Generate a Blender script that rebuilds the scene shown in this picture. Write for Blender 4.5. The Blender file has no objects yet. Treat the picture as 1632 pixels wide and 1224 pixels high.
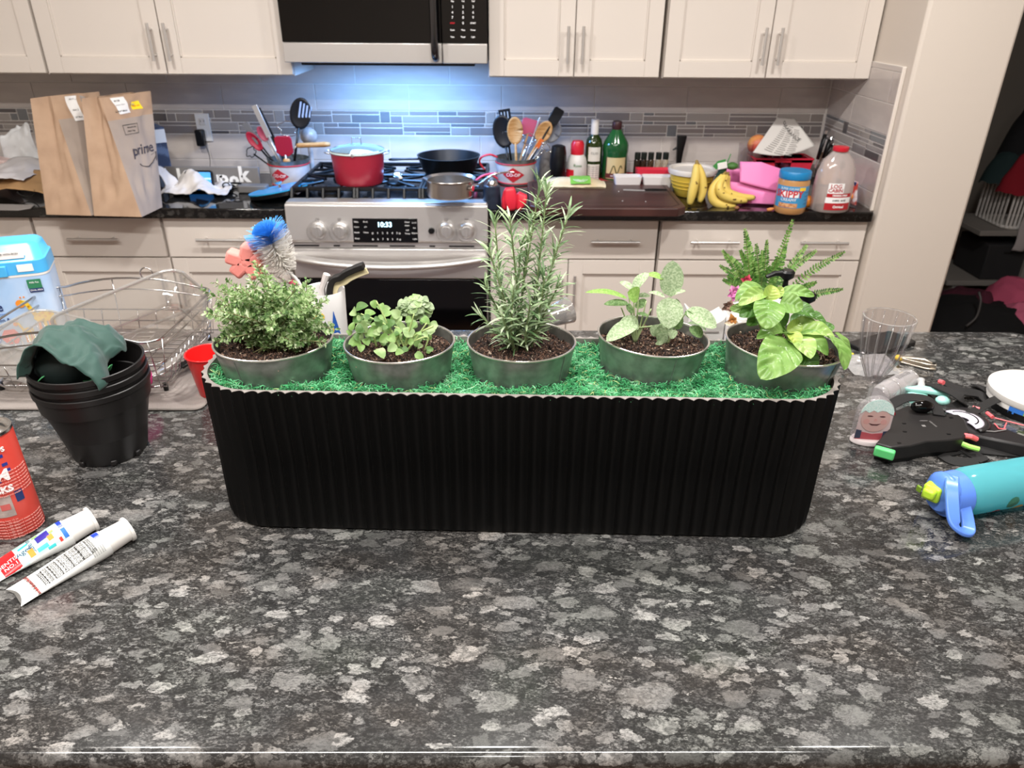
import bpy, math, random
import numpy as np
from mathutils import Vector as V, Matrix as MX, noise as NZ

C = bpy.context.scene.collection
PI = math.pi
random.seed(7)
RNG = np.random.default_rng(7)

# ------------------------------------------------------------------ camera, world, lights, exposure
CAM_Z, F_PX = 1.63, 1180.0
CAM_M = MX.Translation((0, 0, CAM_Z)) @ MX.Rotation(-0.010, 4, 'Z') @ MX.Rotation(math.radians(90 - 27.6), 4, 'X') @ MX.Rotation(0.008, 4, 'Z')
cd = bpy.data.cameras.new('camera')
cam = bpy.data.objects.new('camera', cd)
C.objects.link(cam)
cam.matrix_world = CAM_M
cd.sensor_width = 36
cd.lens = 36 * F_PX / 1632
cd.clip_start = 0.02
cd.dof.use_dof = True
cd.dof.focus_distance = 1.0
cd.dof.aperture_fstop = 9.0
bpy.context.scene.camera = cam

vs = bpy.context.scene.view_settings
bpy.context.scene.display_settings.display_device = 'sRGB'
vs.view_transform = 'Standard'
vs.look = 'None'
vs.gamma = 1.0
vs.use_curve_mapping = False
vs.exposure = 0.0

world = bpy.data.worlds.new('world')
bpy.context.scene.world = world
world.use_nodes = True
world.node_tree.nodes['Background'].inputs[0].default_value = (0.9, 0.93, 1.0, 1)
world.node_tree.nodes['Background'].inputs[1].default_value = 0.15

def area_light(name, loc, size, power, color=(1, 1, 1), rot=(0, 0, 0), shape='DISK', size_y=None, parent=None, spread=None):
    l = bpy.data.lights.new(name, 'AREA')
    l.shape = shape
    l.size = size
    if size_y: l.size_y = size_y
    l.energy = power
    l.color = color
    if spread: l.spread = spread
    o = bpy.data.objects.new(name, l)
    o.location = loc
    o.rotation_euler = rot
    o.parent = parent
    C.objects.link(o)
    return o

CEIL = 2.74
WARM = (1.0, 0.965, 0.925)
LAMPS = [(-1.25, 1.55, 28), (0.0, 1.55, 28), (1.25, 1.55, 28), (0.0, -1.3, 14)]
for i, (x, y, w) in enumerate(LAMPS):
    area_light('ceiling_lamp', (x, y, CEIL - 0.03), 0.16, w, WARM)
area_light('added_edge_light', (-0.25, 0.12, CEIL - 0.05), 2.5, 80, WARM, shape='RECTANGLE', size_y=0.12)  # added light, not a known fixture: gives the island edge a continuous highlight
area_light('hood_lamp', (-0.42, 3.14, 1.388), 0.50, 12.5, (0.20, 0.47, 1.0), shape='RECTANGLE', size_y=0.14)

# ------------------------------------------------------------------ pixel rays -> points on real planes (1632 x 1224 frame)
CM3 = CAM_M.to_3x3()
def ray(px, py):
    return CM3 @ V((px - 816, 612 - py, -F_PX))
def P(px, py, z=0.914):          # where the sight line meets a level surface
    d = ray(px, py); t = (z - CAM_Z) / d.z
    return V((d.x * t, d.y * t, z))
def Q(px, py, y):                # where it meets an upright plane at depth y
    d = ray(px, py); t = y / d.y
    return V((d.x * t, y, CAM_Z + d.z * t))
CF = CM3 @ V((0, 0, -1))
def sz(n, p):                    # n pixels as metres at point p
    return n * (V(p) - V((0, 0, CAM_Z))).dot(CF) / F_PX

# ------------------------------------------------------------------ materials
def lin(h):
    h = h.lstrip('#')
    c = [int(h[i:i + 2], 16) / 255 for i in (0, 2, 4)]
    return tuple((x / 12.92 if x <= 0.04045 else ((x + 0.055) / 1.055) ** 2.4) for x in c)
MATS = {}
def mat(name, col, rough=0.5, metal=0.0, spec=0.5, trans=0.0, ior=1.45, bump=None, var=None, coat=0.0, emis=None, aniso=None, sheen=0, sss=0, alpha=1.0):
    if name in MATS: return MATS[name]
    if isinstance(col, str): col = lin(col)
    m = bpy.data.materials.new(name); m.use_nodes = True
    nt = m.node_tree; b = nt.nodes['Principled BSDF']
    b.inputs['Base Color'].default_value = (*col, 1)
    b.inputs['Roughness'].default_value = rough
    b.inputs['Metallic'].default_value = metal
    b.inputs['Specular IOR Level'].default_value = spec
    b.inputs['Transmission Weight'].default_value = trans
    b.inputs['IOR'].default_value = ior
    b.inputs['Coat Weight'].default_value = coat
    b.inputs['Sheen Weight'].default_value = sheen
    b.inputs['Alpha'].default_value = alpha
    if sss:
        b.inputs['Subsurface Weight'].default_value = sss
        b.inputs['Subsurface Scale'].default_value = 0.01
    if emis:
        b.inputs['Emission Color'].default_value = (*emis[0], 1)
        b.inputs['Emission Strength'].default_value = emis[1]
    tc = nt.nodes.new('ShaderNodeTexCoord')
    if bump:
        n = nt.nodes.new('ShaderNodeTexNoise'); n.inputs['Scale'].default_value = bump[0]; n.inputs['Detail'].default_value = 5
        bp = nt.nodes.new('ShaderNodeBump'); bp.inputs['Strength'].default_value = bump[1]; bp.inputs['Distance'].default_value = bump[2] if len(bump) > 2 else 0.002
        src = tc.outputs['Object']
        if len(bump) > 3:
            mp = nt.nodes.new('ShaderNodeMapping'); mp.inputs['Scale'].default_value = bump[3]
            nt.links.new(src, mp.inputs[0]); src = mp.outputs[0]
        nt.links.new(src, n.inputs['Vector'])
        nt.links.new(n.outputs[0], bp.inputs['Height']); nt.links.new(bp.outputs[0], b.inputs['Normal'])
    if var:                                   # var = (scale, second colour, low, high, stretch)
        n = nt.nodes.new('ShaderNodeTexNoise'); n.inputs['Scale'].default_value = var[0]; n.inputs['Detail'].default_value = 4
        src = tc.outputs['Object']
        if len(var) > 4:
            mp = nt.nodes.new('ShaderNodeMapping'); mp.inputs['Scale'].default_value = var[4]
            nt.links.new(src, mp.inputs[0]); src = mp.outputs[0]
        nt.links.new(src, n.inputs['Vector'])
        r = nt.nodes.new('ShaderNodeValToRGB')
        r.color_ramp.elements[0].position = var[2] if len(var) > 2 else 0.35
        r.color_ramp.elements[1].position = var[3] if len(var) > 3 else 0.65
        c2 = lin(var[1]) if isinstance(var[1], str) else var[1]
        r.color_ramp.elements[0].color = (*col, 1); r.color_ramp.elements[1].color = (*c2, 1)
        nt.links.new(n.outputs[0], r.inputs[0]); nt.links.new(r.outputs[0], b.inputs['Base Color'])
    MATS[name] = m
    return m

def clear_mat(name, tint='#ffffff', gloss=0.12, rough=0.03, haze=0.0, hazecol='#ffffff'):
    """thin clear plastic / glass: see-through, with a Fresnel gloss and an optional milky share"""
    if name in MATS: return MATS[name]
    m = bpy.data.materials.new(name); m.use_nodes = True
    nt = m.node_tree; nt.nodes.clear()
    out = nt.nodes.new('ShaderNodeOutputMaterial')
    tr = nt.nodes.new('ShaderNodeBsdfTransparent'); tr.inputs[0].default_value = (*lin(tint), 1)
    gl = nt.nodes.new('ShaderNodeBsdfGlossy'); gl.inputs['Roughness'].default_value = rough
    lw = nt.nodes.new('ShaderNodeLayerWeight'); lw.inputs[0].default_value = 0.25
    ma = nt.nodes.new('ShaderNodeMath'); ma.operation = 'MULTIPLY_ADD'; ma.inputs[1].default_value = 0.75; ma.inputs[2].default_value = gloss
    ma.use_clamp = True
    nt.links.new(lw.outputs['Facing'], ma.inputs[0])
    pw = nt.nodes.new('ShaderNodeMath'); pw.operation = 'POWER'; pw.inputs[1].default_value = 2.2
    nt.links.new(lw.outputs['Facing'], pw.inputs[0]); nt.links.new(pw.outputs[0], ma.inputs[0])
    mx = nt.nodes.new('ShaderNodeMixShader')
    nt.links.new(ma.outputs[0], mx.inputs[0]); nt.links.new(tr.outputs[0], mx.inputs[1]); nt.links.new(gl.outputs[0], mx.inputs[2])
    last = mx
    if haze:
        df = nt.nodes.new('ShaderNodeBsdfDiffuse'); df.inputs[0].default_value = (*lin(hazecol), 1)
        m2 = nt.nodes.new('ShaderNodeMixShader'); m2.inputs[0].default_value = haze
        nt.links.new(mx.outputs[0], m2.inputs[1]); nt.links.new(df.outputs[0], m2.inputs[2]); last = m2
    nt.links.new(last.outputs[0], out.inputs[0])
    MATS[name] = m
    return m

def granite(name, dark, mid, flake, flake2, size=1.0, cover=0.5, rough=0.09, gain=1.0):
    m = bpy.data.materials.new(name); m.use_nodes = True
    nt = m.node_tree; N = nt.nodes; L = nt.links; b = N['Principled BSDF']
    tc = N.new('ShaderNodeTexCoord'); mp = N.new('ShaderNodeMapping')
    mp.inputs['Rotation'].default_value = (0, 0, math.radians(28)); mp.inputs['Scale'].default_value = (0.78, 1.38, 1.0)
    L.new(tc.outputs['Object'], mp.inputs[0])
    def noise(scale, detail=4, rough_=0.6, src=None, dist=0):
        n = N.new('ShaderNodeTexNoise'); n.inputs['Scale'].default_value = scale / size; n.inputs['Detail'].default_value = detail
        n.inputs['Roughness'].default_value = rough_; n.inputs['Distortion'].default_value = dist
        L.new(src or mp.outputs[0], n.inputs['Vector']); return n
    def ramp(src, stops):
        r = N.new('ShaderNodeValToRGB')
        e = r.color_ramp.elements
        while len(e) < len(stops): e.new(0.5)
        for i, (p, c) in enumerate(stops):
            e[i].position = p; e[i].color = (*c, 1) if len(c) == 3 else c
        L.new(src, r.inputs[0]); return r
    def mix(f, a, c2):
        x = N.new('ShaderNodeMix'); x.data_type = 'RGBA'
        if hasattr(f, 'links') or not isinstance(f, float): L.new(f, x.inputs[0])
        else: x.inputs[0].default_value = f
        for s, k in ((a, 6), (c2, 7)):
            if isinstance(s, tuple): x.inputs[k].default_value = (*s, 1)
            else: L.new(s, x.inputs[k])
        return x.outputs[2]
    # warped coordinates so the crystals have ragged edges
    w = noise(26, 4, 0.65); ws = N.new('ShaderNodeVectorMath'); ws.operation = 'MULTIPLY_ADD'
    sub = N.new('ShaderNodeVectorMath'); sub.operation = 'SUBTRACT'; sub.inputs[1].default_value = (0.5, 0.5, 0.5)
    L.new(w.outputs['Color'], sub.inputs[0]); L.new(sub.outputs[0], ws.inputs[0])
    ws.inputs[1].default_value = (0.042 * size,) * 3; L.new(mp.outputs[0], ws.inputs[2])
    w2 = noise(110, 3, 0.7); ws2 = N.new('ShaderNodeVectorMath'); ws2.operation = 'MULTIPLY_ADD'
    sub2 = N.new('ShaderNodeVectorMath'); sub2.operation = 'SUBTRACT'; sub2.inputs[1].default_value = (0.5, 0.5, 0.5)
    L.new(w2.outputs['Color'], sub2.inputs[0]); L.new(sub2.outputs[0], ws2.inputs[0])
    ws2.inputs[1].default_value = (0.014 * size,) * 3; L.new(ws.outputs[0], ws2.inputs[2])
    src = ws2.outputs[0]
    def vor(scale, src_=None):
        v = N.new('ShaderNodeTexVoronoi'); v.inputs['Scale'].default_value = scale / size; L.new(src_ or src, v.inputs['Vector']); return v
    def flakes(scale, lo, edge, soft=0.05):
        v = vor(scale); s = N.new('ShaderNodeSeparateColor'); L.new(v.outputs['Color'], s.inputs[0])
        a = ramp(s.outputs[0], [(lo, (0, 0, 0)), (lo + 0.02, (1, 1, 1))])
        d = ramp(v.outputs['Distance'], [(edge, (1, 1, 1)), (edge + soft, (0, 0, 0))])
        mu = N.new('ShaderNodeMath'); mu.operation = 'MULTIPLY'; L.new(a.outputs[0], mu.inputs[0]); L.new(d.outputs[0], mu.inputs[1])
        return mu.outputs[0], s.outputs[1]
    def sc(c, k): return tuple(k * x for x in c)
    def cells(scale, lo, hi, src_=None):
        v = vor(scale, src_); s = N.new('ShaderNodeSeparateColor'); L.new(v.outputs['Color'], s.inputs[0])
        return ramp(s.outputs[0], [(0.0, lo), (0.55, sc(mid, 0.42)), (0.85, sc(mid, 0.95)), (1.0, hi)]).outputs[0], s.outputs[1], v.outputs['Distance']
    # small interlocked grains of many greys
    c1, r1, d1 = cells(150, dark, sc(flake, 0.75))
    c2, r2, d2 = cells(75, sc(dark, 1.5), sc(flake, 0.7))
    pick = noise(17, 4, 0.65)
    col = mix(ramp(pick.outputs[0], [(0.46, (0, 0, 0)), (0.56, (0.85,) * 3)]).outputs[0], c1, c2)
    # salt and pepper
    g = noise(300, 4, 0.8)
    col = mix(ramp(g.outputs[0], [(0.44, (0.9,) * 3), (0.53, (0, 0, 0))]).outputs[0], col, sc(dark, 0.8))
    col = mix(ramp(g.outputs[0], [(0.60, (0, 0, 0)), (0.72, (0.6,) * 3)]).outputs[0], col, sc(flake, 0.8))
    vd = N.new('ShaderNodeTexVoronoi'); vd.feature = 'DISTANCE_TO_EDGE'; vd.inputs['Scale'].default_value = 62 / size; L.new(src, vd.inputs['Vector'])
    col = mix(ramp(vd.outputs['Distance'], [(0.02, (0.8,) * 3), (0.10, (0, 0, 0))]).outputs[0], col, sc(dark, 0.8))
    # darker drifts
    br = noise(6, 4, 0.6, dist=0.8)
    col = mix(ramp(br.outputs[0], [(0.36, (0.42,) * 3), (0.56, (0, 0, 0))]).outputs[0], col, sc(dark, 1.6))
    for scale, pr, edge, ca, cb in ((36, 0.22, 0.42, sc(mid, 0.55), sc(flake2, 0.85)), (52, 0.22, 0.44, sc(mid, 0.9), sc(flake, 0.9)), (21, 0.13, 0.36, sc(mid, 0.7), sc(flake2, 0.9)), (30, 0.10, 0.38, flake2, sc(flake, 0.95)), (15, 0.06, 0.34, sc(mid, 0.8), sc(flake2, 0.95)), (24, 0.035, 0.33, sc(flake, 0.9), flake)):
        f, rnd = flakes(scale, 1 - pr * cover * 2, edge, 0.05)
        st = noise(95, 5, 0.75, dist=1.2)
        inner = mix(rnd, ca, cb)
        inner = mix(ramp(st.outputs[0], [(0.40, (0.8,) * 3), (0.54, (0, 0, 0))]).outputs[0], inner, sc(mid, 0.45))
        inner = mix(ramp(g.outputs[0], [(0.38, (0.75,) * 3), (0.46, (0, 0, 0))]).outputs[0], inner, sc(mid, 0.3))
        col = mix(f, col, inner)
    # thin dark threads running through
    th = noise(30, 8, 0.8, src=src); tr_ = ramp(th.outputs[0], [(0.475, (0, 0, 0)), (0.5, (0.65,) * 3), (0.525, (0, 0, 0))])
    col = mix(tr_.outputs[0], col, sc(dark, 1.2))
    # warm and greenish patches
    hu = noise(9, 3, 0.5); hr = ramp(hu.outputs[0], [(0.36, (0.97, 1.0, 0.97)), (0.5, (1, 1, 1)), (0.64, (1.04, 0.99, 0.95))])
    mm = N.new('ShaderNodeMix'); mm.data_type = 'RGBA'; mm.blend_type = 'MULTIPLY'; mm.inputs[0].default_value = 1.0
    L.new(col, mm.inputs[6]); L.new(hr.outputs[0], mm.inputs[7]); col = mm.outputs[2]
    L.new(col, b.inputs['Base Color'])
    b.inputs['Roughness'].default_value = rough
    b.inputs['Specular IOR Level'].default_value = 0.5
    MATS[name] = m
    return m

# ------------------------------------------------------------------ mesh building
class B:
    """collects shapes, then becomes ONE mesh object"""
    def __init__(self):
        self.v = []; self.f = []; self.mi = []; self.k = 0; self.M = MX.Identity(4)
    def add(self, vs, fs):
        o = len(self.v); M = self.M
        self.v += [tuple(M @ V(p)) for p in vs]
        for f in fs:
            self.f.append(tuple(i + o for i in f)); self.mi.append(self.k)
        return self
    def box(self, c, s, R=None):
        x, y, z = s[0] / 2, s[1] / 2, s[2] / 2; c = V(c)
        p = [V((a * x, b * y, d * z)) for d in (-1, 1) for b in (-1, 1) for a in (-1, 1)]
        if R is not None: p = [R @ q for q in p]
        return self.add([q + c for q in p], [(0, 2, 3, 1), (4, 5, 7, 6), (0, 1, 5, 4), (2, 6, 7, 3), (0, 4, 6, 2), (1, 3, 7, 5)])
    def lathe(self, prof, n=24, c=(0, 0, 0), sx=1, sy=1, fn=None):
        vs = []; rows = []
        for r, z in prof:
            if r < 1e-6:
                rows.append([len(vs)]); vs.append(V((c[0], c[1], c[2] + z)))
            else:
                rows.append(list(range(len(vs), len(vs) + n)))
                for i in range(n):
                    a = 2 * PI * i / n; k = fn(a, z) if fn else 1
                    vs.append(V((c[0] + r * k * sx * math.cos(a), c[1] + r * k * sy * math.sin(a), c[2] + z)))
        fs = []
        for a, b in zip(rows, rows[1:]):
            for i in range(n):
                j = (i + 1) % n
                if len(a) == 1 and len(b) == 1: break
                if len(a) == 1: fs.append((a[0], b[j], b[i]))
                elif len(b) == 1: fs.append((a[i], a[j], b[0]))
                else: fs.append((a[i], a[j], b[j], b[i]))
        return self.add(vs, fs)
    def cyl(self, a, b, r, r2=None, n=16):
        return self.tube([a, b], [r, r if r2 is None else r2], n)
    def tube(self, path, r, n=8, closed=False, flat=1.0):
        pts = [V(p) for p in path]; m = len(pts)
        rr = r if isinstance(r, (list, tuple)) else [r] * m
        t0 = (pts[1] - pts[0]).normalized()
        up = V((0, 0, 1)) if abs(t0.z) < 0.9 else V((1, 0, 0))
        nrm = (up - t0 * up.dot(t0)).normalized()
        vs = []
        for i, p in enumerate(pts):
            if closed: t = (pts[(i + 1) % m] - pts[i - 1])
            else: t = (pts[min(i + 1, m - 1)] - pts[max(i - 1, 0)])
            t = t.normalized() if t.length > 1e-9 else t0
            nrm = nrm - t * nrm.dot(t)
            nrm = nrm.normalized() if nrm.length > 1e-6 else t.orthogonal().normalized()
            bn = t.cross(nrm)
            for j in range(n):
                a = 2 * PI * j / n
                vs.append(p + (nrm * math.cos(a) * flat + bn * math.sin(a)) * rr[i])
        fs = []
        for i in range(m if closed else m - 1):
            a = i * n; b = ((i + 1) % m) * n
            for j in range(n):
                k = (j + 1) % n
                fs.append((a + j, a + k, b + k, b + j))
        if not closed:
            fs.append(tuple(range(n - 1, -1, -1))); fs.append(tuple((m - 1) * n + j for j in range(n)))
        return self.add(vs, fs)
    def prism(self, out, z0, z1, top_scale=1.0):
        n = len(out); cx = sum(p[0] for p in out) / n; cy = sum(p[1] for p in out) / n
        vs = [(p[0], p[1], z0) for p in out] + [(cx + (p[0] - cx) * top_scale, cy + (p[1] - cy) * top_scale, z1) for p in out]
        fs = [tuple(range(n - 1, -1, -1)), tuple(range(n, 2 * n))] + [(i, (i + 1) % n, n + (i + 1) % n, n + i) for i in range(n)]
        return self.add(vs, fs)
    def loft(self, rings, caps=True):
        n = len(rings[0]); vs = [p for r in rings for p in r]; fs = []
        for i in range(len(rings) - 1):
            for j in range(n):
                k = (j + 1) % n
                fs.append((i * n + j, i * n + k, (i + 1) * n + k, (i + 1) * n + j))
        if caps:
            fs.append(tuple(range(n - 1, -1, -1))); fs.append(tuple((len(rings) - 1) * n + j for j in range(n)))
        return self.add(vs, fs)
    def grid(self, fn, nu, nv):
        vs = [fn(i / nu, j / nv) for j in range(nv + 1) for i in range(nu + 1)]; w = nu + 1
        return self.add(vs, [(j * w + i, j * w + i + 1, (j + 1) * w + i + 1, (j + 1) * w + i) for j in range(nv) for i in range(nu)])
    def ball(self, c, r, n=12, fn=None):
        c = V(c); r = (r,) * 3 if isinstance(r, (int, float)) else r
        m = n // 2 + 1; vs = [V((0, 0, -1))]; 
        for i in range(1, m):
            ph = -PI / 2 + PI * i / m
            for j in range(n):
                a = 2 * PI * j / n; vs.append(V((math.cos(ph) * math.cos(a), math.cos(ph) * math.sin(a), math.sin(ph))))
        vs.append(V((0, 0, 1)))
        if fn: vs = [q * fn(q) for q in vs]
        vs = [c + V((q.x * r[0], q.y * r[1], q.z * r[2])) for q in vs]
        fs = [(0, 1 + (j + 1) % n, 1 + j) for j in range(n)]
        for i in range(m - 2):
            for j in range(n):
                a = 1 + i * n; k = (j + 1) % n
                fs.append((a + j, a + k, a + n + k, a + n + j))
        t = len(vs) - 1; a = 1 + (m - 2) * n
        fs += [(a + j, a + (j + 1) % n, t) for j in range(n)]
        return self.add(vs, fs)
    def mesh(self, name, mats, smooth=True):
        me = bpy.data.meshes.new(name)
        me.from_pydata(self.v, [], self.f)
        for m in (mats if isinstance(mats, (list, tuple)) else [mats]): me.materials.append(m)
        if any(self.mi): me.polygons.foreach_set('material_index', self.mi)
        if smooth is True:
            me.shade_smooth(); me.set_sharp_from_angle(angle=math.radians(38))
        elif smooth == 'all': me.shade_smooth()
        me.update()
        return me

def put(name, b, mats, parent=None, smooth=True, bevel=0, loc=None, solid=0, sub=0, kind=None, label=None, seg=2):
    me = b.mesh(name, mats, smooth) if isinstance(b, B) else b
    o = bpy.data.objects.new(name, me); C.objects.link(o); o.parent = parent
    if loc is not None: o.location = loc
    if solid:
        m = o.modifiers.new('solid', 'SOLIDIFY'); m.thickness = solid; m.offset = 0
    if sub:
        m = o.modifiers.new('sub', 'SUBSURF'); m.levels = sub; m.render_levels = sub
    if bevel:
        m = o.modifiers.new('bevel', 'BEVEL'); m.width = bevel; m.segments = seg; m.limit_method = 'ANGLE'; m.angle_limit = math.radians(35)
    if kind: o['kind'] = kind
    if label: o['label'] = label
    return o
def thing(name, label, cat, loc=(0, 0, 0), rz=0, group=None, M=None):
    o = bpy.data.objects.new(name, None); C.objects.link(o); o.empty_display_size = 0.02
    if M is not None: o.matrix_world = M
    else: o.location = loc; o.rotation_euler = (0, 0, rz)
    return tag(o, label, cat, group)
def tag(o, label, cat, group=None):
    o['label'] = label; o['category'] = cat
    if group: o['group'] = group
    return o
def struct(o):
    o['kind'] = 'structure'; return o
_tmp = bpy.data.curves.new('text', 'FONT')
_tmpo = bpy.data.objects.new('text', _tmp)
def text_mesh(s, size, align='CENTER', depth=0.0003, bold=0.0, width=None):
    _tmp.body = s; _tmp.size = size; _tmp.align_x = align; _tmp.align_y = 'CENTER'; _tmp.extrude = depth; _tmp.offset = bold; _tmp.resolution_u = 2
    me = bpy.data.meshes.new_from_object(_tmpo)
    if width:
        xs = [v.co.x for v in me.vertices]
        if xs:
            k = width / max(1e-6, max(xs) - min(xs))
            for v in me.vertices: v.co.x *= k
    return me
def lettering(s, size, M, m, parent=None, bend=None, name='lettering', width=None, bold=0.0, align='CENTER', arc=None):
    """flat print in its local xy plane moved by M; bend = radius wraps it round a vertical cylinder (M then places the axis, text up = z)"""
    me = text_mesh(s, size, align, bold=bold, width=width)
    for v in me.vertices:
        if bend:
            a = v.co.x / bend - PI / 2; r = bend + 0.0004 + v.co.z
            v.co = V((r * math.cos(a), r * math.sin(a), v.co.y))
    me.transform(M); me.materials.clear(); me.materials.append(m)
    o = bpy.data.objects.new(name, me); C.objects.link(o); o.parent = parent
    return o
UPR = MX.Rotation(PI / 2, 4, 'X')       # text in xy plane -> facing -y
def T(x, y, z): return MX.Translation((x, y, z))
def R(a, ax): return MX.Rotation(math.radians(a), 4, ax)
def ngon(n, r, c=(0, 0), ph=0): return [(c[0] + r * math.cos(ph + 2 * PI * i / n), c[1] + r * math.sin(ph + 2 * PI * i / n)) for i in range(n)]
def rrect(w, d, r, n=5, c=(0, 0)):
    o = []
    for sx, sy, a0 in ((1, 1, 0), (-1, 1, 90), (-1, -1, 180), (1, -1, 270)):
        for i in range(n + 1):
            a = math.radians(a0 + 90 * i / n); o.append((c[0] + sx * (w / 2 - r) + r * math.cos(a), c[1] + sy * (d / 2 - r) + r * math.sin(a)))
    return o
def bez(pts, n=12):
    """smooth curve through the points (Catmull-Rom)"""
    p = [V(q) for q in pts]; p = [2 * p[0] - p[1]] + p + [2 * p[-1] - p[-2]]; o = []
    for i in range(1, len(p) - 2):
        for k in range(n):
            t = k / n; a, b, c, d = p[i - 1:i + 3]
            o.append(0.5 * ((2 * b) + (c - a) * t + (2 * a - 5 * b + 4 * c - d) * t * t + (3 * b - a - 3 * c + d) * t ** 3))
    o.append(p[-2]); return o
def lerp(a, b, t): return a + (b - a) * t

# ------------------------------------------------------------------ common materials
M_cab = mat('cabinet_paint', '#dcd3ca', 0.42)
M_wall = mat('wall_paint', '#dad0c5', 0.85, bump=(60, 0.12, 0.003))
M_ceil = mat('ceiling_paint', '#e4e0da', 0.9)
M_grout = mat('grout', '#e4dfda', 0.8)
M_tile = mat('tile_glaze', '#cfc6c0', 0.12, var=(3, '#c6bdb8'))
M_steel = mat('brushed_steel', (0.72, 0.70, 0.68), 0.36, 0.72, bump=(40, 0.08, 0.001, (1, 1, 30)))
M_nickel = mat('brushed_nickel', (0.70, 0.68, 0.66), 0.32, 0.75)
M_chrome = mat('chrome', (0.82, 0.82, 0.83), 0.08, 1.0)
M_black = mat('black_plastic', '#0b0b0c', 0.35)
M_blackgl = mat('black_glass', '#050506', 0.06)
M_iron = mat('cast_iron', '#0b0c0f', 0.38)
M_white = mat('white_plastic', '#e9e6e2', 0.35)
M_print = mat('black_print', '#15130f', 0.7)
M_wprint = mat('white_print', '#f2f2f2', 0.6)
M_red = mat('red_plastic', '#c4182a', 0.35)
M_counter = granite('black_granite', (0.004, 0.004, 0.004), (0.02, 0.019, 0.018), (0.08, 0.075, 0.07), (0.035, 0.033, 0.03), 1.1, 0.35, 0.06)
M_island = granite('grey_speckled_granite', (0.020, 0.020, 0.020), (0.165, 0.163, 0.160), (0.33, 0.322, 0.31), (0.225, 0.22, 0.213), 1.0, 0.60, 0.12)

# ------------------------------------------------------------------ room shell
YW, XR = 3.44, 1.413                     # back wall plane, wall at the counter's end
struct(put('floor', B().box((0.2, 1.3, -0.02), (8.6, 8.6, 0.04)), mat('floor_wood', '#5b3a25', 0.35, var=(3, '#7a5335', 0.4, 0.6, (1, 14, 1)))))
struct(put('ceiling', B().box((0.2, 1.3, CEIL + 0.02), (8.6, 8.6, 0.04)), M_ceil))
wb = struct(put('wall_back', B().box((-0.9, YW + 0.05, 1.37), (4.64, 0.1, 2.74)), M_wall))
struct(put('wall_left', B().box((-3.25, 0.4, 1.37), (0.1, 6.1, 2.74)), M_wall))
struct(put('wall_rear', B().box((0.2, -2.6, 1.37), (7.0, 0.1, 2.74)), M_wall))
struct(put('wall_right', B().box((3.65, 0.1, 1.37), (0.1, 5.4, 2.74)), M_wall))
wr = struct(put('wall_side', B().box(((XR + 1.745) / 2 + 0.002, 3.165, 1.37), (1.745 - XR - 0.002, 0.77, 2.74)), M_wall, bevel=0.012))
struct(put('wall_front', B().box((3.25, 2.84, 1.37), (0.8, 0.12, 2.74)), M_wall))
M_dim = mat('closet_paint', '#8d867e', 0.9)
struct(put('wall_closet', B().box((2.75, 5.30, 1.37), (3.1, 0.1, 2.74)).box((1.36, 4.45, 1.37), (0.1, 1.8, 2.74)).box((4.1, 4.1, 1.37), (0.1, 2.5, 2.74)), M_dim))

# tiles: unit block shared, scaled to size; joints show the grout bed behind
def tile_mesh(name, m):
    b = B(); e = 0.5; i = 0.44
    b.loft([[(-e, 0, -e), (e, 0, -e), (e, 0, e), (-e, 0, e)], [(-e, -0.75, -e), (e, -0.75, -e), (e, -0.75, e), (-e, -0.75, e)],
            [(-i, -1, -i), (i, -1, -i), (i, -1, i), (-i, -1, i)]])
    return b.mesh(name, m, smooth=False)
def big_tile_mesh(name, m):
    b = B(); e = 0.5
    b.loft([[(-e, 0, -e), (e, 0, -e), (e, 0, e), (-e, 0, e)], [(-e, -0.8, -e), (e, -0.8, -e), (e, -0.8, e), (-e, -0.8, e)],
            [(-e + .004, -1, -e + .012), (e - .004, -1, -e + .012), (e - .004, -1, e - .012), (-e + .004, -1, e - .012)]])
    return b.mesh(name, m, smooth=False)
TM = big_tile_mesh('tile', M_tile)
bed = put('grout_bed', B().box((-0.9, YW - 0.002, 1.165), (4.626, 0.006, 0.51)), M_grout, wb)
def tile_at(me, name, parent, x0, x1, z0, z1, side=False, d=0.0032):
    o = bpy.data.objects.new(name, me); C.objects.link(o); o.parent = parent
    if side: o.matrix_local = T(XR - 0.0015, (x0 + x1) / 2, (z0 + z1) / 2) @ R(-90, 'Z') @ MX.Diagonal((x1 - x0, d, z1 - z0, 1))
    else: o.matrix_local = T((x0 + x1) / 2, YW - 0.0045, (z0 + z1) / 2) @ MX.Diagonal((x1 - x0, d, z1 - z0, 1))
ROWS = [(0.916, 0.972, 0.10), (0.972, 1.082, 0.305), (1.184, 1.292, 0.21), (1.292, 1.40, 0.03)]
g = 0.0017
for k, (z0, z1, off) in enumerate(ROWS):
    x = XR - 0.008 - off
    ends = [XR - 0.008]
    while x > -2.75: ends.append(x); x -= 0.405
    ends.append(-2.75 - 0.02)
    for a, b in zip(ends[1:], ends): tile_at(TM, 'tile', wb, a + g, b - g, z0 + g, z1 - g)
bs = put('grout_bed', B().box((XR + 0.001, 3.135, 1.165), (0.006, 0.61, 0.51)), M_grout, wr)
for k, (z0, z1, off) in enumerate(ROWS + [(1.40, 1.42, 0.2)]):
    y = YW - 0.012; ys = [y]; y -= (off * 0.7 + 0.1)
    while y > 2.84: ys.append(y); y -= 0.405
    ys.append(2.832)
    for a, b in zip(ys[1:], ys): tile_at(TM, 'tile', wr, a + g, b - g, z0 + g, z1 - g, True)
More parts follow.
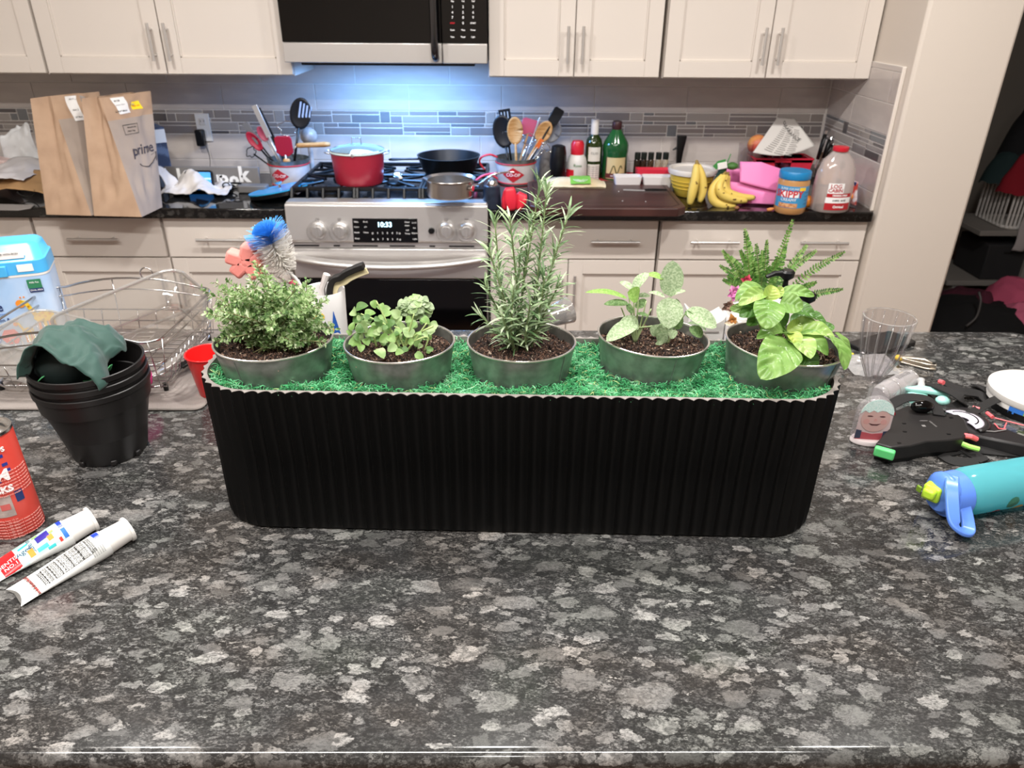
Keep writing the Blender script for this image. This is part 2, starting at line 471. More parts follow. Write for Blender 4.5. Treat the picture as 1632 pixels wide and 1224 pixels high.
MT = [tile_mesh('mosaic_tile', mat('mosaic_' + n, c, r, var=(40, c2))) for n, c, c2, r in
      (('taupe', '#9d948f', '#928a85', 0.15), ('grey', '#8a8383', '#918a88', 0.12), ('light', '#aea7a2', '#a69f9a', 0.2), ('smoke', '#666061', '#5a5657', 0.1), ('slate', '#8b8c8e', '#6d6f72', 0.2))]
def mosaic(parent, x0, x1, side=False, seed=3):
    rnd = random.Random(seed); H = 0.102; z0 = 1.082
    g = 0.0021
    for half in (0, 1):
        zb = z0 + half * H / 2; h = H / 2
        x = x0 - rnd.uniform(0, 0.05)
        while x < x1:
            w = rnd.choice((0.045, 0.12, 0.19, 0.21, 0.16))
            xe = min(x + w, x1); xs = max(x, x0)
            if xe - xs > 0.012:
                if w < 0.05: tile_at(rnd.choice(MT[2:]), 'mosaic_tile', parent, xs + g, xe - g, zb + g, zb + h - g, side)
                else:
                    pat = rnd.choice(((0.62, 0.38), (0.3, 0.7), (0.28, 0.44, 0.28), (0.7, 0.3)))
                    z = zb
                    for f in pat:
                        zz = z + h * f
                        cut = [xs, xe] if rnd.random() < 0.55 else [xs, lerp(xs, xe, rnd.choice((0.25, 0.4, 0.72))), xe]
                        for a, b in zip(cut, cut[1:]):
                            if b - a > 0.006: tile_at(rnd.choices(MT, (5, 4, 4, 1, 1))[0], 'mosaic_tile', parent, a + g, b - g, z + g, zz - g, side)
                        z = zz
            x += w
mosaic(wb, -2.45, XR - 0.012)
mosaic(wr, 2.835, YW - 0.014, True, 5)
struct(put('trim_2', B().box((XR - 0.006, 2.828, 1.165), (0.014, 0.008, 0.51)), M_cab, bevel=0.002))

# ------------------------------------------------------------------ cabinets
def shaker(b, x0, x1, z0, z1, y, t=0.02, fr=0.057, rec=0.007):
    """door with a recessed flat panel, front face at y, facing -y"""
    b.box(((x0 + x1) / 2, y + t / 2 + rec, (z0 + z1) / 2), (x1 - x0 - 2 * fr + 0.002, t - rec, z1 - z0 - 2 * fr + 0.002))
    for cx, w in ((x0 + fr / 2, fr), (x1 - fr / 2, fr)): b.box((cx, y + t / 2, (z0 + z1) / 2), (w, t, z1 - z0))
    for cz in (z0 + fr / 2, z1 - fr / 2): b.box(((x0 + x1) / 2, y + t / 2, cz), (x1 - x0 - 2 * fr, t, fr))
    # small step round the panel
    for cx in (x0 + fr + .003, x1 - fr - .003): b.box((cx, y + t / 2 + rec * .5, (z0 + z1) / 2), (.006, t - rec * .5, z1 - z0 - 2 * fr))
    for cz in (z0 + fr + .003, z1 - fr - .003): b.box(((x0 + x1) / 2, y + t / 2 + rec * .5, cz), (x1 - x0 - 2 * fr, t - rec * .5, .006))
    return b
def bar_handle(parent, a, b, yf):
    a, b = V(a), V(b); d = (b - a).normalized(); q = B()
    off = V((0, -0.032, 0))
    q.cyl(a + off, b + off, 0.006, n=12)
    L = (b - a).length
    for t in (0.16, 0.84):
        p = a + d * L * t; q.cyl(p + V((0, 0.001, 0)), p + off, 0.004, n=10)
    return put('handle', q, M_nickel, parent, label='brushed steel bar handle')
YU, YB = 3.09, 2.82
ZU0, ZU1 = 1.352, 2.15
def upper(x0, x1, doors, label, handles):
    t = thing('wall_cabinet', label, 'cabinet', (0, 0, 0), group='cream shaker wall cabinets')
    put('carcass', B().box(((x0 + x1) / 2, (YU + 0.022 + YW - 0.012) / 2, (ZU0 + ZU1) / 2), (x1 - x0, YW - 0.012 - YU - 0.022, ZU1 - ZU0)), M_cab, t, bevel=0.001)
    for (a, b), h in zip(doors, handles):
        d = put('door', shaker(B(), a + 0.002, b - 0.002, ZU0 + 0.006, ZU1 - 0.003, YU), M_cab, t, bevel=0.0012)
        if h is not None: bar_handle(d, (h, YU, 1.405), (h, YU, 1.535), YU)
    return t
xs = [Q(px, 120, YU).x for px in (-118, 77, 268, 468)]
upper(xs[0] - 0.4, xs[1] - 0.004, [(xs[0] - 0.4, xs[0]), (xs[0], xs[1] - 0.004)], 'cream wall cabinet with steel bars, farthest from the microwave, cut by the frame', [xs[0] - 0.04, xs[0] + 0.04])
upper(xs[1] + 0.004, xs[3], [(xs[1] + 0.004, xs[2]), (xs[2], xs[3])], 'cream shaker wall cabinet above the brown paper bags', [xs[2] - 0.030, xs[2] + 0.030])
xr = [Q(px, 126, YU).x for px in (779, 914, 1050, 1056, 1219, 1385)]
upper(xr[0], xr[2], [(xr[0], xr[1]), (xr[1], xr[2])], 'cream shaker wall cabinet next to the microwave, above the olive oil bottles', [xr[1] - 0.028, xr[1] + 0.028])
upper(xr[3], xr[5], [(xr[3], xr[4]), (xr[4], xr[5])], 'cream shaker wall cabinet in the tiled corner above the fruit', [xr[4] - 0.03, xr[4] + 0.03])

ZD0, ZD1 = 0.715, 0.868                  # drawer fronts
def base(x0, x1, drawers, dhandles, doors, vhandles, label):
    t = thing('base_cabinet', label, 'cabinet', group='cream base cabinets under the back worktop')
    put('carcass', B().box(((x0 + x1) / 2, (YB + 0.022 + YW - 0.02) / 2, 0.485), (x1 - x0, YW - 0.02 - YB - 0.022, 0.772)).box(((x0 + x1) / 2, 3.15, 0.055), (x1 - x0, 0.50, 0.088)), M_cab, t)
    for a, b in drawers:
        d = put('drawer', B().box(((a + b) / 2, YB + 0.01, (ZD0 + ZD1) / 2), (b - a - 0.005, 0.02, ZD1 - ZD0)), M_cab, t, bevel=0.0015)
        for h0, h1 in dhandles:
            if a < h0 < b: bar_handle(d, (h0, YB, (ZD0 + ZD1) / 2), (h1, YB, (ZD0 + ZD1) / 2), YB)
    for (a, b), h in zip(doors, vhandles):
        d = put('door', shaker(B(), a + 0.002, b - 0.002, 0.11, ZD0 - 0.006, YB), M_cab, t, bevel=0.0012)
        if h is not None: bar_handle(d, (h, YB, 0.52), (h, YB, 0.655), YB)
bx = lambda *p: [Q(q, 390, YB).x for q in p]
e = bx(-60, 59, 62, 265, 457)
base(e[0] - 0.5, e[1], [(e[0] - 0.5, e[1])], [], [(e[0] - 0.5, e[0]), (e[0], e[1])], [None, None], 'cream base cabinet farthest from the range, cut by the frame')
hh = bx(117, 197, 319, 396)
base(e[2], e[4], [(e[2], e[3] - 0.004), (e[3] + 0.004, e[4])], [(hh[0], hh[1]), (hh[2], hh[3])], [(e[2], e[3] + 0.004), (e[3] + 0.008, e[4])], [e[3] - 0.03, e[3] + 0.045], 'cream base cabinet with two drawers under the brown paper bags')
e = bx(781, 907, 1047, 1051, 1225, 1391); e[5] = min(e[5], XR - 0.010)
hh = bx(940, 1017, 1097, 1174, 1270, 1346)
base(e[0], e[2], [(e[0], e[2])], [(hh[0], hh[1])], [(e[0], e[1]), (e[1], e[2])], [e[1] - 0.026, e[1] + 0.026], 'cream base cabinet between the range and the sage plant')
base(e[3], e[5], [(e[3], e[5])], [(hh[2], hh[3]), (hh[4], hh[5])], [(e[3], e[4]), (e[4], e[5])], [e[4] - 0.03, e[4] + 0.03], 'cream base cabinet with a wide two-handled drawer behind the fern')

# back worktops
XRL, XRR = Q(455, 345, 2.775).x, Q(455, 345, 2.775).x + 0.764
for a, b, l in ((-3.19, XRL - 0.004, 'polished black granite worktop carrying the paper bags'), (XRR + 0.004, XR - 0.012, 'polished black granite worktop carrying the cutting board and fruit')):
    tag(put('worktop', B().box(((a + b) / 2, (2.79 + YW - 0.012) / 2, 0.894), (b - a, YW - 0.012 - 2.79, 0.040)), M_counter, bevel=0.006, seg=3), l, 'worktop', 'black granite worktops on the back wall')

# ------------------------------------------------------------------ microwave
ym = 3.03
mx0, mx1 = Q(452, 90, ym).x, Q(777, 90, ym).x
zb, zs = 1.405, Q(600, 68, ym).z
mw = thing('microwave', 'stainless and black over-the-range microwave with keypad', 'microwave')
put('body', B().box(((mx0 + mx1) / 2, (ym + 0.03 + YW) / 2 - 0.006, (zb + 1.84) / 2), (mx1 - mx0 - 0.006, YW - ym - 0.05, 1.84 - zb - 0.004)), mat('dark_steel', '#2a2a2b', 0.4, 0.6), mw, bevel=0.003)
xd = Q(705, 85, ym).x
put('door', B().box(((mx0 + xd) / 2, ym + 0.015, (zs + 1.83) / 2), (xd - mx0 - 0.003, 0.03, 1.83 - zs)), M_blackgl, mw, bevel=0.003, label='black glass door')
put('door_trim', B().box(((mx0 + xd) / 2, ym + 0.013, (zb + zs) / 2), (xd - mx0 - 0.003, 0.034, zs - zb - 0.002)), M_steel, mw, bevel=0.003)
put('panel_trim', B().box(((xd + mx1) / 2, ym + 0.013, (zb + zs) / 2), (mx1 - xd - 0.003, 0.034, zs - zb - 0.002)), M_steel, mw, bevel=0.003)
cp = put('control_panel', B().box(((xd + mx1) / 2, ym + 0.014, (zs + 1.83) / 2), (mx1 - xd - 0.003, 0.032, 1.83 - zs)), M_blackgl, mw, bevel=0.002)
put('window', B().box(((mx0 + xd) / 2 - 0.012, ym - 0.0005, 1.70), (0.455, 0.002, 1.40 - 0.0 - (zs) + 0.17)), mat('tinted_window', '#121314', 0.12), mw, bevel=0.0005)
for i, row in enumerate((('Pop', 'Pot', 'Def'), ('1', '2', '3'), ('4', '5', '6'), ('7', '8', '9'), ('STOP', '0', 'START'), ('Cook', 'Time', 'Power'), ('Vent', 'Timer', 'Light'))):
    for j, s in enumerate(row):
        q = Q((721, 738, 754)[j], (2, 11, 20, 28, 37, 48, 59)[i], ym - 0.004)
        lettering(s, 0.012 if len(s) == 1 else 0.007, T(q.x, ym - 0.0025, q.z) @ UPR, M_red if s == 'STOP' else M_wprint, cp, bold=0.0003)
hx = Q(691, 40, ym - 0.05).x
q = B(); q.tube(bez([(hx, ym + 0.002, zb + 0.018), (hx, ym - 0.035, zb + 0.035), (hx, ym - 0.048, zb + 0.11), (hx, ym - 0.05, 1.7), (hx, ym - 0.035, 1.80), (hx, ym, 1.815)], 6), 0.014, 12, flat=1.0)
put('handle', q, mat('dark_chrome', (0.10, 0.10, 0.11), 0.22, 1.0), mw, label='dark metallic curved handle')
put('vent_plate', B().box(((mx0 + mx1) / 2, ym + 0.20, zb - 0.006), (mx1 - mx0 - 0.10, 0.30, 0.012)), M_black, mw, bevel=0.003)

# ------------------------------------------------------------------ range
yr = 2.775
rg = thing('gas_range', 'stainless steel slide-in gas range with black grates', 'range')
rc = (XRL + XRR) / 2
put('body', B().box((rc, (yr + 0.05 + YW - 0.02) / 2, 0.47), (0.756, YW - 0.02 - yr - 0.05, 0.86)), M_steel, rg, bevel=0.003)
# sloping control panel: section in yz
sec = [(yr + 0.055, 0.938), (yr + 0.006, 0.936), (yr, 0.930), (yr - 0.012, 0.80), (yr - 0.006, 0.792), (yr + 0.055, 0.792)]
q = B(); q.loft([[(x, y, z) for y, z in sec] for x in (XRL + 0.001, XRR - 0.001)]); put('control_fascia', q, M_steel, rg, bevel=0.002)
put('cooktop', B().box((rc, (yr + 0.04 + YW - 0.03) / 2, 0.921), (0.752, YW - 0.03 - yr - 0.04, 0.018)), mat('cooktop_enamel', '#0a0a0c', 0.2), rg, bevel=0.004)
put('front_lip', B().box((rc, yr + 0.045, 0.9385), (0.756, 0.07, 0.007)), M_steel, rg, bevel=0.003)
nrm = V((0, -0.13, -0.012)).normalized()
tilt = math.atan2(0.012, 0.13)
def on_fascia(px, py):
    p = Q(px, py, yr - 0.006)
    return V((p.x, yr - 0.012 * (0.93 - p.z) / 0.13, p.z))
FM = lambda p, d=0.001: T(p.x, p.y - d, p.z) @ MX.Rotation(PI / 2 - tilt * -1 * -1, 4, 'X')
p0, p1 = on_fascia(561, 348), on_fascia(667, 386)
dm = put('display_panel', B().box((0, 0, 0), (p1.x - p0.x, 0.003, p0.z - p1.z)), M_blackgl, rg, bevel=0.001)
dm.matrix_local = T((p0.x + p1.x) / 2, (p0.y + p1.y) / 2, (p0.z + p1.z) / 2) @ MX.Rotation(-tilt, 4, 'X')
M_led = mat('led_digits', '#bfe9ff', 0.5, emis=((0.55, 0.85, 1.0), 2.2))
DM = T((p0.x + p1.x) / 2, (p0.y + p1.y) / 2 - 0.002, (p0.z + p1.z) / 2) @ MX.Rotation(-tilt, 4, 'X') @ UPR
lettering('10:33', 0.026, DM @ T(-0.002, 0.022, 0.0005), M_led, rg, name='clock_digits', bold=0.0006)
W, H = p1.x - p0.x, p0.z - p1.z
for s, x, y in (('Bake', -.44, .36), ('Broil', -.30, .36), ('Conv', -.44, .15), ('Air', -.30, .15), ('Roast', -.44, -.08), ('Clean', -.30, -.08), ('Keep', -.44, -.33), ('Oven', .34, .36), ('Start', .34, .22), ('Off', .34, .02), ('Timer', .34, -.12), ('Lock', .45, .34), ('Set', .45, .12), ('Warm', .45, -.1), ('Light', .45, -.34)):
    lettering(s, 0.0085, DM @ T(x * W, y * H, 0.0005), M_wprint, rg)
for i in range(10):
    lettering('1234567890'[i], 0.0105, DM @ T((-0.12 + (i % 5) * 0.075) * W, (-0.10 if i < 5 else -0.36) * H, 0.0005), M_wprint, rg)
for x, y in ((-.2, -.1), (-.2, -.36), (.22, -.1), (.22, -.36)):
    lettering('o', 0.014, DM @ T(x * W, y * H, 0.0005), M_wprint, rg)
M_knobcov = clear_mat('clear_knob_cover', '#fbfbfb', 0.16, 0.06)
for px in (508, 543, 712, 744):
    p = on_fascia(px, 367)
    k = put('knob', B().lathe([(0.030, 0), (0.030, 0.006), (0.024, 0.010), (0.022, 0.028), (0.019, 0.031), (0, 0.031)], 28).box((0, 0, 0.034), (0.009, 0.040, 0.012)), M_steel, rg, bevel=0.001)
    k.matrix_local = T(p.x, p.y, p.z) @ MX.Rotation(PI / 2 - tilt, 4, 'X')
    c = put('knob_cover', B().lathe([(0.041, 0.001), (0.041, 0.012), (0.038, 0.034), (0.030, 0.047), (0.0, 0.050)], 28).box((0, 0.044, 0.006), (0.014, 0.012, 0.004)), M_knobcov, rg, label='clear dome cover over the knob')
    c.matrix_local = T(p.x, p.y, p.z - 0.002) @ MX.Rotation(PI / 2 - tilt, 4, 'X')
p = on_fascia(688, 367)
k = put('knob', B().lathe([(0.012, 0), (0.012, 0.012), (0.010, 0.016), (0, 0.016)], 20).box((0, 0.003, 0.017), (0.003, 0.012, 0.003)), M_black, rg, label='small black oven selector knob')
k.matrix_local = T(p.x, p.y, p.z) @ MX.Rotation(PI / 2 - tilt, 4, 'X')
# oven door
od = put('oven_door', B().box((rc, yr + 0.022, 0.705), (0.752, 0.044, 0.120)).box((rc, yr + 0.022, 0.26), (0.752, 0.044, 0.10)), M_steel, rg, bevel=0.004)
put('vent_strip', B().box((rc, yr + 0.024, 0.778), (0.750, 0.040, 0.022)), M_steel, rg, bevel=0.002)
for x0, x1 in ((470, 510), (533, 543), (563, 603), (622, 662), (685, 694), (716, 756)):
    a, b = Q(x0, 405, yr).x, Q(x1, 405, yr).x
    put('vent_slot', B().box(((a + b) / 2, yr + 0.0035, 0.776), (b - a, 0.004, 0.005)), M_black, rg)
put('gap_shadow_strip', B().box((rc, yr + 0.03, 0.790), (0.750, 0.03, 0.006)), M_black, rg)
put('oven_window', B().box((rc, yr + 0.012, 0.475), (0.752, 0.026, 0.335)), M_blackgl, rg, bevel=0.003)
q = B()
hp = [(-0.372, yr + 0.002, 0.735), (-0.345, yr - 0.022, 0.733), (-0.2, yr - 0.052, 0.722), (0, yr - 0.060, 0.716), (0.2, yr - 0.052, 0.722), (0.345, yr - 0.022, 0.733), (0.372, yr + 0.002, 0.735)]
q.tube(bez([(rc + x, y, z) for x, y, z in hp], 6), [0.016 + 0.010 * math.sin(PI * i / 36) for i in range(37)], 14, flat=0.55)
put('door_handle', q, M_steel, rg, 'all')
# burners and grates
for i, (x, y, r) in enumerate(((-0.25, 2.98, 0.045), (-0.25, 3.24, 0.038), (0, 3.10, 0.05), (0.25, 2.98, 0.05), (0.25, 3.24, 0.038))):
    bn = put('burner', B().lathe([(r * 1.15, 0.930), (r * 1.1, 0.938), (r * 0.9, 0.942), (r * 0.9, 0.950), (r * 0.8, 0.954), (0, 0.955)], 24, (rc + x, y, 0)), M_iron, rg)
for sgrate in (-1, 0, 1):
    q = B(); cx = rc + sgrate * 0.250; hw = 0.119; y0, y1 = yr + 0.085, YW - 0.085; zt = 0.972
    bar = lambda a, b: q.tube([a, b], 0.0075, 6, flat=1.15)
    for x in (cx - hw, cx + hw):
        q.tube([(x, y0 - 0.012, 0.942), (x, y0, zt), (x, y1, zt), (x, y1 + 0.01, 0.942)], 0.008, 6)
    for y in (y0 + 0.01, (y0 + y1) / 2, y1 - 0.01): bar((cx - hw, y, zt), (cx + hw, y, zt))
    for yy in (y0 + 0.14, y1 - 0.14):
        for a in (45, 135, 225, 315, 0, 180):
            c_, s_ = math.cos(math.radians(a)), math.sin(math.radians(a))
            ln = 0.118 if a in (0, 180) else 0.135
            q.tube([(cx + c_ * 0.034, yy + s_ * 0.034, zt + 0.004), (cx + c_ * ln, yy + s_ * ln * 0.95, zt)], 0.0062, 6)
    for x in (cx - 0.06, cx, cx + 0.06): q.tube([(x, y0 - 0.012, 0.94), (x, y0 + 0.002, zt), (x, y0 + 0.05, zt)], 0.0065, 6)
    put('grate', q, M_iron, rg)

# ------------------------------------------------------------------ kitchen island
island = thing('kitchen_island', 'long kitchen island with speckled grey granite top', 'kitchen island')
pts = [P(x, y) for x, y in ((1640, 1190), (1100, 1207), (600, 1212), (0, 1204))]
yf = 0.512
ybk = P(900, 524).y
xcr = P(1603, 524).x
outl = [(-2.3, yf), (xcr + 0.55, yf), (xcr + 0.55, ybk - 0.34), (xcr + 0.005, ybk), (-2.3, ybk)]
put('granite_top', B().prism(outl, 0.878, 0.914), M_island, island, bevel=0.014, seg=12, label='speckled grey granite slab')
put('cabinet_body', B().box((-0.3, 1.24, 0.47), (4.0, 0.80, 0.81)), M_cab, island)


# ------------------------------------------------------------------ fluted planter
PRZ = 1.150
pl_, pr_ = P(309, 600, PRZ), P(1371, 636, PRZ)
pf_ = P(840, 634, PRZ)
PC = (pl_ + pr_) / 2
PA = math.atan2(pr_.y - pl_.y, pr_.x - pl_.x) * 0.45
PL = (pr_ - pl_).length - 0.004
PD = 0.208
PC.y = pf_.y + PD / 2 + 0.001
PC.z = 0.9145
PH = PRZ - PC.z
def outline(L, D, r, step):
    """points, outward normals along a rounded rectangle, evenly spaced, anticlockwise"""
    seg = [('l', V((L / 2 - r, -D / 2)), V((L / 2, -D / 2)), None)]
    per = 2 * (L - 2 * r) + 2 * (D - 2 * r) + 2 * PI * r
    n = round(per / step); out = []
    def at(s):
        a = L - 2 * r; b = D - 2 * r; q = PI * r / 2
        for ln, kind, d in ((a, 0, 0), (q, 1, 0), (b, 2, 0), (q, 3, 0), (a, 4, 0), (q, 5, 0), (b, 6, 0), (q, 7, 0)):
            if s <= ln + 1e-9:
                t = s
                if kind == 0: return V((-a / 2 + t, -D / 2)), V((0, -1))
                if kind == 2: return V((L / 2, -b / 2 + t)), V((1, 0))
                if kind == 4: return V((a / 2 - t, D / 2)), V((0, 1))
                if kind == 6: return V((-L / 2, b / 2 - t)), V((-1, 0))
                c = {1: (a / 2, -b / 2, -90), 3: (a / 2, b / 2, 0), 5: (-a / 2, b / 2, 90), 7: (-a / 2, -b / 2, 180)}[kind]
                an = math.radians(c[2] + 90 * t / q); nn = V((math.cos(an), math.sin(an)))
                return V((c[0], c[1])) + nn * r, nn
            s -= ln
        return at(0)
    return n, per, at
CR = 0.088
nfl, per, at = outline(PL, PD, CR, 0.0184)
SUBD = 8
def fl_ring(z, inset, depth):
    o = []
    for i in range(nfl * SUBD):
        p, nn = at(per * i / (nfl * SUBD)); u = (i % SUBD) / SUBD
        p = p - nn * (inset + depth * math.sin(PI * u) * (.75 + .75 * abs(nn.y) ** 3))
        o.append((p.x, p.y, z))
    return o
pm = T(PC.x, PC.y, PC.z) @ MX.Rotation(PA, 4, 'Z')
planter = thing('planter', 'long matte black fluted planter holding five herb tubs in green moss', 'planter', M=pm)
q = B()
q.loft([fl_ring(0.012, 0.022, 0), fl_ring(0, 0.020, 0.002), fl_ring(0, 0.007, 0.0005), fl_ring(0.004, 0.003, 0.001), fl_ring(0.012, 0.002, 0.004), fl_ring(PH * 0.5, 0.002, 0.008), fl_ring(PH - 0.010, 0, 0.0044), fl_ring(PH - 0.0008, 0, 0.0044)], caps=False)
q.loft([fl_ring(PH - 0.02, 0.0095, 0), fl_ring(0.012, 0.021, 0)], caps=False)
q.add(fl_ring(0.012, 0.021, 0), [tuple(range(nfl * SUBD))])
M_planter = mat('planter_black', '#070707', 0.5, spec=0.22)
put('fluted_body', q, M_planter, planter)
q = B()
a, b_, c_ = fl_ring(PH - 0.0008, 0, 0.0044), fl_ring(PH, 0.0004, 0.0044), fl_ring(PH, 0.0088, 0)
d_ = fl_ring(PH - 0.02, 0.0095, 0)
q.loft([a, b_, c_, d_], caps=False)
put('rim', q, mat('planter_rim_lit', '#8a8480', 0.35, spec=0.6), planter, label='scallop-edged rim with overhead light painted into its grey')  # top edge of the black body; light reflected on it is painted as grey

# moss bed
def hnoise(x, y, s, seed=0.0): return NZ.noise(V((x * s + seed, y * s, seed)))
def moss_h(x, y): return 1.1365 + 0.007 * hnoise(x, y, 28) + 0.004 * hnoise(x, y, 70, 3)
ML, MD = PL - 0.03, PD - 0.03
q = B()
ro = [at(per * i / 160) for i in range(160)]
rings = []
for k in range(9):
    f = 1 - k / 8.0
    ring = []
    for p, nn in ro:
        pp = p - nn * 0.0098
        x, y = (pp.x * (f if k else 1), pp.y * f)
        x = math.copysign(max(0, abs(pp.x) - (1 - f) * (PD / 2 - 0.0098)), pp.x)
        w = pm @ V((x, y, 0)); ring.append((x, y, moss_h(w.x, w.y) - PC.z - 0.004 + .006 * max(0, 1 - k * .35)))
    rings.append(ring)
q.loft(rings, caps=False)
mossu = tag(put('moss_bed', q, mat('moss_under', '#0b3a1e', 0.9, var=(60, '#1a5b30')), loc=None), 'vivid green preserved moss filling the black planter around the tubs', 'moss')
mossu.matrix_world = pm; mossu['kind'] = 'stuff'
TUBS = []
def ribbons(n, gen, curl=1.0):
    """many thin curly strands as one mesh: gen() -> start (n,3), dir (n,3), length, width, lift"""
    return None
def strand_mesh(name, starts, ang, length, width, lift, mats, mi, bend):
    n = len(starts); K = 4
    t = np.linspace(0, 1, K)
    a = ang[:, None] + bend[:, None] * t[None, :] * 2.2
    ds = length[:, None] / (K - 1)
    x = starts[:, 0:1] + np.concatenate([np.zeros((n, 1)), np.cumsum(np.cos(a[:, :-1]) * ds, 1)], 1)
    y = starts[:, 1:2] + np.concatenate([np.zeros((n, 1)), np.cumsum(np.sin(a[:, :-1]) * ds, 1)], 1)
    z = starts[:, 2:3] + np.sin(t[None, :] * PI * 0.85) * lift[:, None]
    px_, py_ = -np.sin(a), np.cos(a)
    w = width[:, None] * (1 - 0.75 * t[None, :] ** 2) / 2
    tw = RNG.uniform(-0.9, 0.9, (n, 1))
    L_ = np.stack([x + px_ * w, y + py_ * w, z + w * tw], -1); R_ = np.stack([x - px_ * w, y - py_ * w, z - w * tw], -1)
    v = np.concatenate([L_, R_], 1).reshape(-1, 3)
    base = (np.arange(n) * 2 * K)[:, None]
    f = np.concatenate([np.stack([base + i, base + i + 1, base + K + i + 1, base + K + i], -1) for i in range(K - 1)], 1).reshape(-1, 4)
    me = bpy.data.meshes.new(name)
    me.vertices.add(len(v)); me.vertices.foreach_set('co', v.ravel())
    me.loops.add(len(f) * 4); me.loops.foreach_set('vertex_index', f.ravel().astype(np.int32))
    me.polygons.add(len(f)); me.polygons.foreach_set('loop_start', np.arange(0, len(f) * 4, 4, dtype=np.int32)); me.polygons.foreach_set('loop_total', np.full(len(f), 4, dtype=np.int32))
    for m in mats: me.materials.append(m)
    me.polygons.foreach_set('material_index', np.repeat(mi, K - 1).astype(np.int32))
    me.update(); me.validate(); me.shade_smooth()
    return me

# tubs (rim extremes measured at rim height)
M_galv = mat('galvanised', (0.36, 0.375, 0.365), 0.34, 0.8, var=(45, (0.20, 0.23, 0.21), 0.35, 0.68), bump=(45, 0.25, 0.001))
M_rimm = mat('tub_rim', (0.72, 0.70, 0.67), 0.25, 0.9)
M_soil = mat('potting_soil', '#1d1310', 0.95, var=(230, '#4a352b', 0.45, 0.68), bump=(160, 0.9, 0.004))
M_chip = [mat('bark_' + n, c, 0.9) for n, c in (('tan', '#84695a'), ('brown', '#543c30'), ('dark', '#1d1411'), ('pale', '#b7a390'))]
def chip_mesh(n, R0, R1, zf, seed):
    rnd = random.Random(seed); q = B()
    for i in range(n):
        a, r = rnd.uniform(0, 2 * PI), math.sqrt(rnd.random()) * 0.97
        x, y = R0 * r * math.cos(a), R1 * r * math.sin(a); s = rnd.uniform(0.0005, 0.0015) * (2.0 if rnd.random() < 0.04 else 1)
        z = zf(x, y) + s * 0.2
        ps = [V((x, y, z)) + V([rnd.gauss(0, s) for _ in range(3)]) for _ in range(4)]
        ps[3].z += s * 1.1
        q.k = rnd.choices((0, 1, 2, 3), (4, 7, 6, 1))[0]
        q.add(ps, [(0, 1, 2), (0, 3, 1), (1, 3, 2), (2, 3, 0)])
    return q
def tub(xl, xr, yl, yfr, yb_, roll, label, seam, seed):
    zr = 1.186
    l, r = P(xl, yl, zr), P(xr, yl, zr); f = P((xl + xr) / 2, yfr, zr)
    R0 = (r - l).length / 2; R1 = min(R0 * 0.92, (PD / 2 - 0.012))
    c = V(((l.x + r.x) / 2, f.y + R1, 1.118))
    t = thing('herb_tub', label, 'plant pot', M=T(*c) @ R(roll, 'Y'), group='galvanised metal tubs sunk in the moss')
    h = zr - c.z
    q = B(); q.lathe([(R0 * 0.86, 0), (R0 * 0.885, h * 0.3), (R0 * 0.96, h * 0.8), (R0 * 0.99, h - 0.001), (R0 * 0.965, h - 0.001), (R0 * 0.945, h * 0.75), (R0 * 0.86, 0.01), (0, 0.008)], 48, sy=R1 / R0)
    sa = math.radians(seam)
    put('wall', q, M_galv, t)
    q = B(); q.tube([(math.cos(sa) * R0 * 0.885, math.sin(sa) * R1 * 0.885, 0.018), (math.cos(sa) * R0 * 0.985, math.sin(sa) * R1 * 0.985, h - 0.004)], 0.0009, 6)
    put('seam', q, M_galv, t)
    q = B(); q.tube([(R0 * math.cos(a) * .985, R1 * math.sin(a) * .985, h) for a in [2 * PI * i / 56 for i in range(56)]], 0.0016, 8, closed=True)
    put('rolled_rim', q, M_rimm, t, label='bright rolled edge')
    sz0 = h - 0.014
    zf = lambda x, y: sz0 + 0.0055 * hnoise(x, y, 38, seed) + 0.003 * hnoise(x, y, 95, seed + 5)
    q = B(); n = 26
    q.grid(lambda u, v: (lambda a, r: V((R0 * .95 * r * math.cos(a), R1 * .95 * r * math.sin(a), zf(R0 * .95 * r * math.cos(a), R1 * .95 * r * math.sin(a)))))(2 * PI * u, v + 0.0001), 48, 14)
    put('soil', q, M_soil, t)
    put('bark_chips', chip_mesh(4200, R0 * .94, R1 * .94, zf, seed), M_chip, t, smooth=False, kind='stuff')
    TUBS.append((t, c, R0, R1, h, sz0))
    return t
tub(336, 528, 547, 577, 0, -1, 'galvanised tub with the bushy thyme, nearest the stacked nursery pots', 245, 11)
tub(548, 726, 547, 580, 0, -1, 'galvanised tub with the oregano, between thyme and rosemary', 190, 12)
tub(744, 918, 543, 578, 0, 0, 'galvanised tub in the middle of the planter with the tall rosemary', 320, 13)
tub(950, 1129, 540, 570, 0, 3, 'galvanised tub with the velvety sage', 285, 14)
tub(1155, 1342, 550, 584, 0, 4, 'galvanised tub with the basil leaning over its edge', 310, 15)

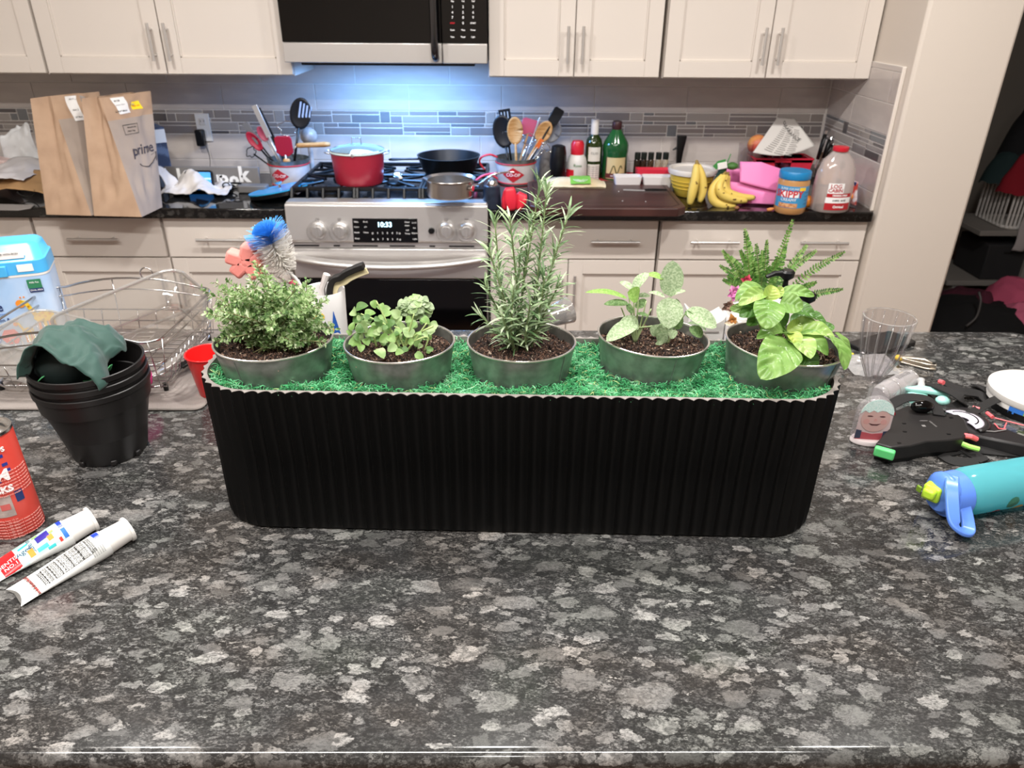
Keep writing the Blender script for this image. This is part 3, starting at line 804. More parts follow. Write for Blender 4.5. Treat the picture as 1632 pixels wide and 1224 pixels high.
# moss strands over the bed, kept out of the tubs
N0 = 60000
s = np.stack([RNG.uniform(-PL / 2 + .0165, PL / 2 - .0165, N0), RNG.uniform(-PD / 2 + .0165, PD / 2 - .0165, N0)], 1)
rr = CR - 0.0165
dx = np.maximum(0, np.abs(s[:, 0]) - (PL / 2 - CR)); dy = np.maximum(0, np.abs(s[:, 1]) - (PD / 2 - CR))
keep = np.hypot(dx, dy) < rr
ca, sa_ = math.cos(PA), math.sin(PA)
wx = PC.x + s[:, 0] * ca - s[:, 1] * sa_; wy = PC.y + s[:, 0] * sa_ + s[:, 1] * ca
for t, c, R0, R1, h, s0 in TUBS:
    keep &= ((wx - c.x) / (R0 * .95)) ** 2 + ((wy - c.y) / (R1 * .95)) ** 2 > 1
dxy = (dx, dy)
s = s[keep]; wx = wx[keep]; wy = wy[keep]; s, wx, wy = s[:36000], wx[:36000], wy[:36000]
zz = np.array([moss_h(a, b) for a, b in zip(wx, wy)]) - PC.z + RNG.uniform(-0.005, 0.006, len(s)) + .006 * np.exp(-np.maximum(0, CR - .0165 - np.hypot(dx[keep][:36000], dy[keep][:36000])) / .012)
n = len(s)
edge = np.minimum(CR - .0098 - np.hypot(dx[keep][:36000], dy[keep][:36000]), 1) * 1.2
clump = np.array([hnoise(a, b, 45, 9) for a, b in zip(wx, wy)])
mi = np.clip(np.round((clump * 2.4 + RNG.normal(0, 1.0, n)) + 2), 0, 4).astype(int)
mi[RNG.random(n) < 0.035] = 5
M_moss = [mat('moss_' + k, c, 0.75) for k, c in (('a', '#17552f'), ('b', '#23743f'), ('c', '#38955a'), ('d', '#5cae78'), ('e', '#8cc79a'), ('f', '#a9b878'))]
me = strand_mesh('moss', np.stack([s[:, 0], s[:, 1], zz], 1), RNG.uniform(0, 2 * PI, n), np.minimum(RNG.uniform(0.006, 0.017, n), 0.0038 + edge), RNG.uniform(0.0006, 0.0013, n), RNG.uniform(-0.001, 0.005, n), M_moss, mi, RNG.normal(0, 1.0, n))
mo = bpy.data.objects.new('moss_strands', me); C.objects.link(mo); mo.parent = mossu
mo['kind'] = 'stuff'

# ------------------------------------------------------------------ leaves
def leaf_b(a, b, width, nrm, curl=0.15, cup=0.15, nu=10, nv=4, veins=0.0, nveins=6, prof=None, wavy=0.0, tw=0, q=None, ph=0.0):
    """blade from a to b; nrm ~ side that faces up; curl lifts the middle, cup folds the sides up"""
    a, b, nrm = V(a), V(b), V(nrm); d = b - a; L = d.length; d.normalize()
    nrm = (nrm - d * nrm.dot(d)).normalized(); sd = d.cross(nrm)
    if prof is None: prof = lambda t: (math.sin(PI * min(1, t) ** 0.78) ** 0.75) if 0 < t < 1 else 0
    q = q or B()
    def fn(u, v):
        s_ = u * 2 - 1; t = v
        w = width / 2 * prof(t)
        p = a + d * (L * t) + nrm * (curl * L * math.sin(PI * t))
        vv = abs(math.sin(PI * (t * nveins - abs(s_) * 1.3 + ph)))
        h = cup * abs(s_) ** 1.5 * w * 2 + veins * L * (vv ** 0.5 - 0.6) * (1 - abs(s_) ** 4) * min(1, abs(s_) * 5) * math.sin(PI * min(1, t * 1.02)) ** .5
        h += wavy * L * math.sin(t * 14 + s_ * 3 + ph * 5) * abs(s_) ** 2
        return p + sd * (s_ * w) + nrm * h
    q.grid(fn, nv * 2, nu)
    return q
UPV = V((0, 0, 1))
def leafmat(name, c, c2, rough=0.45, back=None, scale=60, bump=None, tl=0.35, low=.35, high=.65):
    m = mat(name, c, rough, var=(scale, c2, low, high), bump=bump)
    nt = m.node_tree; b = nt.nodes['Principled BSDF']; out = nt.nodes['Material Output']
    tr = nt.nodes.new('ShaderNodeBsdfTranslucent')
    mx = nt.nodes.new('ShaderNodeMixShader'); mx.inputs[0].default_value = tl
    src = b.inputs['Base Color'].links[0].from_socket
    nt.links.new(src, tr.inputs[0])
    nt.links.new(b.outputs[0], mx.inputs[1]); nt.links.new(tr.outputs[0], mx.inputs[2]); nt.links.new(mx.outputs[0], out.inputs[0])
    return m
def herb(name, label, tubi):
    t, c, R0, R1, h, s0 = TUBS[tubi]
    return thing(name, label, 'plant', (c.x, c.y, c.z + s0 - 0.002)), c.y, c.z + s0
def at_depth(px, py, y): return Q(px, py, y)

# --- thyme
th, ty, tz = herb('thyme_plant', 'bushy thyme with tiny cream-edged leaves, the densest herb', 0)
loc0 = th.location.copy()
M_thy = [leafmat('thyme_' + k, a, b, 0.55, scale=300) for k, a, b in (('a', '#6f9355', '#a9c487'), ('b', '#8fb073', '#c6d9a6'), ('c', '#436335', '#6f9154'), ('d', '#b3c996', '#e4ecce'))]
M_tstem = mat('thyme_stem', '#7d7a52', 0.7)
rnd = random.Random(21)
q = B(); sq = B()
def thyme_leaf(p, d, n, L, w, k):
    q.k = k; sd = d.cross(n).normalized()
    m1 = p + d * L * .5 + n * L * .1
    q.add([p, m1 + sd * w, p + d * L, m1 - sd * w, m1 - n * L * .12], [(0, 4, 1), (1, 4, 2), (2, 4, 3), (3, 4, 0)])
# crown tips outline measured in the picture, spread through the depth of the tub
tips = [(322, 462), (330, 500), (345, 450), (352, 520), (365, 450), (372, 535), (385, 470), (398, 440), (412, 418), (420, 428), (434, 440), (445, 450), (455, 448), (470, 462), (486, 447), (497, 470), (520, 478), (512, 500), (505, 520), (530, 524), (515, 545), (490, 556), (470, 548), (345, 545), (400, 500), (440, 500), (470, 510), (430, 470), (380, 500), (460, 480), (405, 540), (440, 545)]
tips += [(rnd.uniform(345, 510), rnd.uniform(455, 545)) for _ in range(95)]
for tx, tyy in tips:
    yy = ty + rnd.uniform(-0.055, 0.06) * (1 if tyy > 450 else .5)
    b0 = V((th.location.x + (rnd.uniform(-0.028, 0.045)), ty + rnd.uniform(-.025, .03), tz))
    tp = Q(tx + rnd.uniform(-3, 3), tyy, yy)
    if tp.z < tz + .012: tp.z = tz + rnd.uniform(.012, .03)
    if (tp - b0).length > 0.15 and tx > 350 and tyy > 440: tp = b0 + (tp - b0) * 0.93
    mid = (b0 + tp) / 2 + V((0, 0, 0.012)) + V((rnd.gauss(0, .006), rnd.gauss(0, .006), 0))
    pth = bez([b0 - loc0, mid - loc0, tp - loc0], 12)
    sq.tube(pth[::3] + [pth[-1]], 0.0006, 4)
    L = len(pth)
    for i in range(3, L):
        ax = (pth[min(i + 1, L - 1)] - pth[i - 1]).normalized()
        for k in range(4):
            r_ = V((rnd.gauss(0, 1), rnd.gauss(0, 1), rnd.gauss(0, 1))); r_ = (r_ - ax * r_.dot(ax)).normalized()
            d = (r_ + ax * rnd.uniform(.2, .9)).normalized(); n_ = (ax + r_ * .2 + V((0, -.3, .5))).normalized()
            n_ = (n_ - d * n_.dot(d)).normalized()
            s = rnd.uniform(.0060, .0108) * (1.0 if i < L - 3 else .7)
            p = pth[i] + ax * rnd.uniform(-.002, .002) + r_ * rnd.uniform(0, .004)
            thyme_leaf(p, d, n_, s, s * rnd.uniform(.28, .4), rnd.choices((0, 1, 2, 3), (5, 4, 4, 3))[0])
put('stems', sq, M_tstem, th, smooth='all', kind='stuff')
put('leaves', q, M_thy, th, smooth=False, kind='stuff')

# --- rosemary
ro, ry, rz_ = herb('rosemary_plant', 'tall upright rosemary with narrow needles, the tallest herb', 2)
loc0 = ro.location.copy()
M_ros = [leafmat('needle_' + k, a, b, 0.45, scale=90, tl=.2) for k, a, b in (('a', '#6d8a60', '#93ac82'), ('b', '#93ad80', '#b4c7a0'), ('c', '#48653f', '#68865a'), ('d', '#cdd9bf', '#b4c6a2'))]
M_rst = mat('rosemary_stem', '#8ba072', 0.6, var=(40, '#6f7a50'))
def sprig(base, tip, yb_, yt, nlen, seed, dens=0.0050, sway=(0, 0)):
    rnd = random.Random(seed)
    a = Q(*base, yb_); a.z = rz_ - .004; b = Q(*tip, yt)
    pth = bez([a - loc0, lerp(a, b, .35) + V((sway[0], sway[1], 0)) - loc0, lerp(a, b, .7) + V((sway[0] * .6, 0, 0)) - loc0, b - loc0], 14)
    st = B(); st.tube(pth[::3] + [pth[-1]], [lerp(.0017, .0008, i / len(pth[::3])) for i in range(len(pth[::3]) + 1)], 6)
    o = put('sprig', st, M_rst, ro, 'all')
    q = B(); tot = (b - a).length; nn = int(tot / dens); ph = rnd.uniform(0, 6)
    for i in range(nn):
        f = (i + rnd.random() * .6) / nn
        if f < .10: continue
        k = f * (len(pth) - 1); j = min(int(k), len(pth) - 2); p = pth[j].lerp(pth[j + 1], k - j); ax = (pth[j + 1] - pth[j]).normalized()
        for side in (0, 1):
            an = ph + i * 1.35 + side * PI + rnd.gauss(0, .3)
            o1 = ax.orthogonal().normalized(); r_ = o1 * math.cos(an) + ax.cross(o1) * math.sin(an)
            L = nlen * rnd.uniform(.7, 1.15) * (1 if f < .93 else lerp(1, .75, (f - .93) / .07))
            if f < .25: L *= .8
            spread = rnd.uniform(.5, 1.5) if f < .9 else rnd.uniform(.2, .6)
            d0 = (ax + r_ * spread).normalized(); bend = rnd.uniform(.1, .9)
            w = rnd.uniform(.0013, .0019); L *= 1.22
            sd = d0.cross(ax).normalized() if d0.cross(ax).length > 1e-4 else o1
            row = []
            pp = p.copy(); dd = d0.copy()
            for s in range(5):
                ww = w * (0.55, 1, 1, .8, .12)[s]
                row.append((pp + sd * ww, pp - sd * ww)); dd = (dd + r_ * bend * .22 + V((0, 0, -.12))).normalized(); pp = pp + dd * L / 4
            q.k = rnd.choices((0, 1, 2, 3), (4, 5, 2, 1.6))[0]
            q.add([x for r2 in row for x in r2], [(2 * s, 2 * s + 1, 2 * s + 3, 2 * s + 2) for s in range(4)])
    put('needles', q, M_ros, o, smooth='all', kind='stuff')
SPR = [((824, 566), (862, 287), 0, .01, .026), ((832, 560), (872, 300), .005, .0, .025), ((815, 562), (788, 345), 0, .03, .024), ((822, 560), (812, 345), .01, -.01, .024), ((845, 560), (908, 335), 0, .0, .026),
       ((818, 568), (778, 395), -.005, -.02, .025), ((822, 560), (832, 385), .02, .03, .024), ((843, 562), (885, 395), .01, .035, .024), ((820, 570), (819, 455), -.01, -.035, .027), ((838, 566), (868, 440), 0, -.03, .026),
       ((845, 560), (893, 450), .0, -.02, .024), ((815, 560), (762, 500), .0, .0, .022), ((840, 570), (846, 480), -.01, -.04, .024), ((812, 560), (790, 450), .01, .03, .022), ((826, 570), (800, 500), -.005, -.04, .022), ((838, 560), (860, 400), .01, .02, .022), ((830, 560), (845, 350), .01, .03, .022), ((812, 563), (773, 452), .0, .01, .024)]
for i, (b_, t_, y0, y1, nl) in enumerate(SPR):
    sprig(b_, t_, ry + y0, ry + y1, nl, 100 + i, sway=((-.004, .006)[i % 2], 0))

# --- stems helper
def stem(parent, a, b, r, m, bow=(0, 0, 0), name='stem'):
    a, b = V(a), V(b); q = B(); q.tube(bez([a, (a + b) / 2 + V(bow), b], 6), [lerp(r, r * .6, i / 12) for i in range(13)], 6)
    return put(name, q, m, parent, 'all')
# --- sage: each leaf between two picture points at its own depth
sg, sy_, sz_ = herb('sage_plant', 'grey-green velvety sage with pebbled oval leaves', 3)
loc0 = sg.location.copy()
M_sage = [leafmat('sage_' + k, a, b, 0.7, scale=330, bump=(420, 0.9, 0.0012), low=.42, high=.58) for k, a, b in (('a', '#8fa77f', '#b3c6a0'), ('b', '#9db58a', '#bfd0ac'), ('c', '#5f7f4c', '#7e9b66'), ('d', '#86b052', '#9dc36a'))]
M_sst = mat('sage_stem', '#9aab7c', 0.7)
oval = lambda t: math.sin(PI * min(1, max(0, t)) ** 0.9) ** 0.55 if 0 < t < 1 else 0
def sleaf(a, b, w, ya, yb_, nr, k, curl=.08, cup=.1, mats=M_sage, prof=oval, parent=sg, veins=.008, nu=12, nveins=6, wavy=0.0, name='leaf', ph=0.0):
    A, Bp = Q(*a, ya), Q(*b, yb_); width = sz(w, A)
    q = leaf_b(A - parent.location, Bp - parent.location, width, nr, curl, cup, nu=nu, nv=(8 if nu > 20 else 5), veins=veins, nveins=nveins, prof=prof, wavy=wavy, ph=ph)
    return put(name, q, mats[k], parent, 'all')
FRONT = V((0, -1, .45))
for a, b, w, dy, dz, nr, k, cu in (
    ((1067, 472), (1072, 415), 38, 0, .01, (0, -1, .2), 0, .04), ((1066, 474), (1066, 524), 43, -.005, -.03, (0, -1, .5), 1, .06), ((1060, 474), (1034, 466), 11, 0, .01, (0, -.3, 1), 1, .1), ((1068, 473), (1093, 464), 12, 0, -.01, (.2, -.5, 1), 1, .15),
    ((1000, 476), (932, 466), 11, .0, .0, (0, -.5, 1), 3, .12), ((1009, 463), (988, 449), 13, .01, .03, (0, -.5, 1), 1, .1), ((1010, 463), (1034, 435), 20, .0, .01, (-.6, -.6, .8), 1, .12), ((1032, 437), (1057, 445), 13, .01, .0, (0, -.5, 1), 3, .1),
    ((1018, 472), (1000, 466), 26, -.02, -.03, (-.2, -1, .5), 3, .12), ((1002, 484), (962, 485), 13, 0, -.005, (0, -.6, .8), 2, .08), ((1024, 474), (1026, 466), 22, .0, .0, (.3, -1, .2), 0, .1), ((1000, 484), (1008, 500), 10, .0, -.01, (0, -1, .2), 2, .05),
    ((1014, 516), (966, 544), 27, -.01, -.05, (-.1, -.7, .9), 1, .10), ((1018, 520), (988, 512), 24, -.005, -.02, (.1, -.8, .8), 1, .15), ((1016, 524), (975, 536), 20, .02, .0, (0, -.2, 1), 0, .1),
    ((1054, 527), (1037, 520), 24, -.01, -.04, (-.3, -1, .3), 0, .05), ((1057, 548), (1052, 515), 19, -.02, -.03, (-.1, -1, .2), 0, .06), ((1076, 524), (1087, 504), 16, .0, -.01, (-.4, -1, .1), 2, .05),
    ((1094, 494), (1142, 522), 30, -.01, -.03, (.1, -.9, .8), 1, .08), ((1092, 496), (1106, 508), 10, -.01, -.02, (0, -1, .3), 2, .1), ((1096, 515), (1126, 528), 12, -.01, -.02, (0, -.2, 1), 0, .2), ((1098, 522), (1120, 536), 18, -.02, -.02, (0, -.8, .6), 2, .15),
    ((1060, 537), (1044, 548), 12, -.03, -.05, (.2, -1, 0), 0, .1), ((1066, 536), (1080, 528), 14, -.03, -.04, (0, -.9, .6), 1, .1), ((1066, 535), (1060, 505), 20, .01, .01, (-.3, -.9, .1), 0, .05), ((1012, 490), (1030, 478), 14, .01, .02, (0, -1, .4), 2, .1), ((1014, 500), (1034, 504), 8, .0, -.01, (0, -.5, 1), 2, .1), ((1075, 505), (1078, 476), 18, .03, .03, (0, -1, .2), 2, .05)):
    sleaf(a, b, w, sy_ + dy, sy_ + dz, nr, k, cu)
def st2(par, a, b, ya, yb_, r, m, bow=(0, 0, 0)):
    A, Bp = Q(*a, ya), Q(*b, yb_); return stem(par, A - par.location, Bp - par.location, r, m, bow)
for a, b in (((1012, 545), (1004, 482)), ((1012, 545), (1002, 470)), ((1013, 545), (1018, 468)), ((1011, 545), (1010, 462)), ((1014, 545), (1030, 480)), ((1012, 545), (990, 490)), ((1060, 550), (1066, 474)), ((1062, 550), (1094, 496)), ((1064, 550), (1070, 530)), ((1040, 520), (1018, 522)), ((1058, 550), (1036, 524)), ((1013, 545), (1038, 492))):
    st2(sg, a, b, sy_ + .005, sy_, .0016, M_sst)

# --- basil
bs_, by, bz = herb('basil_plant', 'glossy basil with big puckered bright green leaves', 4)
loc0 = bs_.location.copy()
M_bas = [leafmat('basil_' + k, a, b, 0.33, scale=50) for k, a, b in (('a', '#6c9645', '#8fb365'), ('b', '#90b35c', '#b0ca7c'), ('c', '#46702f', '#5d8540'), ('d', '#b4c763', '#9dbb60'))]
M_bst = mat('basil_stem', '#8fb05c', 0.5)
egg = lambda t: math.sin(PI * min(1, max(0, t)) ** 0.82) ** 0.55 if 0 < t < 1 else 0
for i, (a, b, w, dy, dz, nr, k, cu, cp_) in enumerate((
    ((1226, 478), (1220, 524), 47, -.02, -.06, (-.1, -.8, .8), 0, .12, .05), ((1220, 468), (1177, 487), 26, .0, -.02, (-.2, -.7, 1), 1, .15, .25), ((1218, 462), (1172, 480), 26, .02, .0, (-.2, -.2, 1), 0, .2, .3), ((1222, 478), (1232, 455), 26, -.01, .0, (0, -1, .4), 3, .1, .3),
    ((1230, 474), (1248, 458), 16, .0, .01, (.4, -.6, .6), 3, .1, .2), ((1240, 470), (1298, 472), 24, .03, .02, (0, -.6, 1), 0, .14, .2), ((1243, 482), (1280, 490), 32, -.01, -.02, (.2, -.9, .6), 0, .1, .1), ((1252, 495), (1300, 505), 30, .01, -.01, (.2, -.5, .9), 2, .15, .2), ((1270, 505), (1318, 518), 26, .02, .0, (.3, -.3, 1), 2, .15, .2),
    ((1215, 482), (1178, 505), 26, .0, -.02, (-.2, -.8, .5), 2, .1, .1), ((1205, 490), (1163, 492), 18, .02, .03, (-.3, -.9, .4), 0, .1, .1), ((1212, 495), (1190, 518), 24, .01, -.02, (-.2, -1, .2), 2, .1, .1), ((1240, 490), (1250, 520), 22, .0, -.01, (.2, -1, .1), 2, .1, .1),
    ((1258, 545), (1212, 604), 62, -.045, -.112, (-.1, -.75, .75), 0, .14, .05), ((1256, 542), (1206, 540), 36, -.01, -.045, (-.2, -.4, 1), 0, .2, .3), ((1258, 538), (1212, 528), 28, .0, -.01, (-.1, -.2, 1), 0, .2, .2), ((1262, 540), (1292, 572), 40, -.03, -.075, (.2, -.8, .7), 1, .14, .15),
    ((1264, 537), (1320, 566), 38, -.02, -.05, (.3, -.6, .9), 0, .18, .15), ((1268, 532), (1331, 540), 34, -.01, -.03, (.2, -.4, 1), 1, .18, .2), ((1262, 528), (1300, 512), 26, .0, .0, (.1, -.6, 1), 1, .15, .2), ((1254, 528), (1276, 514), 22, -.01, .0, (0, -.9, .5), 3, .1, .3),
    ((1258, 530), (1272, 552), 24, -.035, -.055, (.2, -.8, .6), 3, .1, .2), ((1320, 535), (1345, 590), 40, -.03, -.075, (.6, -.7, .5), 0, .14, .1), ((1330, 530), (1355, 575), 30, .01, -.01, (.8, -.4, .5), 0, .12, .1), ((1275, 562), (1300, 590), 34, -.03, -.05, (.3, -1, .1), 2, .1, .1), ((1262, 520), (1290, 505), 30, .03, .04, (0, -.5, 1), 2, .1, .1), ((1300, 530), (1330, 520), 24, .02, .02, (0, -.5, 1), 2, .1, .1), ((1240, 530), (1225, 510), 26, .01, .0, (0, -1, .2), 2, .1, .1))):
    sleaf(a, b, w * 1.05, by + dy, by + dz, nr, k, cu, cp_, M_bas, egg, bs_, veins=.085, nu=34, nveins=4.6, wavy=.014, ph=i * .37)
for a, b, r in (((1248, 570), (1240, 485), .0028), ((1252, 572), (1228, 476), .0022), ((1262, 574), (1260, 545), .003), ((1275, 572), (1310, 535), .0026), ((1235, 560), (1200, 500), .002), ((1262, 574), (1300, 515), .002)):
    st2(bs_, a, b, by, by - .01, r, M_bst)

# --- oregano
og, oy, oz = herb('oregano_plant', 'creeping oregano with round leaves spilling toward the rim', 1)
M_ore = [leafmat('oregano_' + k, a, b, 0.5, scale=90) for k, a, b in (('a', '#74994f', '#8fb06a'), ('b', '#8cab6c', '#adc38e'), ('c', '#4f7539', '#66894d'), ('d', '#8fa57c', '#b4c49f'))]
M_ost = mat('oregano_stem', '#a6bb78', 0.6)
rnd = random.Random(5)
spade = lambda t: math.sin(PI * min(1, max(0, t)) ** 0.62) ** 0.6 if 0 < t < 1 else 0
def oleaf(px, py, dy, s, k, ang=None, nr=None):
    y = oy + dy; p = Q(px, py, y); ang = rnd.uniform(0, 2 * PI) if ang is None else ang
    nr = V(nr) if nr else V((rnd.uniform(-.5, .5), rnd.uniform(-1, -.3), rnd.uniform(.3, 1)))
    nr.normalize(); e = nr.orthogonal().normalized(); d = e * math.cos(ang) + nr.cross(e) * math.sin(ang)
    L = sz(s, p) * .92
    q = leaf_b(p - d * L / 2 - og.location, p + d * L / 2 - og.location, L * .88, nr, .1, .12, nu=7, nv=3, veins=.015, nveins=3, prof=spade, ph=rnd.random())
    put('leaf', q, M_ore[k], og, 'all')
for px, py, dy, s in ((606, 564, -.06, 24), (565, 546, -.03, 24), (578, 522, -.02, 24), (595, 530, -.03, 24), (565, 498, 0, 20), (577, 490, 0, 24), (590, 500, -.01, 20), (597, 485, .0, 16), (608, 490, .0, 16), (615, 500, -.01, 18), (616, 494, .02, 20), (563, 520, 0, 18), (570, 508, 0, 20), (556, 530, .0, 12), (600, 520, -.02, 22), (640, 520, -.01, 18), (636, 510, 0, 18), (650, 530, -.02, 24), (657, 520, 0, 20), (625, 555, -.05, 20), (637, 562, -.06, 16), (645, 558, -.05, 14), (686, 528, -.01, 20), (690, 520, 0, 20), (678, 512, .0, 18), (625, 540, -.04, 20), (612, 540, -.04, 20), (585, 545, -.03, 18), (575, 555, -.04, 16), (622, 515, -.02, 18), (668, 568, -.05, 18), (608, 512, -.01, 18), (630, 500, .0, 20), (588, 512, -.01, 18), (575, 535, -.02, 20), (634, 530, -.03, 16), (655, 545, -.03, 14), (665, 535, -.01, 16)):
    oleaf(px, py, dy, s, rnd.choices((0, 1, 2), (4, 4, 2))[0])
# curly pale crown at the back
for i in range(70):
    a = rnd.uniform(0, 2 * PI); r = math.sqrt(rnd.random())
    px, py = 660 + 27 * r * math.cos(a), 492 + 19 * r * math.sin(a)
    oleaf(px, py, .035 - .02 * (1 - r), rnd.uniform(12, 19), 3 if rnd.random() < .8 else 1, nr=((px - 660) / 30, -.5, (492 - py) / 25 + .5))
for i in range(80):
    oleaf(rnd.uniform(565, 690), rnd.uniform(505, 560), rnd.uniform(-.04, .03), rnd.uniform(9, 17), rnd.choice((0, 1, 2, 2)))
for a, b, bow in (((640, 560), (600, 480), 0), ((650, 558), (680, 515), .0), ((640, 562), (575, 500), .01), ((648, 560), (630, 525), 0), ((655, 545), (676, 560), .015), ((630, 560), (600, 510), 0), ((645, 552), (660, 500), 0), ((600, 552), (578, 530), .005), ((690, 520), (640, 562), -.005), ((625, 555), (628, 520), .01)):
    st2(og, a, b, oy - .02, oy - .02, .0016, M_ost, (bow, 0, abs(bow)))

# ================================================================== things on the island
IZ = 0.9145
def ribbon(q, path, w, th, up=(0, 0, 1), closed=False):
    """flat strap: width w across, thickness th"""
    pts = [V(p) for p in path]; up = V(up); rings = []; m = len(pts)
    for i, p in enumerate(pts):
        t = (pts[(i + 1) % m] - pts[i - 1]) if closed else (pts[min(i + 1, m - 1)] - pts[max(i - 1, 0)])
        t.normalize(); s = t.cross(up)
        s = s.normalized() if s.length > 1e-4 else V((1, 0, 0)); n_ = s.cross(t)
        rings.append([p + s * w / 2 + n_ * th / 2, p - s * w / 2 + n_ * th / 2, p - s * w / 2 - n_ * th / 2, p + s * w / 2 - n_ * th / 2])
    if closed: rings.append(rings[0])
    return q.loft(rings, caps=not closed)
def crumple(fn, amp, scale, seed=0.0):
    """wraps a surface function with folded-cloth noise"""
    def g(u, v):
        p = V(fn(u, v)); o = V((seed, seed * 2, seed * 3))
        r = 1 - abs(NZ.noise(p * scale + o)) * 2.2; r2 = 1 - abs(NZ.noise(p * scale * 2.1 + o)) * 2
        return p + NZ.noise_vector(p * scale * .7 + o) * amp * .8 + V((0, 0, amp * (r * .7 + r2 * .35)))
    return g
M_mat = mat('microfibre', '#8d8580', 0.95, bump=(700, 0.8, 0.002), var=(12, '#7f7772'))
a = P(322, 656); 
tag(put('drying_mat', B().prism(rrect(a.x + 1.72, ybk - a.y - 0.03, 0.02, 4, ((a.x - 1.72) / 2, (ybk - 0.03 + a.y) / 2 + .0)), IZ, IZ + 0.006), M_mat, bevel=0.003), 'grey microfibre drying mat under the wire dish rack', 'drying mat')
MZ = IZ + 0.0065

# --- three nested nursery pots
M_pot = mat('pot_black', '#161414', 0.42)
pc = P(178, 716)
for i, lab in enumerate(('outermost black nursery pot standing on the granite, holding two others', 'middle one of three nested black nursery pots', 'innermost black nursery pot, with green fabric stuffed in it')):
    h = 0.142; z0 = i * 0.0165; s = 1 - 0.012 * i; R1, R0_ = 0.089 * s, 0.060 * s
    t = thing('nursery_pot', lab, 'plant pot', (pc.x, pc.y, IZ + z0 + .0005), group='black nursery pots nested in one another')
    q = B(); th_ = .0016
    q.lathe([(0, 0.002), (R0_ - .006, 0.002), (R0_ - .002, 0), (R0_, 0.003), (R1 - .010, h - .042), (R1 - .009, h - .040), (R1 - .0035, h - .038), (R1 - .001, h - .012), (R1 - th_, h - .012), (R1 - .006, h - .036), (R0_ - th_, .006), (0, .005)], 56)
    put('body', q, M_pot, t)
    q = B(); q.lathe([(R1 - .001, h - .012), (R1 + .0015, h - .010), (R1 + .002, h - .001), (R1 + .0005, h), (R1 - .0018, h - .001), (R1 - .0018, h - .012)], 56)
    put('rim', q, M_pot, t)
    if i == 0:
        for k in (250, 300, 340):
            a_ = math.radians(k); q = B(); q.box((math.cos(a_) * R0_ * .99, math.sin(a_) * R0_ * .99, .006), (.010, .010, .010), MX.Rotation(a_, 3, 'Z')); put('foot', q, M_pot, t, bevel=.002)
# --- dark green fabric stuffed in the pot
M_gf = mat('green_ripstop', '#23473f', 0.55, bump=(900, 0.5, 0.001, (1, 1, 3)), sheen=.2)
zt = IZ + 0.033 + 0.135
fcx, fcy = pc.x, pc.y
q = B()
def fab(u, v):
    # arch from the far left lip over the top and down to the near right lip
    a = lerp(184, 4, u); a = math.radians(a)
    x = -0.010 + 0.062 * math.cos(a) + 0.006 * math.sin(v * 9); z = 0.066 * max(-.25, math.sin(a)) ** 1 * (1.05 - .35 * v) + .002
    y = lerp(-0.058, 0.05, v) - .020 * math.cos(a) * (1 - v)
    y = lerp(-0.062 - .012 * min(1, max(0, (u - .35) * 4)), 0.06, v)
    if u > .30: z -= .030 * (1 - v) ** 2 * min(1, (u - .30) * 3)
    x -= .010 * v
    return (x, y, z)
q.grid(crumple(fab, .011, 26, 4), 60, 34)
fb = tag(put('grow_bag', q, M_gf, None, 'all', loc=(fcx, fcy, zt), solid=0.002), 'dark green woven fabric folded into a dome, stuffed in the nested pots', 'fabric')
q = B(); q.grid(crumple(lambda u, v: (lerp(-.055, .045, u), -.055 + .03 * math.sin(u * 3) + v * .05, -.012 + .012 * math.sin(u * 7)), .006, 30, 2), 24, 6)
put('torn_edge', q, mat('green_thread', '#3f8a55', .8), fb, 'all', solid=0.0015)
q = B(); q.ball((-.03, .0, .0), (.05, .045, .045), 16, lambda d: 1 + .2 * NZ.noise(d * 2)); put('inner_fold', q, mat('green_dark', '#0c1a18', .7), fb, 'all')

# --- dish rack
M_wire = mat('rack_wire', (0.55, 0.54, 0.54), 0.18, 1.0)
rk = thing('dish_rack', 'chrome wire dish rack on the grey mat', 'dish rack', (-0.85, 1.33, MZ))
rx0, rx1, ry0, ry1 = -0.185, 0.185, -0.035, 0.27
def loop(z, bulge=0.0, ins=0.0):
    o = []
    for x, y in rrect(rx1 - rx0 - 2 * ins, ry1 - ry0 - 2 * ins, .035, 5, (0, (ry0 + ry1) / 2)):
        end = max(0, 1 - (abs(x) / .185) ** 2) if abs(y - (ry0 + ry1) / 2) > .12 else 0
        o.append((x, y, z + bulge * end))
    return o
def densify(l, n=6):
    o = []
    for i in range(len(l)):
        a, b = V(l[i]), V(l[(i + 1) % len(l)]); k = n if (a - b).length > .1 else 1
        for j in range(k): o.append(tuple(lerp(a, b, j / k)))
    return o
def toploop(z, b, ins=0):
    l = densify(loop(z, 0, ins), 10)
    return [(x, y, z_ + (b * max(0, 1 - (x / .15) ** 2) if abs(y - (ry0 + ry1) / 2) > .14 else 0)) for x, y, z_ in l]
for z, b, r, ins in ((0.118, .022, .0026, 0), (0.098, .016, .0017, .002), (0.066, 0, .0017, .006), (0.040, 0, .0017, .009), (0.014, 0, .0022, .014)):
    q = B(); q.tube(toploop(z, b, ins), r, 8, closed=True); put('rail', q, M_wire, rk, 'all')
for i in range(9):
    x = lerp(rx0 + .02, rx1 - .02, i / 8); bz_ = .022 * max(0, 1 - (x / .15) ** 2)
    q = B(); zt_ = .118 + bz_ if i in (0, 3, 8) else .066
    q.tube([(x, ry0, zt_ if i in (0, 8) else .066), (x, ry0 + .012, .014), (x, ry1 - .012, .014), (x, ry1, zt_)], .0013, 6); put('wire', q, M_wire, rk, 'all')
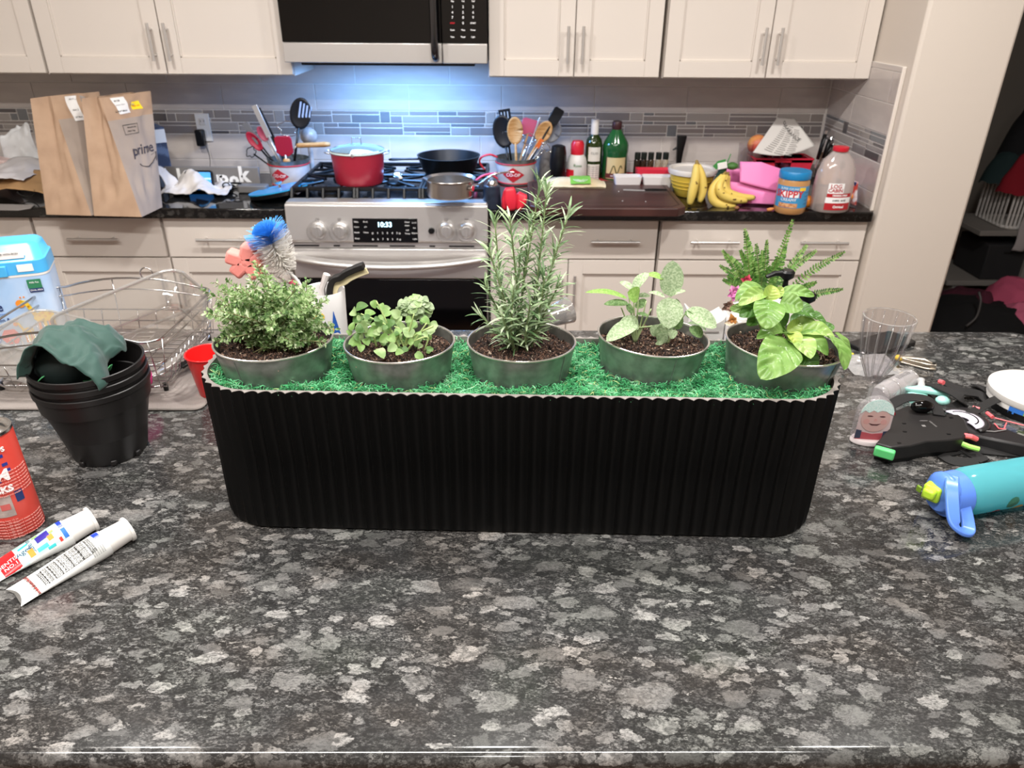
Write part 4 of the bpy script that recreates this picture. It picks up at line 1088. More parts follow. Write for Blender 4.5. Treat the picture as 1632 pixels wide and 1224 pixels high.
for i in range(13):
    y = lerp(ry0 + .02, ry1 - .02, i / 12)
    q = B(); q.tube([(rx0, y, .118 if i in (0, 12) else .066), (rx0 + .012, y, .014), (rx1 - .012, y, .014), (rx1, y, .118 if i in (0, 12) else .066)], .0013, 6); put('wire', q, M_wire, rk, 'all')
for x, y in ((rx0 + .02, ry0 + .03), (rx1 - .02, ry0 + .03), (rx0 + .02, ry1 - .03), (rx1 - .02, ry1 - .03)):
    q = B(); q.cyl((x, y, 0), (x, y, .016), .005, n=10); put('foot', q, M_black, rk)
q = B(); q.tube([(.04 + .014 * math.cos(t), ry1, .15 + .014 * math.sin(t)) for t in [2 * PI * i / 20 for i in range(20)]], .0016, 6, closed=True); put('ring', q, M_wire, rk, 'all')
# --- clear lidded container leaning in the rack
M_clear = clear_mat('clear_plastic', '#f3f1ee', 0.10, 0.05, haze=0.05)
def shell_box(w, d, h, r, t=.002, top=1.08):
    q = B(); rings = []
    for z, k in ((0, .93), (.004, .97), (h * .5, (1 + top) / 2), (h, top)):
        rings.append([(x * k, y * k, z) for x, y in rrect(w, d, r, 5)])
    for z, k in ((h, top - .03), (h * .5, (1 + top) / 2 - .03), (.006, .94)):
        rings.append([(x * k, y * k, z) for x, y in rrect(w, d, r, 5)])
    return q.loft(rings)
ct = thing('storage_container', 'big clear rectangular plastic container propped up in the dish rack', 'container', M=T(-0.755, 1.40, MZ + 0.082) @ R(10, 'Z') @ R(-20, 'Y') @ R(-50, 'X'))
put('tray', shell_box(0.26, 0.14, 0.07, .03), M_clear, ct)
q = B(); q.tube([(x * 1.09, y * 1.09, .07) for x, y in rrect(.26, .14, .03, 5)], .0035, 8, closed=True); put('lip', q, clear_mat('clear_edge', '#e8e6e2', 0.30, 0.05, haze=.15), ct, 'all')
q = B(); q.tube([(x * .86, y * .82, .003) for x, y in rrect(.26, .14, .03, 5)], .002, 6, closed=True); put('base_ridge', q, MATS['clear_edge'], ct, 'all')
t = thing('food_box', 'small clear plastic box in the near corner of the dish rack', 'container', M=T(-0.955, 1.385, MZ + 0.022) @ R(-12, 'Z') @ R(8, 'Y'))
put('tray', shell_box(0.13, 0.15, 0.085, .03), clear_mat('clear_plastic_milky', '#f3f1ee', 0.12, 0.08, haze=0.16), t)
q = B(); q.tube([(x * 1.08, y * 1.08, .085) for x, y in rrect(.13, .15, .03, 5)], .0028, 8, closed=True); put('lip', q, MATS['clear_edge'], t, 'all')
q = B(); q.ball((0, 0, 0), (.055, .02, .045), 14, lambda d: 1 + .15 * NZ.noise(d * 3)); tag(put('silicone_cup', q, mat('hot_pink', '#f0489c', .4), None, 'all', loc=(-0.748, 1.30, MZ + .048)), 'hot pink silicone cup behind the clear container in the rack', 'cup')
q = B()
for j in range(3): pass
a, b = P(262, 586, IZ + .03), P(322, 552, IZ + .045)
t = thing('serving_spatula', 'black and steel kitchen tool lying in the dish rack', 'utensil', (0, 0, 0))
q = B(); ribbon(q, bez([a, lerp(a, b, .5) + V((0, 0, .004)), b], 5), .020, .004); put('blade', q, M_steel, t, bevel=.001)
q = B(); q.tube([a + V((0, 0, -.004)), lerp(a, b, -.9)], .006, 8); put('handle', q, M_steel, t, 'all')
q = B(); ribbon(q, bez([lerp(a, b, .3) + V((.012, -.01, -.008)), lerp(a, b, .75) + V((.014, -.01, -.006)), b + V((.012, -.008, -.006))], 5), .018, .006); put('grip', q, M_black, t, bevel=.001)

# --- infant formula tub
fcn = P(110, 553, MZ)
FW, FD, FH = 0.20, 0.115, 0.165
FM_ = MX.Rotation(math.radians(21), 4, 'Z')
c0 = V(fcn) - FM_.to_3x3() @ V((FW / 2, -FD / 2, 0)); c0 += V((-0.012, .02, 0))
fm = thing('formula_tub', 'light blue infant formula tub with giraffes behind the dish rack', 'tub', (c0.x, c0.y, MZ), math.radians(21))
M_fb = mat('formula_label', '#a7c8ee', 0.35, var=(9, '#c9daf2')); M_flid = mat('formula_lid', '#4eb3ee', 0.3)
q = B(); q.loft([[(x * k, y * k, z) for x, y in rrect(FW, FD, .022, 5)] for z, k in ((0, .96), (.004, .985), (FH * .5, .99), (FH, 1.0))]); put('body', q, M_fb, fm)
q = B(); q.loft([[(x * k, y * k, z) for x, y in rrect(FW, FD, .022, 5)] for z, k in ((FH, 1.01), (FH + .003, 1.015), (FH + .006, 1.01))]); put('collar', q, M_white, fm)
q = B(); q.loft([[(x * k, y * k2 + o, z) for x, y in rrect(FW, FD, .022, 5)] for z, k, k2, o in ((FH + .005, 1.02, 1.02, 0), (FH + .034, 1.01, 1.01, 0), (FH + .037, .97, .93, .0), (FH + .058, .90, .70, .012), (FH + .064, .82, .6, .014))]); put('lid', q, M_flid, fm, bevel=.002)
yq = -FD / 2 - .0016
M_navy = mat('navy_print', '#1c2f66', .6); M_yel = mat('yellow_print', '#f7cf3c', .6); M_or = mat('orange_print', '#f0902e', .6); M_rdp = mat('red_print', '#d8392f', .6); M_blp = mat('blue_print', '#2f6fc4', .6)
FT = lambda x, z, y=0: T(x, yq - y, z) @ UPR
def flatpoly(parent, out, M, m, name='print', th=.0004):
    return put(name, (lambda q: (setattr(q, 'M', M), q.prism(out, 0, th), q)[-1])(B()), m, parent)
flatpoly(fm, rrect(.074, .021, .002, 2, (0, 0)), FT(-.045, .132) @ R(0, 'Z'), M_print, 'logo_panel')
lettering('KIRKLAND', .0135, FT(-.045, .134, .0006), M_wprint, fm, bold=.0004); lettering('Signature', .006, FT(-.045, .125, .0006), M_rdp, fm)
lettering('ProCare', .029, FT(-.052, .103), M_navy, fm, bold=.0003)
lettering('NON-GMO MILK-BASED POWDER', .0055, FT(-.04, .086), M_blp, fm)
lettering('Complete Nutrition &', .011, FT(-.045, .073), M_navy, fm); lettering('Easy to Digest', .011, FT(-.045, .060), M_navy, fm)
for i, (x, m, a_, b_) in enumerate(((-.076, mat('crimson_print', '#b02c4c', .6), 'Immune', 'Support'), (-.040, M_blp, 'Brain', 'Development'), (-.004, mat('coral_print', '#e9573f', .6), 'Growth', 'Care'))):
    flatpoly(fm, ngon(6, .0195), FT(x, .033), m, 'badge'); lettering(a_, .0075, FT(x, .036, .0006), M_wprint, fm); lettering(b_, .0055, FT(x, .028, .0006), M_wprint, fm)
flatpoly(fm, rrect(.027, .020, .001, 2), FT(.070, .148), mat('green_print', '#2f7d57', .6), 'badge'); lettering('Milk Fat', .0055, FT(.070, .151, .0006), M_wprint, fm); flatpoly(fm, rrect(.027, .009, .001, 2), FT(.071, .1335), M_navy, 'badge'); lettering('DHA ARA', .0055, FT(.071, .1335, .0006), M_wprint, fm)
lettering('NET WT 42 OZ (2.63 LB)', .005, FT(.055, .012), M_navy, fm)
# giraffes, large and small
def giraffe(x, z, s, flip=1):
    G = lambda pts, m: flatpoly(fm, [(p[0] * s * flip, p[1] * s) for p in pts], FT(x, z, .0002), m, 'giraffe_print')
    G([(-1.2, 2.2), (-.2, 2.6), (1.0, 2.4), (1.2, 1.6), (.8, 1.1), (-1.0, 1.1), (-1.4, 1.6)], M_yel)
    for lx in (-.9, -.2, .35, .85): G([(lx - .17, 1.2), (lx + .17, 1.2), (lx + .2, -1.2), (lx + .3, -1.5), (lx - .3, -1.5), (lx - .18, -1.2)], M_or if lx in (-.9, .35) else M_yel)
    G([(-1.3, 2.0), (-.8, 2.2), (-1.6, 4.2), (-2.3, 4.4), (-2.4, 3.9), (-1.9, 3.6)], M_yel)
    G([(p[0], p[1]) for p in ngon(12, .55, (-2.4, 3.9))], M_or); G(ngon(8, .12, (-2.2, 4.75)), M_or); G(ngon(8, .12, (-1.8, 4.75)), M_or)
    for px, pz in ((-.6, 2.0), (0, 1.8), (.6, 2.1), (-.2, 2.3), (-1.3, 2.9), (-1.6, 3.4)): G(ngon(6, .16, (px, pz)), M_or)
giraffe(.072, .042, .0165); giraffe(.032, .028, .0085)
lettering('NON-GMO MILK-BASED POWDER WITH IRON', .0052, T(0, -FD / 2 * .86 - .0005, FH + .050) @ R(62, 'X'), M_print, fm)
flatpoly(fm, rrect(.13, .016, .001, 2), T(0, -FD / 2 * .855, FH + .047) @ R(60, 'X'), mat('silver_label', '#b9b4b2', .4), 'label_strip')
flatpoly(fm, rrect(.030, .016, .001, 2), T(.062, -FD / 2 * 1.02 - .001, FH + .020) @ UPR, M_wprint, 'sticker')
put('latch', B().box((0, -FD / 2 * 1.02 - .002, FH + .016), (.055, .005, .024)), M_flid, fm, bevel=.002)

# --- red cup behind the planter's end
c = P(330, 640)
t = thing('red_cup', 'red plastic cup half hidden behind the end of the planter', 'cup', (c.x + .006, c.y + .03, IZ))
hc = .092
q = B(); q.lathe([(0, .002), (.026, .0), (.028, .002), (.0405, hc), (.0415, hc + .002), (.0395, hc + .001), (.0265, .006), (0, .005)], 32); put('wall', q, mat('cup_red', '#e02222', .3), t)
q = B(); q.tube([(.0412 * math.cos(a), .0412 * math.sin(a), hc) for a in [2 * PI * i / 32 for i in range(32)]], .0016, 6, closed=True); put('lip', q, mat('cup_red', 0), t, 'all')

# --- foam sealant can
c = V((P(68, 838).x - .0345, P(68, 838).y, IZ))
cn = thing('foam_can', 'red spray foam can with blue label panel', 'can', c)
CRd = .034; CH = .163
M_can = mat('can_red', '#c5443a', .32); M_tin = mat('tinplate', (.75, .74, .72), .25, 1.0)
q = B(); q.lathe([(0, .002), (CRd - .003, .0), (CRd, .003), (CRd, CH), (CRd - .0015, CH + .003)], 40); put('body', q, M_can, cn)
q = B(); q.lathe([(CRd - .0015, CH + .002), (CRd + .0005, CH + .004), (CRd, CH + .008), (CRd - .003, CH + .008), (CRd - .005, CH + .003), (CRd * .5, CH + .012), (.010, CH + .018), (.010, CH + .024), (0, CH + .024)], 40); put('dome_top', q, M_tin, cn)
def cyl_patch(q, r, a0, a1, z0, z1, n=10):
    return q.grid(lambda u, v: (r * math.cos(math.radians(lerp(a0, a1, u))), r * math.sin(math.radians(lerp(a0, a1, u))), lerp(z0, z1, v)), n, 1)
M_blpan = mat('can_blue', '#27348c', .4)
put('label_blue', cyl_patch(B(), CRd + .0005, 235, 306, .098, .130), M_blpan, cn, 'all')
CA = lambda a, z: MX.Rotation(math.radians(a), 4, 'Z') @ T(0, 0, z)
bl = lambda s, size, a, z, m=None, **k: lettering(s, size, CA(a, z), m or M_wprint, cn, bend=CRd + .0008, **k)
bl('FOAM', .026, -2, .108, bold=.0006); bl('TITE', .012, -2, .125); bl('LOCTITE', .011, 0, .145, bold=.0003); bl('& CRACKS', .014, 0, .086, bold=.0006); bl('GAPS', .010, 44, .148, bold=.0004)
put('label_picture', cyl_patch(B(), CRd + .0005, 240, 312, .040, .076), mat('can_picture', '#b7a6a0', .5, var=(60, '#8d7f7c')), cn, 'all')
put('label_picture', cyl_patch(B(), CRd + .0009, 286, 306, .052, .062), mat('can_hand', '#c7605c', .5), cn, 'all')
for i in range(14): bl('fills gaps and cracks up to one inch', .0036, 62, .112 - i * .0052 if i < 8 else .030 - (i - 8) * .0052, mat('can_text', '#e9a59c', .5))
for i in range(7): bl('draft and pest sealing foam 12 oz', .0036, 2, .034 - i * .0052, mat('can_text', 0))
for i, (z, w) in enumerate(((.136, 8), (.122, 12), (.112, 14))): put('label_badge', cyl_patch(B(), CRd + .0007, 318, 318 + w, z, z + .005), M_blpan, cn, 'all')
put('label_badge', cyl_patch(B(), CRd + .0007, 322, 340, .060, .078), M_navy, cn, 'all')
# --- toothpaste tubes
M_tubew = mat('tube_white', '#eef0ee', .28); M_mint = mat('mint_print', '#b9ded6', .4)
def paste_tube(tailpx, cappx, z, R_, rollang, label):
    a, b = P(*tailpx, IZ + .004), P(*cappx, IZ + R_)
    L = (b - a).length; d = (b - a).normalized()
    x = d; z_ = (UPV - x * x.z).normalized(); y = z_.cross(x)
    M = MX((x, y, z_)).transposed().to_4x4(); M.translation = a
    t = thing('toothpaste_tube', label, 'toothpaste', M=M @ MX.Rotation(math.radians(rollang), 4, 'X'), group='white toothpaste tubes')
    Lb = L - .036; q = B(); rings = []
    for i in range(11):
        f = i / 10; rz = lerp(.0012, R_, min(1, f * 1.15) ** .8); ry = lerp(R_ * 1.25, R_, f)
        rings.append([(f * Lb - (.004 * math.cos(2 * 2 * PI * j / 28) if i == 0 else 0), ry * math.cos(2 * PI * j / 28), rz * math.sin(2 * PI * j / 28)) for j in range(28)])
    q.loft(rings); put('tube', q, M_tubew, t)
    q = B(); rc_ = R_ * .98
    q.loft([[(Lb + dx, k * rc_ * math.cos(2 * PI * j / 32), k * rc_ * math.sin(2 * PI * j / 32)) for j in range(32)] for dx, k in ((-.002, .7), (-.001, .93), (.002, .95), (.031, .86), (.0315, 1.0), (.036, 1.0), (.0365, .9))]); put('cap', q, M_white, t, bevel=.0004)
    surf = lambda f, s: V((f * Lb, (lerp(R_ * 1.25, R_, f)) * math.sin(s - .62), lerp(.0012, R_, min(1, f * 1.15) ** .8) * math.cos(s - .62) + .0003))
    return t, Lb, surf
def on_tube(parent, surf, f0, f1, s0, s1, m, name='print', n=8, lift=.0004):
    return put(name, B().grid(lambda u, v: surf(lerp(f0, f1, u), lerp(s0, s1, v)) + V((0, 0, lift)), 4, n), m, parent, 'all')
def tube_text(s, size, parent, surf, Lb, f, sc, m, rot=0):
    me = text_mesh(s, size, depth=.0); 
    for v in me.vertices:
        x, y = v.co.x, v.co.y
        if rot: x, y = -y, x
        R_ = .018; v.co = surf(max(0.02, min(1, f + x / Lb)), sc + y / R_) + V((0, 0, .0006))
    me.materials.clear(); me.materials.append(m); o = bpy.data.objects.new('lettering', me); C.objects.link(o); o.parent = parent
RT = .0200
t, Lb, sf = paste_tube((-8, 912), (148, 826), 0, RT, 0, 'childrens toothpaste tube with red and mint print, beside the foam can')
on_tube(t, sf, .06, .30, -1.4, 1.5, mat('tube_red', '#d8242a', .3), 'red_patch'); on_tube(t, sf, .30, .93, -1.0, 1.9, M_mint, 'mint_patch')
on_tube(t, sf, .91, .97, -.7, .1, M_blp, 'blue_patch'); on_tube(t, sf, .91, .97, .25, 1.2, mat('tube_blue', '#1f3fb0', .3), 'blue_patch'); on_tube(t, sf, .84, .88, -.75, -.4, M_rdp, 'red_patch')
for f, s_, m, w, h in ((.76, .0, M_or, .05, .25), (.68, .45, mat('violet_print', '#3a2f9a', .5), .12, .35), (.62, -.35, mat('teal_print', '#3cc3c8', .5), .10, .2), (.47, -.2, M_or, .05, .4), (.72, -.7, mat('teal_print', 0), .07, .15), (.80, .35, mat('lime_print', '#9fd86a', .5), .04, .1), (.42, .75, mat('teal_print', 0), .09, .1), (.60, .9, mat('lime_print', 0), .05, .12)):
    w *= 1.5; h *= 1.7
    on_tube(t, sf, f - w / 2, f + w / 2, s_ - h / 2, s_ + h / 2, m, 'doodle_print', 4, .0007)
tube_text('Ages', .011, t, sf, Lb, .40, .3, M_navy); tube_text('Safe to', .010, t, sf, Lb, .50, .45, M_navy, 1); tube_text('DENTIST', .0085, t, sf, Lb, .19, .35, M_wprint); tube_text('NO.1', .0085, t, sf, Lb, .19, -.1, M_wprint)
t, Lb, sf = paste_tube((26, 950), (206, 842), 0, RT * .98, 0, 'white toothpaste tube showing its drug facts and bar code, nearest the camera')
on_tube(t, sf, .90, .97, .35, 1.1, mat('tube_blue', 0), 'blue_patch')
for k in range(16): on_tube(t, sf, .93 - k * .0085, .9335 - k * .0085 - (.002 if k % 3 else 0), -.9, -.2, M_print, 'bar_code', 3, .0005)
for f in (.30, .38, .46, .58, .70, .80): on_tube(t, sf, f, f + .006, -.5, .95, M_print, 'table_line', 6, .0005)
on_tube(t, sf, .30, .80, .95, .98, M_print, 'table_line', 2, .0005); on_tube(t, sf, .38, .80, -.53, -.5, M_print, 'table_line', 2, .0005); on_tube(t, sf, .46, .80, .22, .24, M_print, 'table_line', 2, .0005)
for k in range(9):
    tube_text('Drug Facts active purpose use' if k % 2 else 'Directions do not swallow ask', .0060, t, sf, Lb, .56, -.4 + k * .16, M_print)
for k in range(3): tube_text('Sodium fluoride 0.24%', .0065, t, sf, Lb, .17, .1 + k * .25, M_rdp if k == 2 else M_print, 1)

# ------------------------------------------------------------------ behind the planter
# white crock with lemon and blue print
yc = 1.36
c = P(516, 560); l_, r_ = Q(483, 462, yc), Q(549, 462, yc)
ck = thing('utensil_crock', 'white glazed crock with yellow lemons and a blue triangle, behind the thyme', 'crock', ((l_.x + r_.x) / 2, yc, MZ if False else IZ))
RC = (r_.x - l_.x) / 2; HC = Q(516, 460, yc).z - IZ
q = B(); q.lathe([(0, .002), (RC * .86, 0), (RC * .90, .004), (RC * .97, HC * .8), (RC, HC - .002), (RC * .985, HC), (RC * .94, HC - .002), (RC * .90, HC * .7), (RC * .84, .008), (0, .007)], 40); put('body', q, mat('crock_glaze', '#efedec', .12), ck)
put('blue_triangle', B().grid(lambda u, v: (lambda z, a: ((RC * (.90 + .0875 * z / HC) + .0008) * math.cos(math.radians(a)), (RC * (.90 + .0875 * z / HC) + .0008) * math.sin(math.radians(a)), z))(lerp(HC * .22, HC * .84, v), lerp(lerp(276, 303, v), lerp(345, 304, v), u)), 10, 10), mat('cobalt_print', '#2f62b8', .3), ck, 'all')
for a, z, s, m in ((246, HC * .76, .014, M_or), (263, HC * .80, .011, M_yel), (254, HC * .64, .012, M_yel), (280, HC * .66, .015, M_yel), (262, HC * .45, .016, M_yel)):
    r0 = RC * (.90 + .09 * z / HC) + .0005
    put('lemon_print', B().grid(lambda u, v: ((r0 + .0004) * math.cos(math.radians(a) + (s * v * math.cos(2 * PI * u)) / RC), (r0 + .0004) * math.sin(math.radians(a) + (s * v * math.cos(2 * PI * u)) / RC), z + s * .8 * v * math.sin(2 * PI * u)), 14, 2), m, ck, 'all')
cc = V((ck.location.x, yc, IZ))
# dish brush with blue tip and white bristles
base_ = cc + V((-.020, 0, .02)); hd = Q(437, 400, yc - .01); ax = (Q(425, 375, yc - .02) - Q(478, 460, yc)).normalized()
t = thing('bottle_brush', 'bottle brush with white bristles and a blue tip, standing in the white crock', 'brush', (0, 0, 0))
q = B(); q.tube(bez([base_, Q(486, 470, yc), Q(452, 425, yc - .005)], 6), .0035, 8); put('handle', q, M_white, t, 'all')
q = B(); o1 = ax.orthogonal().normalized(); o2 = ax.cross(o1); rnd = random.Random(3)
p0_ = Q(456, 432, yc - .005); p1_ = Q(426, 372, yc - .02); Lh = (p1_ - p0_).length
wb_, bb_ = B(), B()
for i in range(1000):
    f = rnd.random(); a = rnd.uniform(0, 2 * PI); r_ = (o1 * math.cos(a) + o2 * math.sin(a)); p = lerp(p0_, p1_, f); fl = .45 * math.sin(min(1, f * 1.1) * PI / 2) + .45
    L_ = .047 * fl; e_ = p + (r_ + ax * (-.1 + f * .5)).normalized() * L_; s_ = r_.cross(ax) * .0008
    (wb_ if f < .74 else bb_).add([p + s_, p - s_, e_ - s_, e_ + s_], [(0, 1, 2, 3)])
for i in range(420):
    a = rnd.uniform(0, 2 * PI); k = rnd.random() ** .5; r_ = (o1 * math.cos(a) + o2 * math.sin(a)); p = p1_ - ax * .006; e_ = p + (ax + r_ * k * 1.4).normalized() * .030; s_ = V((.0006, 0, .0006)); bb_.add([p + s_, p - s_, e_ - s_, e_ + s_], [(0, 1, 2, 3)])
put('bristles', wb_, leafmat('bristle_white', '#fbf9f5', '#f1eee8', .6), t, False, kind='stuff', label='white nylon bristles'); put('tip_bristles', bb_, mat('bristle_blue', '#4fa6ee', .5), t, False, kind='stuff', label='bright blue nylon tip')
q = B()
for i in range(70):
    a = rnd.uniform(0, 2 * PI); b0 = lerp(Q(474, 455, yc), Q(458, 470, yc), rnd.random()); e_ = b0 + V((math.cos(a), .4 * math.sin(a), .4)) * .03; s_ = V((.0004, 0, .0004)); q.add([b0 + s_, b0 - s_, e_ - s_, e_ + s_], [(0, 1, 2, 3)])
t2 = thing('nipple_brush', 'small clear-bristled brush with a pink collar, under the blue-tipped brush', 'brush', (0, 0, 0)); put('bristles', q, mat('bristle_clear', '#d9d4d0', .4), t2, False, kind='stuff')
q = B(); q.tube([Q(464, 447, yc), Q(472, 456, yc)], .007, 10); put('collar', q, mat('coral_pink', '#e8627e', .4), t2)
q = B(); q.tube([Q(440, 440, yc), Q(472, 456, yc), cc + V((-.02, .01, .03))], .0022, 8); put('handle', q, M_white, t2, 'all')
# coral petal-shaped sponge brush
t = thing('sponge_brush', 'coral foam bottle sponge with petal lobes, beside the white bristle brush', 'brush', (0, 0, 0))
M_cor = mat('coral_foam', '#f0938a', .8, bump=(300, .5, .001)); cs = Q(394, 416, yc - .01)
for a, r_ in ((75, .019), (160, .021), (225, .020), (300, .020), (10, .014)):
    a = math.radians(a); q = B(); q.M = T(*(cs + V((math.cos(a) * r_, 0, math.sin(a) * r_ * .9)))) @ MX.Rotation(-a, 4, 'Y'); q.box((0, 0, 0), (.034, .030, .027)); put('petal', q, M_cor, t, bevel=.006)
q = B(); q.ball(cs, .016, 12); put('core', q, M_cor, t, 'all')
q = B(); q.tube([cs, Q(440, 450, yc), cc + V((-.025, .015, .03))], .003, 8); put('handle', q, M_white, t, 'all')
# black curved-handle scrubber and white straw-like handle
t = thing('pan_scrubber', 'black ridged curved handle with cream edge, standing in the white crock', 'brush', (0, 0, 0))
pth = bez([cc + V((.005, 0, .03)), Q(526, 464, yc), Q(545, 440, yc), Q(562, 430, yc), Q(580, 423, yc)], 6)
q = B(); ribbon(q, pth, .012, .019, up=(0, 1, 0)); put('grip', q, mat('ribbed_black', '#171513', .6, bump=(300, .6, .001)), t, bevel=.002)
q = B(); ribbon(q, [p + V((.006, .0, -.010)) for p in pth], .013, .003, up=(0, 1, 0)); put('edge', q, mat('cream_plastic', '#e6d9ae', .4), t, bevel=.001)
t = thing('straw_brush', 'thin clear plastic handle upright in the white crock', 'brush', (0, 0, 0))
q = B(); q.tube([cc + V((0, .01, .03)), Q(513, 460, yc), Q(521, 437, yc)], [.005, .006, .007], 8); put('handle', q, mat('cloudy_plastic', '#d9d2cf', .25), t)

# clear tumbler lying on its side, behind the rosemary
ca_, cb_ = P(872, 506, IZ + .035), P(897, 500, IZ + .038)
t = thing('clear_tumbler', 'clear tumbler tipped on its side, seen past the rosemary', 'glass', M=T(ca_.x, ca_.y, IZ + .033) @ R(24, 'Z') @ R(78, 'Y'))
q = B(); q.lathe([(0, .002), (.020, 0), (.023, .003), (.033, .060), (.0325, .062), (.031, .060), (.0215, .006), (0, .006)], 28); put('bowl', q, clear_mat('smoky_clear', '#cfcac6', .30, .04, haze=.12), t)
# white saddle-shaped ceramic sponge caddy
ys = 1.42
a, b = Q(1092, 510, ys), Q(1150, 510, ys)
t = thing('sponge_caddy', 'white ceramic sponge caddy with a dipped top, behind the sage', 'caddy', ((a.x + b.x) / 2, ys, IZ))
w_ = (b.x - a.x); hz = Q(1092, 489, ys).z - IZ
out = [(-w_ / 2, 0), (w_ / 2, 0), (w_ / 2, hz * .95)] + [(w_ / 2 - w_ * f, hz * (.95 - .14 * math.sin(PI * f) + .05 * f)) for f in (.1, .2, .3, .4, .5, .6, .7, .8, .9)] + [(-w_ / 2, hz)]
q = B(); q.M = T(0, .03, 0) @ UPR; q.prism(out, 0, .06); put('body', q, mat('caddy_glaze', '#cfccc8', .3), t, bevel=.004)
put('slot_line', B().box((0, -.031, hz * .72), (w_ * .7, .002, .003)), mat('shadow_grey', '#8b8682', .6), t)

# --- fern in a white ribbed pot with silk flowers
yf_ = 1.40
a, b = Q(1152, 520, yf_), Q(1262, 520, yf_)
RP = (b.x - a.x) / 2; HP = Q(1152, 500, yf_).z - IZ
fp = thing('ribbed_pot', 'white ribbed ceramic pot behind the basil, holding the fern', 'plant pot', ((a.x + b.x) / 2, yf_, IZ))
q = B(); q.lathe([(0, .002), (RP * .85, 0), (RP * .9, .005), (RP, HP), (RP * .93, HP), (RP * .9, HP - .02), (0, HP - .022)], 96, fn=lambda a, z: 1 + .012 * math.cos(a * 32)); put('body', q, mat('crock_glaze', 0), fp)
fn_ = thing('potted_fern', 'small fern with feathery fronds rising behind the basil', 'plant', (fp.location.x, yf_, IZ + HP - .02))
M_fern = [leafmat('fern_' + k, a, b, .5, scale=80) for k, a, b in (('a', '#5d8f3e', '#7cab55'), ('b', '#3f6b2e', '#55823c'), ('c', '#8ab45e', '#a5c67a'))]
rnd = random.Random(9)
for i, (tx, ty_, dy) in enumerate(((1263, 352, .0), (1187, 366, -.02), (1190, 372, .03), (1152, 400, .0), (1148, 424, .02), (1345, 402, .0), (1342, 461, -.02), (1222, 384, .01), (1285, 392, .03), (1153, 446, -.02), (1215, 400, .04), (1252, 392, .04), (1300, 400, .05), (1205, 390, -.03), (1175, 430, -.03), (1240, 410, -.02), (1300, 450, -.03), (1165, 410, .04), (1200, 420, .0), (1228, 425, .0), (1255, 430, .02), (1190, 440, -.02), (1215, 440, -.03), (1180, 400, .02), (1195, 405, .05), (1210, 430, .05), (1235, 440, .03), (1160, 440, .03))):
    b0 = V((fp.location.x + rnd.uniform(-.02, .02), yf_ + rnd.uniform(-.02, .02), IZ + HP - .02)); tp = Q(tx, ty_, yf_ + dy)
    mid = lerp(b0, tp, .55) + V((0, 0, .02 if ty_ > 395 else .008)); pth = bez([b0 - fn_.location, mid - fn_.location, tp - fn_.location], 16)
    q = B(); q.tube(pth[::4] + [pth[-1]], .0008, 5); fr = put('frond', q, mat('fern_stalk', '#6b7a3c', .6), fn_, 'all')
    q = B(); n = len(pth); side0 = V((rnd.uniform(-.3, .3), -1, .3)).normalized()
    for j in range(4, n):
        axf = (pth[min(j + 1, n - 1)] - pth[j - 1]).normalized(); s_ = axf.cross(side0).normalized(); L_ = .012 * (1 - (j / n) ** 3 * .75) * rnd.uniform(.8, 1.1)
        for sg_ in (-1, 1):
            d = (s_ * sg_ + axf * .35 + V((0, -.2, rnd.uniform(-.3, .2)))).normalized(); w2 = axf * .0020; p = pth[j]; q.k = rnd.choices((0, 1, 2), (5, 3, 3) if ty_ < 420 else (4, 5, 1))[0]
            q.add([p - w2 * .5, p + w2 * .5, p + d * L_ * .55 + w2 + V((0, 0, .001)), p + d * L_, p + d * L_ * .55 - w2], [(0, 1, 2, 3, 4)])
    put('leaflets', q, M_fern, fr, False, kind='stuff')
def rosette(name, label, c, R_, m1, m2, n=14, cat='flower', seed=0):
    t = thing(name, label, cat, c); rnd = random.Random(seed); q = B()
    for i in range(n):
        a = i * 2.4; k = (i + 1) / n; r_ = R_ * k ** .6; d = V((math.cos(a), -.35 - .3 * (1 - k), math.sin(a))).normalized(); nr = V((0, -1, .1)) + d * (.8 * (1 - k))
        pt = leaf_b(V((0, 0, 0)), d * r_, R_ * .75, nr, .22, .3, nu=5, nv=2); put('petal', pt, m1 if i % 3 else m2, t, 'all')
    q.ball((0, -R_ * .25, 0), R_ * .16, 8); put('centre', q, m2, t, 'all')
rosette('pink_bloom', 'bright pink silk bloom at the edge of the ribbed pot', Q(1170, 464, yf_ - .05), .020, mat('petal_pink', '#f0a3d3', .6), mat('petal_magenta', '#dd7cba', .6), 16)
rosette('red_bloom', 'rose red silk bloom under the fern fronds', Q(1188, 446, yf_ - .04), .015, mat('petal_rose', '#d9506a', .6), mat('petal_crimson', '#b83a55', .6), 12)
rosette('dried_bloom', 'dusty brown dried bloom below the pink one', Q(1160, 486, yf_ - .055), .017, mat('petal_taupe', '#a98575', .8), mat('petal_brown', '#6b5146', .8), 14)
rosette('cream_bloom', 'cream five-petal bloom lowest on the ribbed pot', Q(1165, 511, yf_ - .065), .020, mat('petal_cream', '#f0dcc0', .7), mat('petal_amber', '#c98a4a', .7), 7)
